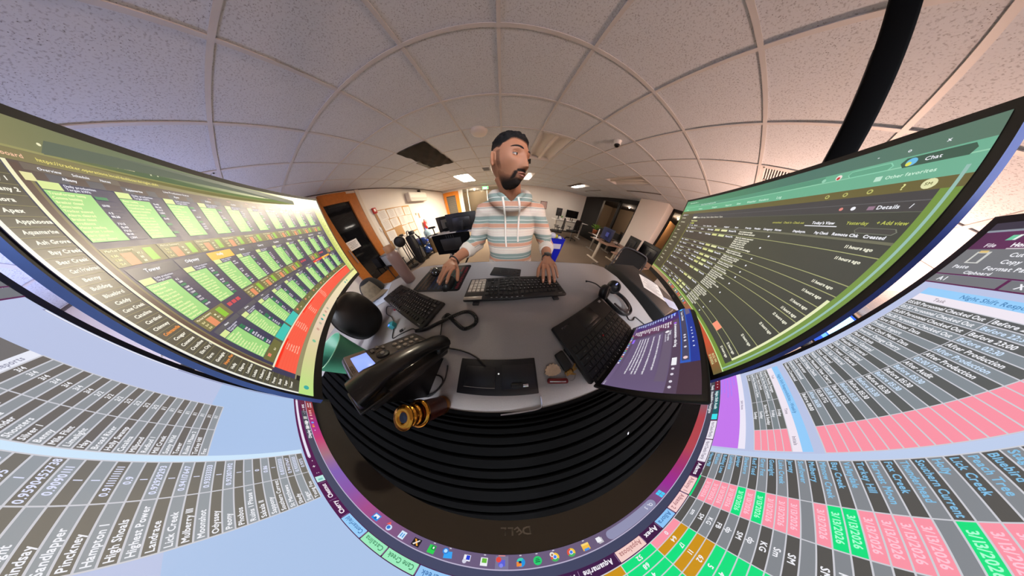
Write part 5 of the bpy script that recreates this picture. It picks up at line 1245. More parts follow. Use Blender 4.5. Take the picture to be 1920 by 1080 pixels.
# black pedestal cabinet and papers at the right
t = thing('file_cabinet', 'black file cabinet standing past the right edge of the desk', 'cabinet', (1.07, .27, 0), .02)
MB().rbox((0, 0, .53), (.42, .52, 1.04), .008).obj('body', mat('cabinet_black', (16, 15, 15), .55), t)
for z in (.2, .52, .84):
    dr = MB().rbox((0, .266, z), (.39, .012, .29), .004).obj('drawer', mat('drawer_black', (22, 21, 21), .5), t)
    MB().rbox((0, .278, z + .08), (.12, .014, .014), .004).obj('handle', M_MET, dr)
for i, (x, y, rz, tilt, lab) in enumerate(((1.10, .235, -.9, .0, 'white sheet of typed lines on the black cabinet beside the right monitor'), (1.13, .05, -.5, 0, 'pale grey envelope on the black cabinet under the right monitor'))):
    t = thing('paper_sheet', lab, 'paper', (x, y, 1.0515 + .0006 * i), rz)
    MB().box((0, 0, 0), ((.19, .15)[i], (.25, .10)[i], .001)).obj('sheet', M_PAPER if i == 0 else mat('envelope_grey', (176, 180, 200), .8), t)
    if i == 0:
        m = MB()
        for q in range(11): m.box((-.005 + .008 * (q % 2), .105 - q * .019, .0006), (.15 - .03 * (q % 3), .004, .0003))
        m.obj('print', M_INK, t)
# ------------------------------------------------------------------ things further back
# left wall: air conditioner, alarm, switch, thermostat, extinguisher, board with papers
t = thing('air_conditioner', 'white wall air conditioner high on the left wall', 'air conditioner', (XL + .012, 4.62, CZ + .90))
MB().rbox((.11, 0, 0), (.22, 1.08, .34), .05, seg=3).obj('casing', mat('ac_white', (226, 220, 210), .4), t)
MB().box((.150, 0, -.165), (.10, .98, .02)).obj('flap', mat('ac_flap', (190, 186, 178), .4), t)
for i in range(4): MB().box((.222, 0, -.05 - .022 * i), (.004, 1.0, .006)).obj('slot', mat('ac_slot', (96, 110, 100), .5), t)
MB().rbox((.05, .30, .235), (.09, .11, .13), .01).obj('pipe_cover', mat('pipe_cover', (60, 52, 48), .6), t)
o = MB().rbox((0, 0, 0), (.05, .12, .16), .01).obj('fire_alarm', mat('alarm_red', (176, 40, 34), .4), None, (XL + .026, 2.66, CZ + .63)); tag(o, 'red fire alarm box on the left wall above the pinned papers', 'alarm')
MB().box((.026, 0, .01), (.004, .05, .07)).obj('lens', mat('alarm_lens', (230, 220, 214), .3), o)
o = MB().rbox((0, 0, 0), (.012, .08, .12), .004).obj('light_switch', M_WHITE, None, (XL + .007, 2.60, CZ + .09)); tag(o, 'white light switch on the left wall beside the wooden door', 'switch')
MB().box((.009, 0, 0), (.008, .016, .03)).obj('toggle', M_WHITE, o)
o = MB().rbox((0, 0, 0), (.02, .07, .09), .004).obj('thermostat', mat('thermostat_cream', (206, 190, 160), .5), None, (XL + .011, 4.34, CZ + .24)); tag(o, 'small cream thermostat on the left wall above the extinguisher', 'thermostat')
MB().box((.0115, 0, .015), (.002, .045, .03)).obj('display', mat('thermostat_lcd', (120, 130, 110), .3), o)
t = thing('fire_extinguisher', 'red fire extinguisher hanging on the left wall', 'extinguisher', (XL + .10, 4.57, CZ - .47))
MB().lathe([(0, 0), (.06, .004), (.066, .03), (.066, .30), (.05, .345), (.022, .365), (.022, .385), (0, .386)], n=22).obj('tank', mat('ext_red', (196, 44, 34), .3, coat=.4), t)
MB().box((.0, 0, .40), (.03, .03, .03)).box((.03, 0, .425), (.10, .02, .012)).obj('valve', M_BLACK, t)
MB().tube(spline([(.02, .0, .40), (.05, .07, .34), (.04, .075, .15)], 6), .010, 7).obj('hose', M_BLACK, t)
MB().box((.067, 0, .18), (.002, .07, .11)).obj('plate', M_PAPER, t)
o = MB().box((0, 0, 0), (.004, .10, .22)).obj('wall_sign', mat('sign_cream_red', (220, 176, 150), .6), None, (XL + .003, 4.50, CZ + .16)); tag(o, 'narrow pale sign on the left wall above the fire extinguisher', 'sign')
MB().box((.0026, 0, .0), (.001, .03, .18)).obj('red_band', mat('alarm_red2', (190, 60, 48), .5), o)
o = MB().rbox((XL + .012, 3.36, CZ + .0), (.02, 1.47, 1.25), .004, seg=1).obj('pin_board', mat('cork', (196, 156, 110), .95, var=(80, .2))); tag(o, 'cork pin board on the left wall behind the pinned sheets', 'board')
rnd = random.Random(11)
rows_ = ('top', 'second', 'third', 'bottom'); colsn = ('first', 'second', 'third', 'last')
for r in range(4):
    for c in range(4):
        if (r, c) in ((2, 1),): continue
        y = 2.86 + c * .345 + rnd.uniform(-.02, .02); z = CZ + .45 - r * .315 + rnd.uniform(-.02, .02); a = rnd.uniform(-.06, .06)
        t = thing('pinned_sheet', 'white sheet pinned on the cork board, %s row, %s from the wooden door' % (rows_[r], colsn[c]), 'paper', (XL + .026 + .002 * ((r + c) % 3), y, z), 0, 'sheets on the cork board')
        t.rotation_euler = (a, 0, 0)
        MB().box((0, 0, 0), (.0012, .335 - .03 * ((r + c) % 2), .30 - .02 * (c % 2))).obj('sheet', M_PAPER, t)
        m = MB()
        for q in range(8): m.box((.0009, 0, .11 - q * .028), (.0004, .20 - .04 * ((q * 3 + c) % 3), .007))
        m.obj('print', mat('print_light', (176, 164, 156), .8), t)
        MB().ball((.004, 0, .13), (.004, .007, .007), nu=8, nv=6).obj('pin', mat('pin_brass', (180, 140, 90), .4), t)

# clutter by the left wall
t = thing('round_floor_fan', 'round black floor fan in front of the pin board', 'fan', (-3.30, 2.66, 0), .5)
MB().lathe([(0, -.06), (.12, -.055), (.165, -.03), (.172, 0), (.165, .03), (.12, .055), (0, .06)], (0, 0, .90), 28, M=rotm(PI / 2, 0, .3)).obj('fan_head', M_BLACK, t)
for i in range(5): MB().tube([tuple(rotm(PI / 2, 0, .3) @ Vector(((.04 + .03 * i) * math.cos(k * PI / 12), (.04 + .03 * i) * math.sin(k * PI / 12), .062 - .006 * i)) + Vector((0, 0, .9))) for k in range(24)], .003, 5, closed=True).obj('guard_ring', M_DGREY, t)
MB().cyl((0, 0, .04), (0, 0, .74), .016, n=10).obj('pole', M_BLACK, t); MB().lathe([(0, 0), (.18, 0), (.18, .03), (.03, .05)], n=24).obj('base', M_BLACK, t)
t = thing('equipment_bag', 'tall black equipment bag with straps and handles by the left wall', 'bag', (-3.02, 2.86, 0), .2)
MB().rbox((0, 0, .50), (.22, .26, .96), .06, seg=3).obj('body', mat('bag_black', (20, 19, 19), .7, var=(10, .4)), t)
MB().rbox((.14, 0, .36), (.10, .20, .40), .04, seg=3).obj('front_pocket', mat('bag_grey', (52, 48, 46), .7), t)
for s_ in (-1, 1): MB().tube(spline([(.15, s_ * .10, .96), (.24, s_ * .12, .75), (.22, s_ * .13, .45), (.15, s_ * .12, .2)], 6), .014, 8, flat=(1.6, .5, (0, 1, 0))).obj('strap', M_BLACK, t)
MB().tube(spline([(0, -.08, 1.0), (0, -.05, 1.10), (0, .05, 1.10), (0, .08, 1.0)], 5), .014, 8).obj('handle', M_BLACK, t)
MB().rbox((.02, .14, 1.02), (.16, .14, .12), .03).obj('top_flap', M_DGREY, t)
t = thing('camera_tripod', 'folded black tripod head rising from the clutter by the left wall', 'tripod', (-3.50, 3.00, 0))
for a in range(3): MB().cyl((.10 * math.cos(a * 2.1), .10 * math.sin(a * 2.1), 0), (.02 * math.cos(a * 2.1), .02 * math.sin(a * 2.1), .86), .014, n=8).obj('leg', M_BLACK, t)
MB().cyl((0, 0, .82), (0, 0, 1.02), .018, n=10).rbox((0, 0, 1.03), (.12, .10, .08), .015).obj('head', M_BLACK, t); MB().cyl((0, .04, 1.0), (.10, .16, .94), .008, n=8).obj('pan_handle', M_BLACK, t)
def jug(label, x, y, z, lie=None):
    t = thing('water_jug', label, 'water jug', (x, y, z), 0, 'blue water jugs by the left wall')
    if lie: t.rotation_euler = lie
    M_J = mat('jug_blue', (50, 80, 150), .12, trans=.35, coat=.4)
    MB().lathe([(0, .0), (.125, .0), (.135, .02), (.135, .09), (.130, .10), (.135, .11), (.135, .19), (.130, .20), (.135, .21), (.135, .30), (.12, .35), (.06, .40), (.032, .42), (.032, .455)], n=26).obj('body', M_J, t)
    MB().lathe([(.035, .445), (.036, .475), (0, .48)], n=18).obj('cap', mat('jug_cap', (60, 90, 210), .35), t)
    return t
jug('blue water jug on the floor, nearest the bag', -3.30, 3.86, 0)
jug('blue water jug on the floor in the middle of the row', -3.22, 4.16, 0)
jug('blue water jug on the floor, farthest along the left wall', -3.28, 4.48, 0)
jug('pale empty water jug standing on top of the floor jugs', -3.26, 4.02, .48).children[0].data.materials[0] = mat('jug_clear', (176, 206, 226), .12, trans=.5)
t = thing('jug_rack', 'low black metal rack holding two blue jugs on their sides', 'rack', (-3.10, 3.32, 0))
for x in (-.17, .17):
    for y in (-.2, .2): MB().cyl((x, y, 0), (x, y, .80), .012, n=8).obj('post', M_BLACK, t)
for z in (.12, .47): MB().rbox((0, 0, z), (.36, .42, .02), .004).obj('shelf', M_BLACK, t)
jug('shiny blue jug lying on the upper shelf of the black rack', -3.26, 3.32, .62, (0, PI / 2, 0)); jug('shiny blue jug lying on the lower shelf of the black rack', -3.26, 3.32, .27, (0, PI / 2, 0))
t = thing('waste_bin', 'tan cylindrical bin with a black liner by the left wall', 'bin', (-2.92, 3.70, 0))
MB().lathe([(0, 0), (.12, 0), (.135, .66), (.138, .67), (.131, .668), (.12, .04), (0, .04)], n=30).obj('body', mat('bin_tan', (140, 118, 84), .5), t)
MB().lathe([(.139, .62), (.141, .675), (.128, .68), (.122, .60)], n=30).obj('liner', M_BLACK, t)
o = MB().rbox((0, 0, .0), (.34, .40, .30), .02).obj('storage_box', mat('box_pale', (176, 182, 186), .5), None, (-3.42, 2.20, .62)); tag(o, 'pale plastic storage box behind the round fan', 'box'); MB().rbox((0, 0, .16), (.36, .42, .03), .01).obj('lid', mat('box_lid', (120, 126, 132), .5), o)
t = thing('side_table', 'small table under the pale storage box', 'table', (-3.42, 2.20, 0))
MB().rbox((0, 0, .455), (.42, .48, .02), .004).obj('table_top', M_DGREY, t)
for x in (-.18, .18):
    for y in (-.2, .2): MB().cyl((x, y, 0), (x, y, .45), .014, n=8).obj('leg', M_DGREY, t)

# generic pieces
def flat_monitor(label, x, y, z, rz, w_=.61, h_=.36, back=True, front=None, stand=None, curve=False, group='monitors on the other desks'):
    """local: screen faces -y; origin at the base on the desk (z = desk height), z = screen centre height above it"""
    t = thing('monitor', label, 'monitor', (x, y, stand), rz, group)
    c = z - stand
    MB().rbox((0, 0, c), (w_, .022, h_), .008).obj('casing', M_BLACK, t)
    MB().rbox((0, .022, c), (w_ * .6, .028, h_ * .6), .012).obj('back_cover', mat('back_grey', (30, 30, 33), .35), t)
    sc = mat('screen_off', (10, 11, 14), .12) if front is None else front
    MB().box((0, -.0118, c + .004), (w_ - .02, .001, h_ - .03)).obj('screen', sc, t)
    MB().rbox((0, .045, c / 2 + .0), (.05, .02, c), .006).obj('neck', M_BLACK, t)
    MB().rbox((0, .05, .006), (.24, .18, .012), .005).obj('base', M_BLACK, t)
    MB().rbox((0, .042, c - .02), (.10, .02, .10), .004).obj('mount_plate', M_DGREY, t)
    return t
def t_desk(label, cx, cy, rz, w_, d_, h_, top=(206, 200, 196), leg=(176, 170, 164)):
    t = thing('office_desk', label, 'desk', (cx, cy, 0), rz, 'height adjustable desks around the room')
    MB().rbox((0, 0, h_ - .013), (w_, d_, .026), .006).obj('desk_top', mat('top_%d' % top[0], top, .45), t)
    lm = mat('leg_%d' % leg[0], leg, .4)
    for s_ in (-1, 1):
        MB().rbox((s_ * (w_ / 2 - .16), 0, h_ / 2), (.07, .085, h_ - .06), .008).obj('leg', lm, t)
        MB().rbox((s_ * (w_ / 2 - .16), 0, .022), (.075, d_ * .8, .044), .012).obj('foot', lm, t)
    MB().rbox((0, 0, h_ - .06), (w_ - .3, .06, .05), .006).obj('crossbeam', lm, t)
    return t
M_SW = mat('monitor_blue_back', (24, 32, 60), .3)
# desk and monitors behind the man, left
t_desk('raised desk behind the man at the left, under the blue-black monitors', -.75, 2.40, .06, 1.75, .75, CZ - .37)
DB = CZ - .37
flat_monitor('large blue-black monitor seen from behind, left of the man\'s shoulder', -.86, 2.13, CZ - .20, PI + .04, .62, .345, stand=DB).children[1].data.materials[0] = M_SW
flat_monitor('blue-black monitor half hidden behind the man\'s shoulder', -.24, 2.20, CZ - .19, PI - .15, .60, .345, stand=DB).children[1].data.materials[0] = M_SW
flat_monitor('narrow grey monitor seen side on behind the small clamp lamp', -1.36, 2.42, CZ - .215, PI + .95, .42, .33, stand=DB).children[0].data.materials[0] = mat('casing_grey', (96, 90, 86), .5)
t = thing('desk_microphone', 'small black microphone on a short stand at the left end of the raised desk', 'microphone', (-1.52, 2.10, DB))
MB().lathe([(0, 0), (.06, 0), (.06, .012), (.012, .02)], n=20).cyl((0, 0, .01), (0, 0, .14), .012, n=8).obj('stand', M_BLACK, t); MB().rbox((-.02, 0, .155), (.17, .06, .04), .018).obj('head', M_BLACK, t)
# dark monitor on a floor stand nearer the man
t = thing('floor_stand_monitor', 'wide black monitor on a floor stand between the man\'s arm and the bottle', 'monitor', (-.88, 1.56, 0), .0)
MB().rbox((0, 0, CZ - .46), (.66, .03, .335), .01).obj('casing', M_BLACKM, t)
MB().rbox((0, -.020, CZ - .46), (.36, .02, .2), .006).obj('back_cover', M_BLACK, t)
MB().box((0, .0158, CZ - .456), (.64, .001, .31)).obj('screen', mat('screen_off', (10, 11, 14), .12), t)
for i in range(4): MB().box((-.06 + .04 * i, -.0165, CZ - .34), (.006, .004, .06)).obj('vent', M_DGREY, t)
MB().cyl((-.10, .03, CZ - .50), (-.02, .05, .30), .026, n=10).obj('post', M_BLACK, t)
MB().cyl((.30, .02, CZ - .60), (-.02, .06, .30), .016, n=8).obj('brace', M_BLACK, t)
for a in range(4): MB().cyl((0, .05, .30), (.30 * math.cos(a * PI / 2 + .7), .05 + .30 * math.sin(a * PI / 2 + .7), .012), .014, n=8).obj('leg', M_BLACK, t)
# far desk at the back right, raised
t_desk('raised white desk against the back wall, right of the man', 3.70, 5.62, -.06, 2.0, .75, CZ - .40)
DF = CZ - .40
flat_monitor('small dark upright monitor on the far raised desk', 2.96, 5.72, CZ - .04, PI - .2, .32, .40, stand=DF, front=None)
flat_monitor('wide dark monitor on the far raised desk', 3.82, 5.75, CZ - .05, .1, .86, .40, stand=DF)
t = thing('potted_plant', 'tiny green plant in a white pot on the far raised desk', 'plant', (3.02, 5.42, DF))
MB().lathe([(0, 0), (.04, 0), (.05, .08), (.045, .08), (.04, .02), (0, .02)], n=16).obj('pot', M_WHITE, t)
lf = MB().add([(0, 0, 0), (.02, .05, .03), (0, .12, .05), (-.02, .05, .03)], [(0, 1, 2, 3)]).mesh('leaf', mat('leaf_green', (90, 150, 50), .5))
for i in range(12): link('leaf', lf, t, (0, 0, .08 + .01 * (i % 3)), (.5 + .12 * (i % 4), 0, i * 2.4))
for i, (x, c, lab) in enumerate(((3.30, (226, 220, 214), 'white mug standing on the far raised desk'), (3.66, (120, 110, 104), 'dark figure of a bottle before the wide far monitor'), (4.2, (190, 110, 70), 'orange jar at the right end of the far raised desk'))):
    t = thing('desk_item', lab, ('mug', 'bottle', 'jar')[i], (x, 5.38, DF)); MB().lathe([(0, 0), (.045, 0), (.048, .10), (.03, .13), (0, .132)], n=16).obj('body', mat('item_%d' % i, c, .5), t); MB().lathe([(.03, .128), (.03, .145), (0, .147)], n=14).obj('cap', M_DGREY, t)
def office_chair(label, x, y, rz, mesh_c=(28, 25, 24)):
    t = thing('office_chair', label, 'chair', (x, y, 0), rz, 'black office chairs')
    for a in range(5):
        an = a * 2 * PI / 5 + .3
        lg_ = MB().tube([(0, 0, .11), (.16 * math.cos(an), .16 * math.sin(an), .095), (.30 * math.cos(an), .30 * math.sin(an), .075)], .018, 8).obj('base_leg', M_BLACK, t)
        MB().cyl((.30 * math.cos(an) - .02 * math.sin(an), .30 * math.sin(an) + .02 * math.cos(an), .03), (.30 * math.cos(an) + .02 * math.sin(an), .30 * math.sin(an) - .02 * math.cos(an), .03), .03, n=12).obj('caster', M_BLACK, lg_)
    MB().cyl((0, 0, .10), (0, 0, .44), .026, n=12).obj('gas_lift', M_MET, t)
    MB().rbox((0, 0, .47), (.50, .48, .07), .03, seg=3).obj('seat', mat('seat_black', (20, 19, 19), .85), t)
    fr_ = [(-.21, -.22, .58), (-.235, -.26, .80), (-.21, -.27, 1.03), (-.12, -.27, 1.08), (.12, -.27, 1.08), (.21, -.27, 1.03), (.235, -.26, .80), (.21, -.22, .58)]
    MB().tube(spline(fr_, 5, closed=True), .013, 8, closed=True).obj('back_frame', mat('frame_grey', (66, 62, 64), .4), t)
    vs = []; fs = []
    for j in range(9):
        for i in range(9):
            u = -1 + i / 4; q = j / 8; vs.append((u * .205, -.225 - .05 * q - .035 * (1 - u * u), .58 + .49 * q))
    for j in range(8):
        for i in range(8): a = j * 9 + i; fs.append((a, a + 1, a + 10, a + 9))
    MB().add(vs, fs, 0, True).obj('back_mesh', mat('mesh_%d' % mesh_c[0], mesh_c, .9, var=(300, .3)), t)
    MB().tube([(0, -.05, .44), (0, -.24, .46), (0, -.30, .62), (0, -.30, .80)], .025, 8).obj('back_support', M_BLACK, t)
    for s_ in (-1, 1):
        MB().tube([(s_ * .24, -.04, .46), (s_ * .29, -.04, .52), (s_ * .29, -.02, .68)], .016, 8).obj('arm_post', M_BLACK, t); MB().rbox((s_ * .29, .02, .69), (.07, .26, .03), .012).obj('arm_rest', M_BLACK, t)
    return t
office_chair('black chair tucked under the far raised desk', 3.62, 5.02, .2); office_chair('dark chair beside the far desk, right of the man\'s elbow', 2.45, 4.6, 1.2)
office_chair('black mesh office chair just past the headset', 1.86, .80, 2.2, (34, 30, 28))
office_chair('black chair between the two brown topped desks', 4.3, 2.1, .3)
# bin with rubbish
t = thing('recycling_bin', 'tall blue recycling bin with a pale paper label, right of the man', 'bin', (1.28, 2.42, 0), -.06)
vs = []; a, b, c, d_ = .155, .13, .215, .19
lo = [(-a, -b, 0), (a, -b, 0), (a, b, 0), (-a, b, 0)]; hi = [(-c, -d_, .73), (c, -d_, .73), (c, d_, .73), (-c, d_, .73)]; ih = [(x * .95, y * .95, .73) for x, y, z in hi]; il = [(x * .95, y * .95, .55) for x, y, z in hi]
MB().add(lo + hi + ih + il, [(0, 3, 2, 1)] + [(i, (i + 1) % 4, 4 + (i + 1) % 4, 4 + i) for i in range(4)] + [(4 + i, 4 + (i + 1) % 4, 8 + (i + 1) % 4, 8 + i) for i in range(4)] + [(8 + i, 8 + (i + 1) % 4, 12 + (i + 1) % 4, 12 + i) for i in range(4)] + [(12, 13, 14, 15)]).obj('body', mat('bin_blue', (10, 30, 190), .45), t)
m = MB(); m.tube([(-c, -d_, .725), (c, -d_, .725), (c, d_, .725), (-c, d_, .725)], .014, 6, closed=True); m.obj('rim', mat('bin_rim', (10, 34, 200), .4), t)
MB().box((.04, -.183, .56), (.22, .002, .17), rot=rotm(-.083)).obj('paper_label', mat('label_paper', (206, 204, 220), .7), t)
for i, (x, y, s_, c, lab, cat) in enumerate(((-.08, -.02, .10, (210, 214, 226), 'crumpled white paper in the top of the blue bin', 'paper'), (.05, .02, .07, (200, 196, 60), 'yellow wrapper in the top of the blue bin', 'wrapper'), (.12, -.06, .06, (206, 214, 224), 'clear bottle end in the top of the blue bin', 'bottle'))):
    m = MB(); m.ball((0, 0, 0), (s_, s_ * .8, s_ * .8), nu=12, nv=8); m.v = [(v[0] * (1 + .25 * mnoise.noise(Vector(v) * 22)), v[1] * (1 + .25 * mnoise.noise(Vector(v) * 25 + Vector((3, 0, 0)))), v[2]) for v in m.v]
    o = m.obj('rubbish', mat('rubbish_%d' % i, c, .6), None, (1.28 + x, 2.42 + y, .66 + s_)); tag(o, lab, cat)
# right desks
t_desk('brown topped desk under the blue lit curved monitor, right', 3.85, 2.74, .0, 1.45, .78, CZ - .61, (150, 120, 100), (190, 178, 162))
t_desk('brown topped desk nearest the right monitor', 3.40, 1.45, .12, 1.5, .78, CZ - .59, (146, 116, 98), (190, 176, 160))
t_desk('long dark desk under the black monitors beside the column', 4.55, 3.75, .0, 1.4, .7, CZ - .62, (96, 78, 66), (120, 112, 104))
DR = CZ - .61
tm_ = flat_monitor('curved monitor glowing dull blue on the first brown desk', 3.45, 2.76, CZ - .36, 4.45, .66, .42, stand=DR, front=mat('screen_dim_blue', (14, 15, 30), .2, emit=(.010, .012, .04, 1), estr=.8))
inv_ = MB().box((.02, -.0135, CZ - .36 - DR), (.16, .001, .14)); inv_.obj('window_image', mat('screen_blue_window', (50, 54, 100), .2, emit=(.03, .035, .14, 1), estr=.9), tm_)
flat_monitor('dark monitor behind the glowing blue one', 3.98, 2.62, CZ - .32, 3.9, .56, .36, stand=DR)
DR2 = CZ - .59
flat_monitor('black monitor seen from behind, first past the white column', 2.95, 1.55, CZ - .26, 1.05, .48, .33, stand=DR2)
flat_monitor('black monitor catching orange light, next to the right monitor', 2.98, 1.12, CZ - .24, 1.35, .54, .34, stand=DR2)
flat_monitor('black monitor low behind the right monitor\'s corner', 3.30, 1.18, CZ - .30, 1.3, .5, .32, stand=DR2)
t = thing('white_frame', 'slim white upright stand on the end of the brown desk', 'stand', (3.22, 2.95, DR)); MB().rbox((0, 0, .17), (.02, .035, .34), .004).obj('upright', M_WHITE, t); MB().rbox((0, 0, .008), (.14, .20, .016), .004).obj('foot', M_WHITE, t); MB().rbox((0, .10, .10), (.02, .26, .025), .004).obj('crossbar', M_WHITE, t)
t = thing('floor_plant', 'bright green plant in a terracotta pot by the dark windows', 'plant', (4.12, 4.0, CZ - .62))
MB().lathe([(0, 0), (.09, 0), (.115, .16), (.12, .18), (.105, .18), (.09, .03), (0, .03)], n=22).obj('pot', mat('terracotta', (150, 84, 50), .7), t)
lf = MB().add([(0, 0, 0), (.035, .10, .05), (.03, .20, .04), (0, .30, -.02), (-.03, .20, .04), (-.035, .10, .05)], [(0, 1, 2, 3, 4, 5)]).mesh('leaf', mat('leaf_bright', (110, 150, 50), .5))
for i in range(18): link('leaf', lf, t, (0, 0, .16 + .008 * (i % 5)), (.35 + .16 * (i % 5), 0, i * 2.4))
for i, (x, y, c, lab) in enumerate(((4.2, 2.80, (196, 190, 184), 'pale papers stacked on the first brown desk'), (3.55, 1.62, (206, 150, 110), 'orange-tan box on the brown desk nearest the right monitor'), (3.85, 1.55, (120, 106, 96), 'grey box beside the tan box on the brown desk'))):
    o = MB().rbox((0, 0, .03), (.22, .16, .06), .006).obj('desk_box', mat('desk_box_%d' % i, c, .7), None, (x, y, (DR if i == 0 else DR2) + .0), (0, 0, .4)); tag(o, lab, 'box')
    MB().box((0, 0, .061), (.20, .14, .003)).obj('lid', mat('desk_box_lid_%d' % i, tuple(int(q * .85) for q in c), .7), o)
o = thing('wall_frame', 'small dark framed notice on the back wall, right of the man\'s shoulder', 'picture', (2.50, YB - .012, CZ + .24)); MB().rbox((0, 0, 0), (.44, .02, .46), .006).obj('frame', mat('frame_brown', (84, 56, 48), .5), o); MB().box((0, -.0105, 0), (.38, .001, .40)).obj('notice', mat('notice_pink', (196, 170, 164), .7), o)
m = MB()
for i in range(4): m.box((.10, -.0115, .13 - .08 * i), (.05, .001, .035))
m.obj('stamps', mat('stamp_red', (150, 70, 66), .6), o)
o = MB().tube(spline([(2.95, 2.25, .012), (3.1, 2.2, .012), (3.15, 2.32, .012), (3.0, 2.4, .012), (2.9, 2.32, .012)], 6), .008, 6).obj('floor_cable', mat('cable_grey', (120, 114, 108), .5)); tag(o, 'pale cable coil lying on the dark carpet past the bin', 'cable')
# ------------------------------------------------------------------ the man standing at the desk
MX, MY = .04, .70
W = lambda x, y, z: Vector((x - MX, y - MY, CZ + z))       # measured from the camera, into the man's own frame
man = thing('person', 'man in a striped hoodie standing at the desk, hands on mouse and keyboard', 'person', (MX, MY, 0))

def skin_mat(name, base):
    m = mat(name, base, .5, spec=.35, var=(55, .07)); p = m.node_tree.nodes['Principled BSDF']
    p.inputs['Subsurface Weight'].default_value = .12; p.inputs['Subsurface Radius'].default_value = (.012, .005, .003); p.inputs['Subsurface Scale'].default_value = .5
    return m
SKC = (164, 112, 84)
M_SKIN = skin_mat('skin', SKC)

def remesh(mb, name, voxel, smooth_it, mats, fac=.5):
    me = mb.mesh(name + '_raw', mats); o = link(name + '_raw', me)
    r = o.modifiers.new('r', 'REMESH'); r.mode = 'VOXEL'; r.voxel_size = voxel; r.use_smooth_shade = True
    if smooth_it:
        s_ = o.modifiers.new('s', 'SMOOTH'); s_.iterations = smooth_it; s_.factor = fac
    dg = bpy.context.evaluated_depsgraph_get()
    out = bpy.data.meshes.new_from_object(o.evaluated_get(dg)); out.name = name
    bpy.data.objects.remove(o); bpy.data.meshes.remove(me)
    out.polygons.foreach_set('use_smooth', [True] * len(out.polygons))
    return out
def loft(mb, rings, n=28, e=.85):
    """rings: (centre, half width x, half depth y)"""
    vs = []
    for c, a, b in rings:
        for i in range(n):
            q = 2 * PI * i / n; cs, sn = math.cos(q), math.sin(q)
            vs.append((c.x + a * math.copysign(abs(cs) ** e, cs), c.y + b * math.copysign(abs(sn) ** e, sn), c.z))
    m = len(rings); fs = [(j * n + i, j * n + (i + 1) % n, (j + 1) * n + (i + 1) % n, (j + 1) * n + i) for j in range(m - 1) for i in range(n)]
    fs += [tuple(range(n))[::-1], tuple(range((m - 1) * n, m * n))]
    mb.add(vs, fs, 0, True)

# skeleton, measured from the camera
SR, ER, WR = W(-.108, .690, -.022), W(-.222, .735, -.235), W(-.308, .478, -.243)
SL, EL, WL = W(.188, .690, -.020), W(.325, .735, -.240), W(.238, .470, -.248)
HC = W(.026, .595, .203)
yaw_h = math.radians(38); rollh = math.radians(6)
F = Vector((math.sin(yaw_h), -math.cos(yaw_h), .02)).normalized(); Lh_ = Vector((0, 0, 1)).cross(F).normalized(); Uh = F.cross(Lh_)
Lh2 = Lh_ * math.cos(rollh) - Uh * math.sin(rollh); Uh2 = Uh * math.cos(rollh) + Lh_ * math.sin(rollh)
HM = Matrix(((Lh2.x, F.x, Uh2.x), (Lh2.y, F.y, Uh2.y), (Lh2.z, F.z, Uh2.z)))
H = lambda x, y, z: HC + HM @ Vector((x, y, z))

def g(x, x0, s): return math.exp(-((x - x0) / s) ** 2)
def sstep(a, b, x): t = max(0, min(1, (x - a) / (b - a))); return t * t * (3 - 2 * t)
def head_point(az, el, off=0.0):
    """az 0 forward, + to his left; local x left, y forward, z up; eyes at z = 0"""
    ce, se = math.cos(el), math.sin(el)
    z = (.101 if se > 0 else .122) * se
    wx = .0765 * (1 - .43 * sstep(-.010, -.120, z) + .02 * g(z, .05, .04)); dy = .097 if math.cos(az) > 0 else .098
    k = ce ** .82 if ce > 0 else 0
    x = wx * k * math.sin(az); y = dy * k * math.cos(az)
    if math.cos(az) > 0: y += .010 * sstep(-.03, -.11, z) * math.cos(az)
    else: y *= 1 - .40 * sstep(-.02, -.11, z)
    if y > 0.01:
        ax = abs(x); fw = sstep(.01, .04, y)
        nz = max(0, min(1, (.010 - z) / .056)); low = 1 if z > -.048 else math.exp(-((z + .048) / .0065) ** 2)
        d = .0275 * (nz ** 1.15) * g(x, 0, .0075 + .0065 * nz) * low
        d += .006 * g(ax, .0135, .006) * g(z, -.046, .0075)
        d += .003 * g(x, 0, .010) * g(z, .012, .02)
        d -= .0125 * g(ax, .033, .016) * g(z, -.001, .0115)
        d += .0050 * g(ax, .030, .022) * g(z, .0215, .009)
        d += .0045 * g(ax, .046, .018) * g(z, -.028, .018)
        d += .0065 * g(x, 0, .030) * g(z, -.076, .018)
        d += .0048 * g(x, 0, .019) * g(z, -.0690, .0042) + .0054 * g(x, 0, .016) * g(z, -.0815, .0050)
        d -= .0045 * g(x, 0, .024) * g(z, -.0750, .0024) + .0045 * g(x, 0, .018) * g(z, -.0925, .006)
        d += .0085 * g(x, 0, .022) * g(z, -.112, .014)
        d -= .004 * g(ax, .055, .015) * g(z, -.06, .02)
        y += d * fw
    p = Vector((x, y, z))
    if off: p += Vector((x / .0765 ** 2, y / .098 ** 2, z / .118 ** 2)).normalized() * off
    return p
def head_grid(nu, nv):
    P = []
    for j in range(1, nv):
        el = -PI / 2 + PI * j / nv
        for i in range(nu): P.append((-PI + 2 * PI * i / nu, el))
    return P
body = MB()
NAILS = []
nu, nv = 132, 100
pts = [H(*head_point(a, e)) for a, e in head_grid(nu, nv)]
bot, top = H(*head_point(0, -PI / 2)), H(*head_point(0, PI / 2))
vs = [bot] + pts + [top]; fs = []
for j in range(nv - 2):
    for i in range(nu): fs.append((1 + j * nu + i, 1 + j * nu + (i + 1) % nu, 1 + (j + 1) * nu + (i + 1) % nu, 1 + (j + 1) * nu + i))
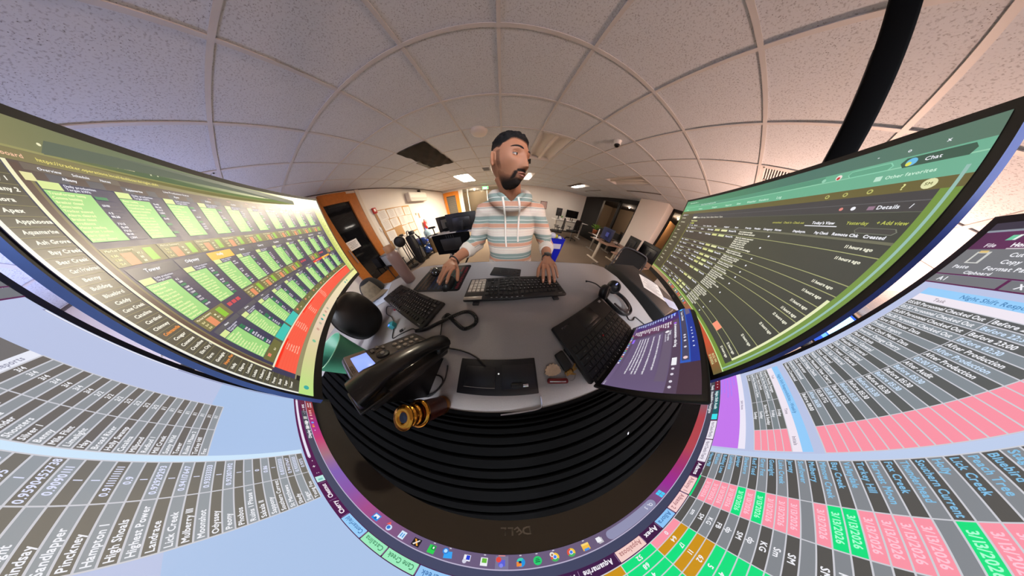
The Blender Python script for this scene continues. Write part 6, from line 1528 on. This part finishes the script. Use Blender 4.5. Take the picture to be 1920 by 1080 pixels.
for i in range(nu):
    fs.append((0, 1 + (i + 1) % nu, 1 + i)); fs.append((len(vs) - 1, 1 + (nv - 2) * nu + i, 1 + (nv - 2) * nu + (i + 1) % nu))
body.add([tuple(v) for v in vs], fs, 0, True)
# ears
for s_ in (-1, 1):
    E_ = HM @ rotm(0, 0, s_ * -.62) @ rotm(.18, 0, 0)
    c = H(s_ * .0815, -.004, -.012)
    body.ball(c, (.0050, .0180, .031), nu=18, nv=12, M=E_)
    rim = [c + E_ @ Vector((s_ * .0062, .0172 * math.cos(q), .0285 * math.sin(q) + (.0 if math.sin(q) > 0 else .003))) for q in [(-70 + 300 * i / 14) * PI / 180 for i in range(15)]]
    body.tube(rim, .0046, 8); body.ball(c + E_ @ Vector((s_ * .001, .006, -.026)), (.006, .009, .009), nu=10, nv=8, M=E_)
# neck, torso, legs
body.tube([W(.040, .690, -.02), W(.036, .668, .05), W(.032, .632, .10), H(0, -.030, -.045)], [.066, .060, .056, .056], 20)
loft(body, [(W(.04, .70, -.42), .140, .092), (W(.04, .70, -.30), .135, .088), (W(.04, .70, -.15), .145, .092), (W(.04, .70, -.05), .145, .085), (W(.04, .695, .01), .09, .06)])
for s_, S_, E_, W_ in ((-1, SR, ER, WR), (1, SL, EL, WL)):
    body.tube([S_, S_.lerp(E_, .5), E_], [.047, .043, .038], 16)
    body.tube([E_, E_.lerp(W_, .3), E_.lerp(W_, .75), W_], [.039, .040, .029, .0255], 16)
for s_ in (-1, 1):
    hp = W(.04 + s_ * .085, .71, -.44); kn = W(.04 + s_ * .10, .69, -.86); an = W(.04 + s_ * .11, .72, -1.25)
    body.tube([hp, hp.lerp(kn, .5), kn, kn.lerp(an, .35), an], [.085, .075, .056, .056, .038], 16)
    body.tube([an, W(.04 + s_ * .115, .68, -1.29), W(.04 + s_ * .12, .56, -1.305)], [.038, .035, .024], 12)
# hands: palm, four fingers of different lengths with knuckle bends, a thumb from the side of the palm
def hand(wr, kn, thumb, tips, thumb_tip, lift):
    """wr wrist, kn knuckle centre, thumb: unit vector to the thumb side, tips: four fingertips from index to little"""
    fwd = (kn - wr).normalized(); up = fwd.cross(thumb).normalized()
    if up.z < 0: up = -up
    ax_ = [Vector(wr), wr.lerp(kn, .35), wr.lerp(kn, .75), kn + fwd * .004]
    wid, thk = [.026, .034, .040, .039], [.021, .020, .017, .012]
    n = 18; vs = []
    for c, a, b in zip(ax_, wid, thk):
        for i in range(n):
            q = 2 * PI * i / n; vs.append(tuple(c + thumb * a * math.cos(q) + up * b * math.sin(q)))
    fs = [(j * n + i, j * n + (i + 1) % n, (j + 1) * n + (i + 1) % n, (j + 1) * n + i) for j in range(3) for i in range(n)] + [tuple(range(n))[::-1], tuple(range(3 * n, 4 * n))]
    body.add(vs, fs, 0, True)
    for k, (o_, r_, tip) in enumerate(zip((.030, .0105, -.0095, -.0285), (.0088, .0091, .0086, .0075), tips)):
        b0 = kn + thumb * o_ - fwd * (.012 + .004 * abs(k - 1)) + up * .002; tip = Vector(tip); d = tip - b0
        m1 = b0 + d * .42 + up * lift[k]; m2 = b0 + d * .74 + up * lift[k] * .72
        body.tube([b0, b0.lerp(m1, .5) + up * lift[k] * .25, m1, m1.lerp(m2, .55) + up * .001, m2, m2.lerp(tip, .6), tip], [r_ * 1.12, r_ * 1.0, r_ * 1.03, r_ * .94, r_ * .95, r_ * .86, r_ * .66], 12)
        NAILS.append((m2.lerp(tip, .72), (tip - m2).normalized(), up, r_))
        body.ball(tip - d.normalized() * .001, r_ * .70, nu=10, nv=8); body.ball(b0 + up * .003, r_ * 1.1, nu=10, nv=8)
    b0 = wr.lerp(kn, .34) + thumb * .024; tt = Vector(thumb_tip); d = tt - b0; mid = b0 + d * .5 + thumb * .010 + up * .003
    body.tube([b0 - thumb * .008, b0, mid, mid.lerp(tt, .55), tt], [.014, .0135, .0102, .0098, .0074], 12); body.ball(tt, .0076, nu=10, nv=8)
    return up, fwd
RT_TH = Vector((.985, -.10, -.10)).normalized()
KR = W(-.293, .398, -.236)
tipsR = [W(-.283, .318, -.268), W(-.318, .312, -.268), W(-.343, .334, -.274), W(-.350, .372, -.290)]
hand(WR, KR, RT_TH, tipsR, W(-.247, .356, -.284), (.010, .011, .010, .008))
LT_TH = Vector((-.97, -.15, -.12)).normalized()
KL = W(.216, .388, -.238)
tipsL = [W(.170, .312, -.280), W(.199, .300, -.281), W(.230, .312, -.281), W(.262, .345, -.282)]
hand(WL, KL, LT_TH, tipsL, W(.158, .362, -.284), (.016, .018, .017, .014))
bm_ = remesh(body, 'body', .0030, 2, M_SKIN)
link('body', bm_, man)
# fingernails
for c, d, up, r_ in NAILS:
    n_ = (up - d * up.dot(d)).normalized(); t_ = n_.cross(d)
    Mn = Matrix(((t_.x, d.x, n_.x), (t_.y, d.y, n_.y), (t_.z, d.z, n_.z)))
    MB().ball(c + n_ * r_ * .66, (r_ * .52, r_ * .72, r_ * .20), nu=12, nv=8, M=Mn).obj('fingernail', mat('nail', (186, 138, 116), .35), man)

# eyes, lids, brows
M_EYE = mat('eye_white', (164, 158, 152), .3, spec=.25); M_IRIS = mat('iris_dark', (34, 20, 14), .1); M_LASH = mat('lash_black', (16, 12, 11), .8)
M_LIP = skin_mat('lip', (158, 98, 86))
gz = Vector((.42, .90, .02)).normalized()
for s_ in (-1, 1):
    c = Vector((s_ * .0330, .0688, -.001)); r = .0134
    e = MB().ball(H(*c), r, nu=20, nv=14).obj('eyeball', M_EYE, man)
    gg = gz; ic = c + gg * (r * .86); M_ = HM @ gg.to_track_quat('Z', 'Y').to_matrix()
    MB().lathe([(0, .0020), (.0032, .0018), (.0062, .0010), (.0067, 0)], H(*ic), 18, M=M_).obj('iris', M_IRIS, e)
    for up_, nm in ((1, 'upper_eyelid'), (-1, 'lower_eyelid')):
        vs = []; fs = []; R_ = r + .0013
        for j in range(6):
            for i in range(15):
                q = -1.15 + 2.3 * i / 14; edge = (.24 * math.cos(q * 1.25) if up_ > 0 else .42 * math.cos(q * 1.2)); p = edge + (1.35 - edge) * j / 5
                vs.append(tuple(H(*(c + Vector((R_ * math.sin(q) * math.cos(p), R_ * math.cos(q) * math.cos(p), up_ * R_ * math.sin(p)))))))
        for j in range(5):
            for i in range(14): a = j * 15 + i; fs.append((a, a + 1, a + 16, a + 15))
        MB().add(vs, fs, 0, True).obj(nm, M_SKIN, man)
        if up_ > 0: MB().tube([vs[i] for i in range(15)], .0009, 5).obj('lashes', M_LASH, man)
    br = MB(); P_ = []
    def face_y(x, z):
        best = None
        for e in range(-60, 61):
            el = e * .02
            az = math.asin(max(-1, min(1, x / (.0765 * max(.2, math.cos(el)) ** .82)))); p = head_point(az, el)
            if best is None or abs(p.z - z) < best[0]: best = (abs(p.z - z), p)
        return best[1].y
    for i in range(9):
        q = i / 8; x = s_ * (.013 + .041 * q); z = .0205 + .0085 * math.sin(q * 2.3) - .004 * q; P_.append(H(x, face_y(x, z) + .0012, z))
    br.tube(P_, [.0016, .0026, .0030, .0030, .0029, .0027, .0024, .0018, .001], 8, flat=(.55, 1.25, tuple(Uh2))); br.obj('eyebrow', mat('brow_black', (24, 17, 14), .9), man)
# lips
lp = MB()
for z0, a_, sx in ((-.0692, .0026, .021), (-.0812, .0032, .018)):
    P_ = []
    for i in range(13):
        x = -sx + 2 * sx * i / 12; zz = z0 + (-.0052 if z0 > -.075 else .0048) * (abs(x) / sx) ** 2; P_.append(H(x, face_y(x, zz) + .0002, zz))
    lp.tube(P_, [a_ * (1 - .75 * (abs(i - 6) / 6) ** 2) for i in range(13)], 8)
lp.obj('lips', M_LIP, man)

# hair and beard grow as shells from the same head surface
def hair_material(name, dark):
    m = bpy.data.materials.new(name); m.use_nodes = True; nt = m.node_tree; p = nt.nodes['Principled BSDF']; p.inputs['Roughness'].default_value = .75; p.inputs['Specular IOR Level'].default_value = .2
    at = nt.nodes.new('ShaderNodeAttribute'); at.attribute_name = 'tint'; n = nt.nodes.new('ShaderNodeTexNoise'); n.inputs['Scale'].default_value = 1100; n.inputs['Detail'].default_value = 3
    tc = nt.nodes.new('ShaderNodeTexCoord'); nt.links.new(tc.outputs['Object'], n.inputs['Vector'])
    ma = nt.nodes.new('ShaderNodeMath'); ma.operation = 'MULTIPLY_ADD'; ma.inputs[1].default_value = 1.0; nt.links.new(n.outputs['Fac'], ma.inputs[0]); sx = nt.nodes.new('ShaderNodeSeparateColor'); nt.links.new(at.outputs['Color'], sx.inputs['Color'])
    nt.links.new(sx.outputs['Red'], ma.inputs[2]); r = nt.nodes.new('ShaderNodeValToRGB'); r.color_ramp.elements[0].position = .62; r.color_ramp.elements[1].position = 1.18
    r.color_ramp.elements[0].color = rgb(*SKC); r.color_ramp.elements[1].color = rgb(*dark); nt.links.new(ma.outputs[0], r.inputs['Fac']); nt.links.new(r.outputs['Color'], p.inputs['Base Color'])
    return m
def shell(name, weight, thick, material):
    nu, nv = 150, 116; mb = MB(); idx = {}; fs = []; vs = []; vc = []
    wts = {}
    def get(i, j):
        i %= nu
        if (i, j) in idx: return idx[(i, j)]
        a, e = -PI + 2 * PI * i / nu, -PI / 2 + PI * j / nv
        p = head_point(a, e); w_ = weight(a, p); t = thick(a, p, w_); q = head_point(a, e, t); idx[(i, j)] = len(vs); vs.append(tuple(H(*q))); vc.append((w_, w_, w_, 1)); return idx[(i, j)]
    for j in range(1, nv - 1):
        for i in range(nu):
            ws = []
            for di, dj in ((0, 0), (1, 0), (1, 1), (0, 1)):
                a, e = -PI + 2 * PI * ((i + di) % nu) / nu, -PI / 2 + PI * (j + dj) / nv; ws.append(weight(a, head_point(a, e)))
            if max(ws) > .02: fs.append((get(i, j), get(i + 1, j), get(i + 1, j + 1), get(i, j + 1)))
    mb.add(vs, fs, 0, True); mb.vc = vc
    if name == 'hair':
        c = len(vs); tp = H(0, 0, .101 + .016)
        row = [get(i, nv - 1) for i in range(nu)]; mb.add([tuple(tp)], [], 0); mb.vc.append((1, 1, 1, 1))
        for i in range(nu): mb.f.append((row[i], row[(i + 1) % nu], c)); mb.mi.append(0); mb.sm.append(True)
    return mb.obj(name, material, man)
def hair_w(a, p):
    aa = abs(a)
    if aa < .62: line = .060 - .004 * math.cos(aa * 3)
    elif aa < 1.15: line = .060 - .020 * sstep(.62, 1.15, aa)
    elif aa < 1.42: line = .040 - .022 * sstep(1.15, 1.30, aa)
    elif aa < 1.95: line = .024 + .006 * sstep(1.42, 1.5, aa)
    else: line = .030 - .075 * sstep(1.9, 2.4, aa)
    fade = .28 + .72 * sstep(.020, .066, p.z) if aa > .9 else 1
    if aa > 2.0: fade = .35 + .65 * sstep(-.03, .04, p.z)
    return sstep(line - .003, line + .010, p.z) * fade
def hair_t(a, p, w_):
    q = Vector(p) * 62; cur = mnoise.noise(q) * .5 + mnoise.noise(q * 2.1) * .35
    return -.0012 + w_ * (.0034 + .0150 * sstep(.035, .085, p.z) + .0075 * cur * sstep(.03, .07, p.z))
shell('hair', hair_w, hair_t, hair_material('hair_black', (18, 14, 13)))
def beard_w(a, p):
    aa = abs(a); x, z = abs(p.x), p.z
    if p.y < -.03: return 0
    w_ = 0
    if aa > 1.12 and aa < 1.62: w_ = max(w_, .34 * sstep(.026, .016, z) * sstep(1.20, 1.30, aa) * sstep(1.56, 1.44, aa) * sstep(-.07, -.03, z))
    cheek = -.040 - .032 * sstep(.066, .030, x)
    jaw = sstep(cheek + .006, cheek - .022, z)
    w_ = max(w_, jaw * (.26 + .24 * sstep(-.062, -.088, z) + .40 * sstep(-.088, -.108, z) * sstep(.05, .02, x)))
    lipz = sstep(.021, .027, math.hypot(x, (z + .0755) * 1.9))
    w_ *= max(lipz, .0 if z > -.1 else 1)
    mo = g(z, -.0600, .0055) * sstep(.029, .020, x) * .78; w_ = max(w_, mo)
    w_ = max(w_, .7 * g(x, .0265, .006) * sstep(-.058, -.066, z) * sstep(-.10, -.085, z))
    return w_ * sstep(-.03, .005, p.y)
def beard_t(a, p, w_): return -.0006 + .0036 * w_ + .0012 * w_ * mnoise.noise(Vector(p) * 130)
shell('beard', beard_w, beard_t, hair_material('beard_dark', (30, 22, 18)))

# hoodie ----------------------------------------------------------------------
def stripe_mat():
    m = bpy.data.materials.new('striped_fleece'); m.use_nodes = True; nt = m.node_tree; p = nt.nodes['Principled BSDF']; p.inputs['Roughness'].default_value = .95; p.inputs['Specular IOR Level'].default_value = .1
    tc = nt.nodes.new('ShaderNodeTexCoord'); sp = nt.nodes.new('ShaderNodeSeparateXYZ'); nt.links.new(tc.outputs['Object'], sp.inputs[0])
    n = nt.nodes.new('ShaderNodeTexNoise'); n.inputs['Scale'].default_value = 7; nt.links.new(tc.outputs['Object'], n.inputs['Vector'])
    def mth(op, a, b=None, c=None):
        q = nt.nodes.new('ShaderNodeMath'); q.operation = op
        for i, v in enumerate((a, b, c)):
            if v is None: continue
            if isinstance(v, (int, float)): q.inputs[i].default_value = v
            else: nt.links.new(v, q.inputs[i])
        return q.outputs[0]
    zz = mth('MULTIPLY_ADD', n.outputs['Fac'], .010, sp.outputs['Z'])
    u = mth('FRACT', mth('DIVIDE', mth('SUBTRACT', 2.185 + .005, zz), .1125))
    r = nt.nodes.new('ShaderNodeValToRGB'); cr = r.color_ramp; cr.interpolation = 'CONSTANT'
    TE, OR, BE, DKL, PKL, WH = (126, 142, 132), (188, 132, 102), (210, 196, 178), (98, 94, 92), (204, 174, 160), (222, 216, 204)
    seq = [(0, TE), (.14, (136, 150, 140)), (.17, WH), (.195, (120, 136, 126)), (.33, BE), (.35, OR), (.54, BE), (.575, DKL), (.605, BE), (.74, PKL), (.765, BE), (.86, PKL), (.875, BE), (.97, (160, 156, 148))]
    cr.elements[0].position = 0; cr.elements[0].color = rgb(*seq[0][1]); cr.elements[1].position = seq[1][0]; cr.elements[1].color = rgb(*seq[1][1])
    for ps, c in seq[2:]: e = cr.elements.new(ps); e.color = rgb(*c)
    nt.links.new(u, r.inputs['Fac'])
    n2 = nt.nodes.new('ShaderNodeTexNoise'); n2.inputs['Scale'].default_value = 420; nt.links.new(tc.outputs['Object'], n2.inputs['Vector'])
    mx = nt.nodes.new('ShaderNodeMix'); mx.data_type = 'RGBA'; mx.blend_type = 'MULTIPLY'; mx.inputs[0].default_value = .22; nt.links.new(r.outputs['Color'], mx.inputs[6]); nt.links.new(n2.outputs['Fac'], mx.inputs[7])
    hs = nt.nodes.new('ShaderNodeBrightContrast'); hs.inputs['Bright'].default_value = .05; nt.links.new(mx.outputs[2], hs.inputs['Color']); nt.links.new(hs.outputs['Color'], p.inputs['Base Color'])
    b = nt.nodes.new('ShaderNodeBump'); b.inputs['Strength'].default_value = .25; b.inputs['Distance'].default_value = .002; nt.links.new(n2.outputs['Fac'], b.inputs['Height']); nt.links.new(b.outputs['Normal'], p.inputs['Normal'])
    return m
M_HOOD = stripe_mat()
hb = MB()
loft(hb, [(W(.038, .705, -.50), .176, .122), (W(.038, .705, -.43), .178, .126), (W(.038, .705, -.36), .168, .122), (W(.038, .708, -.25), .160, .120), (W(.038, .708, -.15), .160, .120), (W(.038, .704, -.06), .158, .108), (W(.038, .698, -.005), .146, .090), (W(.038, .692, .030), .105, .066), (W(.036, .690, .048), .080, .052)], e=.88)
for S_, E_, W_ in ((SR, ER, WR), (SL, EL, WL)):
    hb.tube([S_ + (W(.04, .69, -.02) - S_) * .25, S_, S_.lerp(E_, .35), S_.lerp(E_, .75), E_, E_.lerp(W_, .15), E_.lerp(W_, .32), E_.lerp(W_, .44)], [.066, .063, .061, .058, .056, .056, .052, .045], 20)
# hood bunched round the neck
ring = []
for i in range(28):
    q = 2 * PI * i / 28; bk_ = (1 + math.cos(q)) / 2         # q = 0 at the back
    ring.append(W(.036 + .088 * math.sin(q), .668 + .086 * math.cos(q) - .020 * (1 - bk_), .000 + .062 * bk_ + .026 * math.sin(q) ** 2))
hb.tube(ring, [.024 + .020 * (1 + math.cos(2 * PI * i / 28)) / 2 for i in range(28)], 14, closed=True)
hm_ = remesh(hb, 'hoodie', .0055, 6, M_HOOD)
nr = [v.normal.copy() for v in hm_.vertices]
for v, n_ in zip(hm_.vertices, nr):
    c = v.co; q = Vector((c.x * 5, c.y * 5, c.z * 13)); d = .0075 * mnoise.noise(q) + .0032 * mnoise.noise(Vector((c.x * 9 + c.z * 14, c.y * 9, c.z * 22)))
    el_ = min((c - ER).length, (c - EL).length); d += .005 * math.sin(c.z * 120 + c.x * 60) * math.exp(-(el_ / .085) ** 2)
    fold = math.exp(-((c.z - (CZ - .44)) / .05) ** 2); d += .004 * fold * math.sin(c.x * 55)
    v.co = c + n_ * d
hoodie = link('hoodie', hm_, man)
# hood opening lip, neckline, cuffs, pocket, strings
lipm = mat('hood_lining', (186, 170, 158), .95, bump=(400, .3))
nk = []
for i in range(22):
    q = PI * (.42 + 1.16 * i / 21); nk.append(W(.036 + .074 * math.sin(q), .664 + .080 * math.cos(q) - .012, .058 - .010 * math.cos(q) - .052 * math.exp(-((q - PI) / .55) ** 2)))
MB().tube(nk, .012, 10).obj('hood_edge', M_HOOD, man)
M_CUFF = mat('cuff_rib', (204, 192, 176), .95, bump=(900, .4))
for E_, W_ in ((ER, WR), (EL, WL)):
    a, b = E_.lerp(W_, .36), E_.lerp(W_, .56); d = (b - a)
    mb = MB(); mb.tube([a, a + d * .25, a + d * .6, a + d * .85, b], [.053, .0525, .047, .0445, .042], 20); mb.f = mb.f; mb.obj('cuff', M_CUFF, man)
def front_y(x, z):
    best = None
    for v in hm_.vertices:
        if abs(v.co.x + MX - x) < .012 and abs(v.co.z - CZ - z) < .012:
            y = v.co.y + MY
            if best is None or y < best: best = y
    return best if best is not None else .58
M_STR = mat('drawstring_cream', (226, 214, 200), .9, bump=(900, .4))
for x0, x1, z1 in ((-.006, .010, -.215), (.068, .082, -.185)):
    P_ = []
    for i in range(9):
        q = i / 8; x = x0 + (x1 - x0) * q + .004 * math.sin(q * 5); z = .045 + (z1 - .045) * q; P_.append(W(x, min(front_y(x, z), .60 if z > .0 else .62) - .005, z))
    for i in range(1, 8): P_[i].y = (P_[i - 1].y + P_[i].y * 2 + P_[i + 1].y) / 4
    MB().tube(spline(P_, 4), .0042, 8, flat=(1.25, .6, (0, 1, 0))).obj('drawstring', M_STR, man)
# kangaroo pocket
vs = []; fs = []
for j in range(9):
    z = -.335 - .15 * j / 8; hw = .075 + .05 * sstep(-.335, -.43, z)
    for i in range(15):
        x = .038 - hw + 2 * hw * i / 14; vs.append(tuple(W(x, front_y(x, max(z, -.49)) - .006, z)))
for j in range(8):
    for i in range(14): a = j * 15 + i; fs.append((a, a + 1, a + 16, a + 15))
MB().add(vs, fs, 0, True).obj('pocket', M_HOOD, man)
# trousers, shoes
tr = MB(); loft(tr, [(W(.04, .71, -.40), .150, .105), (W(.04, .71, -.50), .168, .118)])
for s_ in (-1, 1):
    hp = W(.04 + s_ * .085, .71, -.46); kn = W(.04 + s_ * .10, .69, -.86); an = W(.04 + s_ * .11, .72, -1.27)
    tr.tube([hp, hp.lerp(kn, .5), kn, an], [.098, .088, .072, .064], 18)
link('trousers', remesh(tr, 'trousers', .009, 3, mat('trousers_dark', (36, 36, 42), .9, bump=(300, .3))), man)
for s_ in (-1, 1):
    MB().rbox(W(.04 + s_ * .118, .635, -1.285), (.10, .28, .085), .035, seg=3).rbox(W(.04 + s_ * .118, .635, -1.32), (.104, .285, .024), .008).obj('shoe', mat('shoe_black', (26, 25, 25), .6), man)
# watch on his left wrist, bangle on his right
wd = (WL - EL).normalized(); wc = WL - wd * .014
q = wd.to_track_quat('Z', 'Y').to_matrix()
wt = MB(); wt.lathe([(.0275, -.010), (.0295, -.009), (.0295, .009), (.0275, .010)], wc, 26, M=q).obj('watch_strap', mat('watch_strap', (24, 23, 23), .6), man)
MB().rbox(wc + Vector((0, 0, .0300)), (.036, .036, .010), .005, rot=rotm(0, 0, .3), seg=2).obj('watch_case', mat('watch_case', (34, 34, 36), .3), man)
wd = (WR - ER).normalized(); wc = WR - wd * .012; q = wd.to_track_quat('Z', 'Y').to_matrix()
wt = MB(); P_ = [tuple(q @ Vector((.0295 * math.cos(i * PI / 14), .0295 * math.sin(i * PI / 14), 0)) + wc) for i in range(28)]
wt.tube(P_, .0042, 8, closed=True).obj('bangle', mat('bangle_black', (18, 17, 17), .3), man)
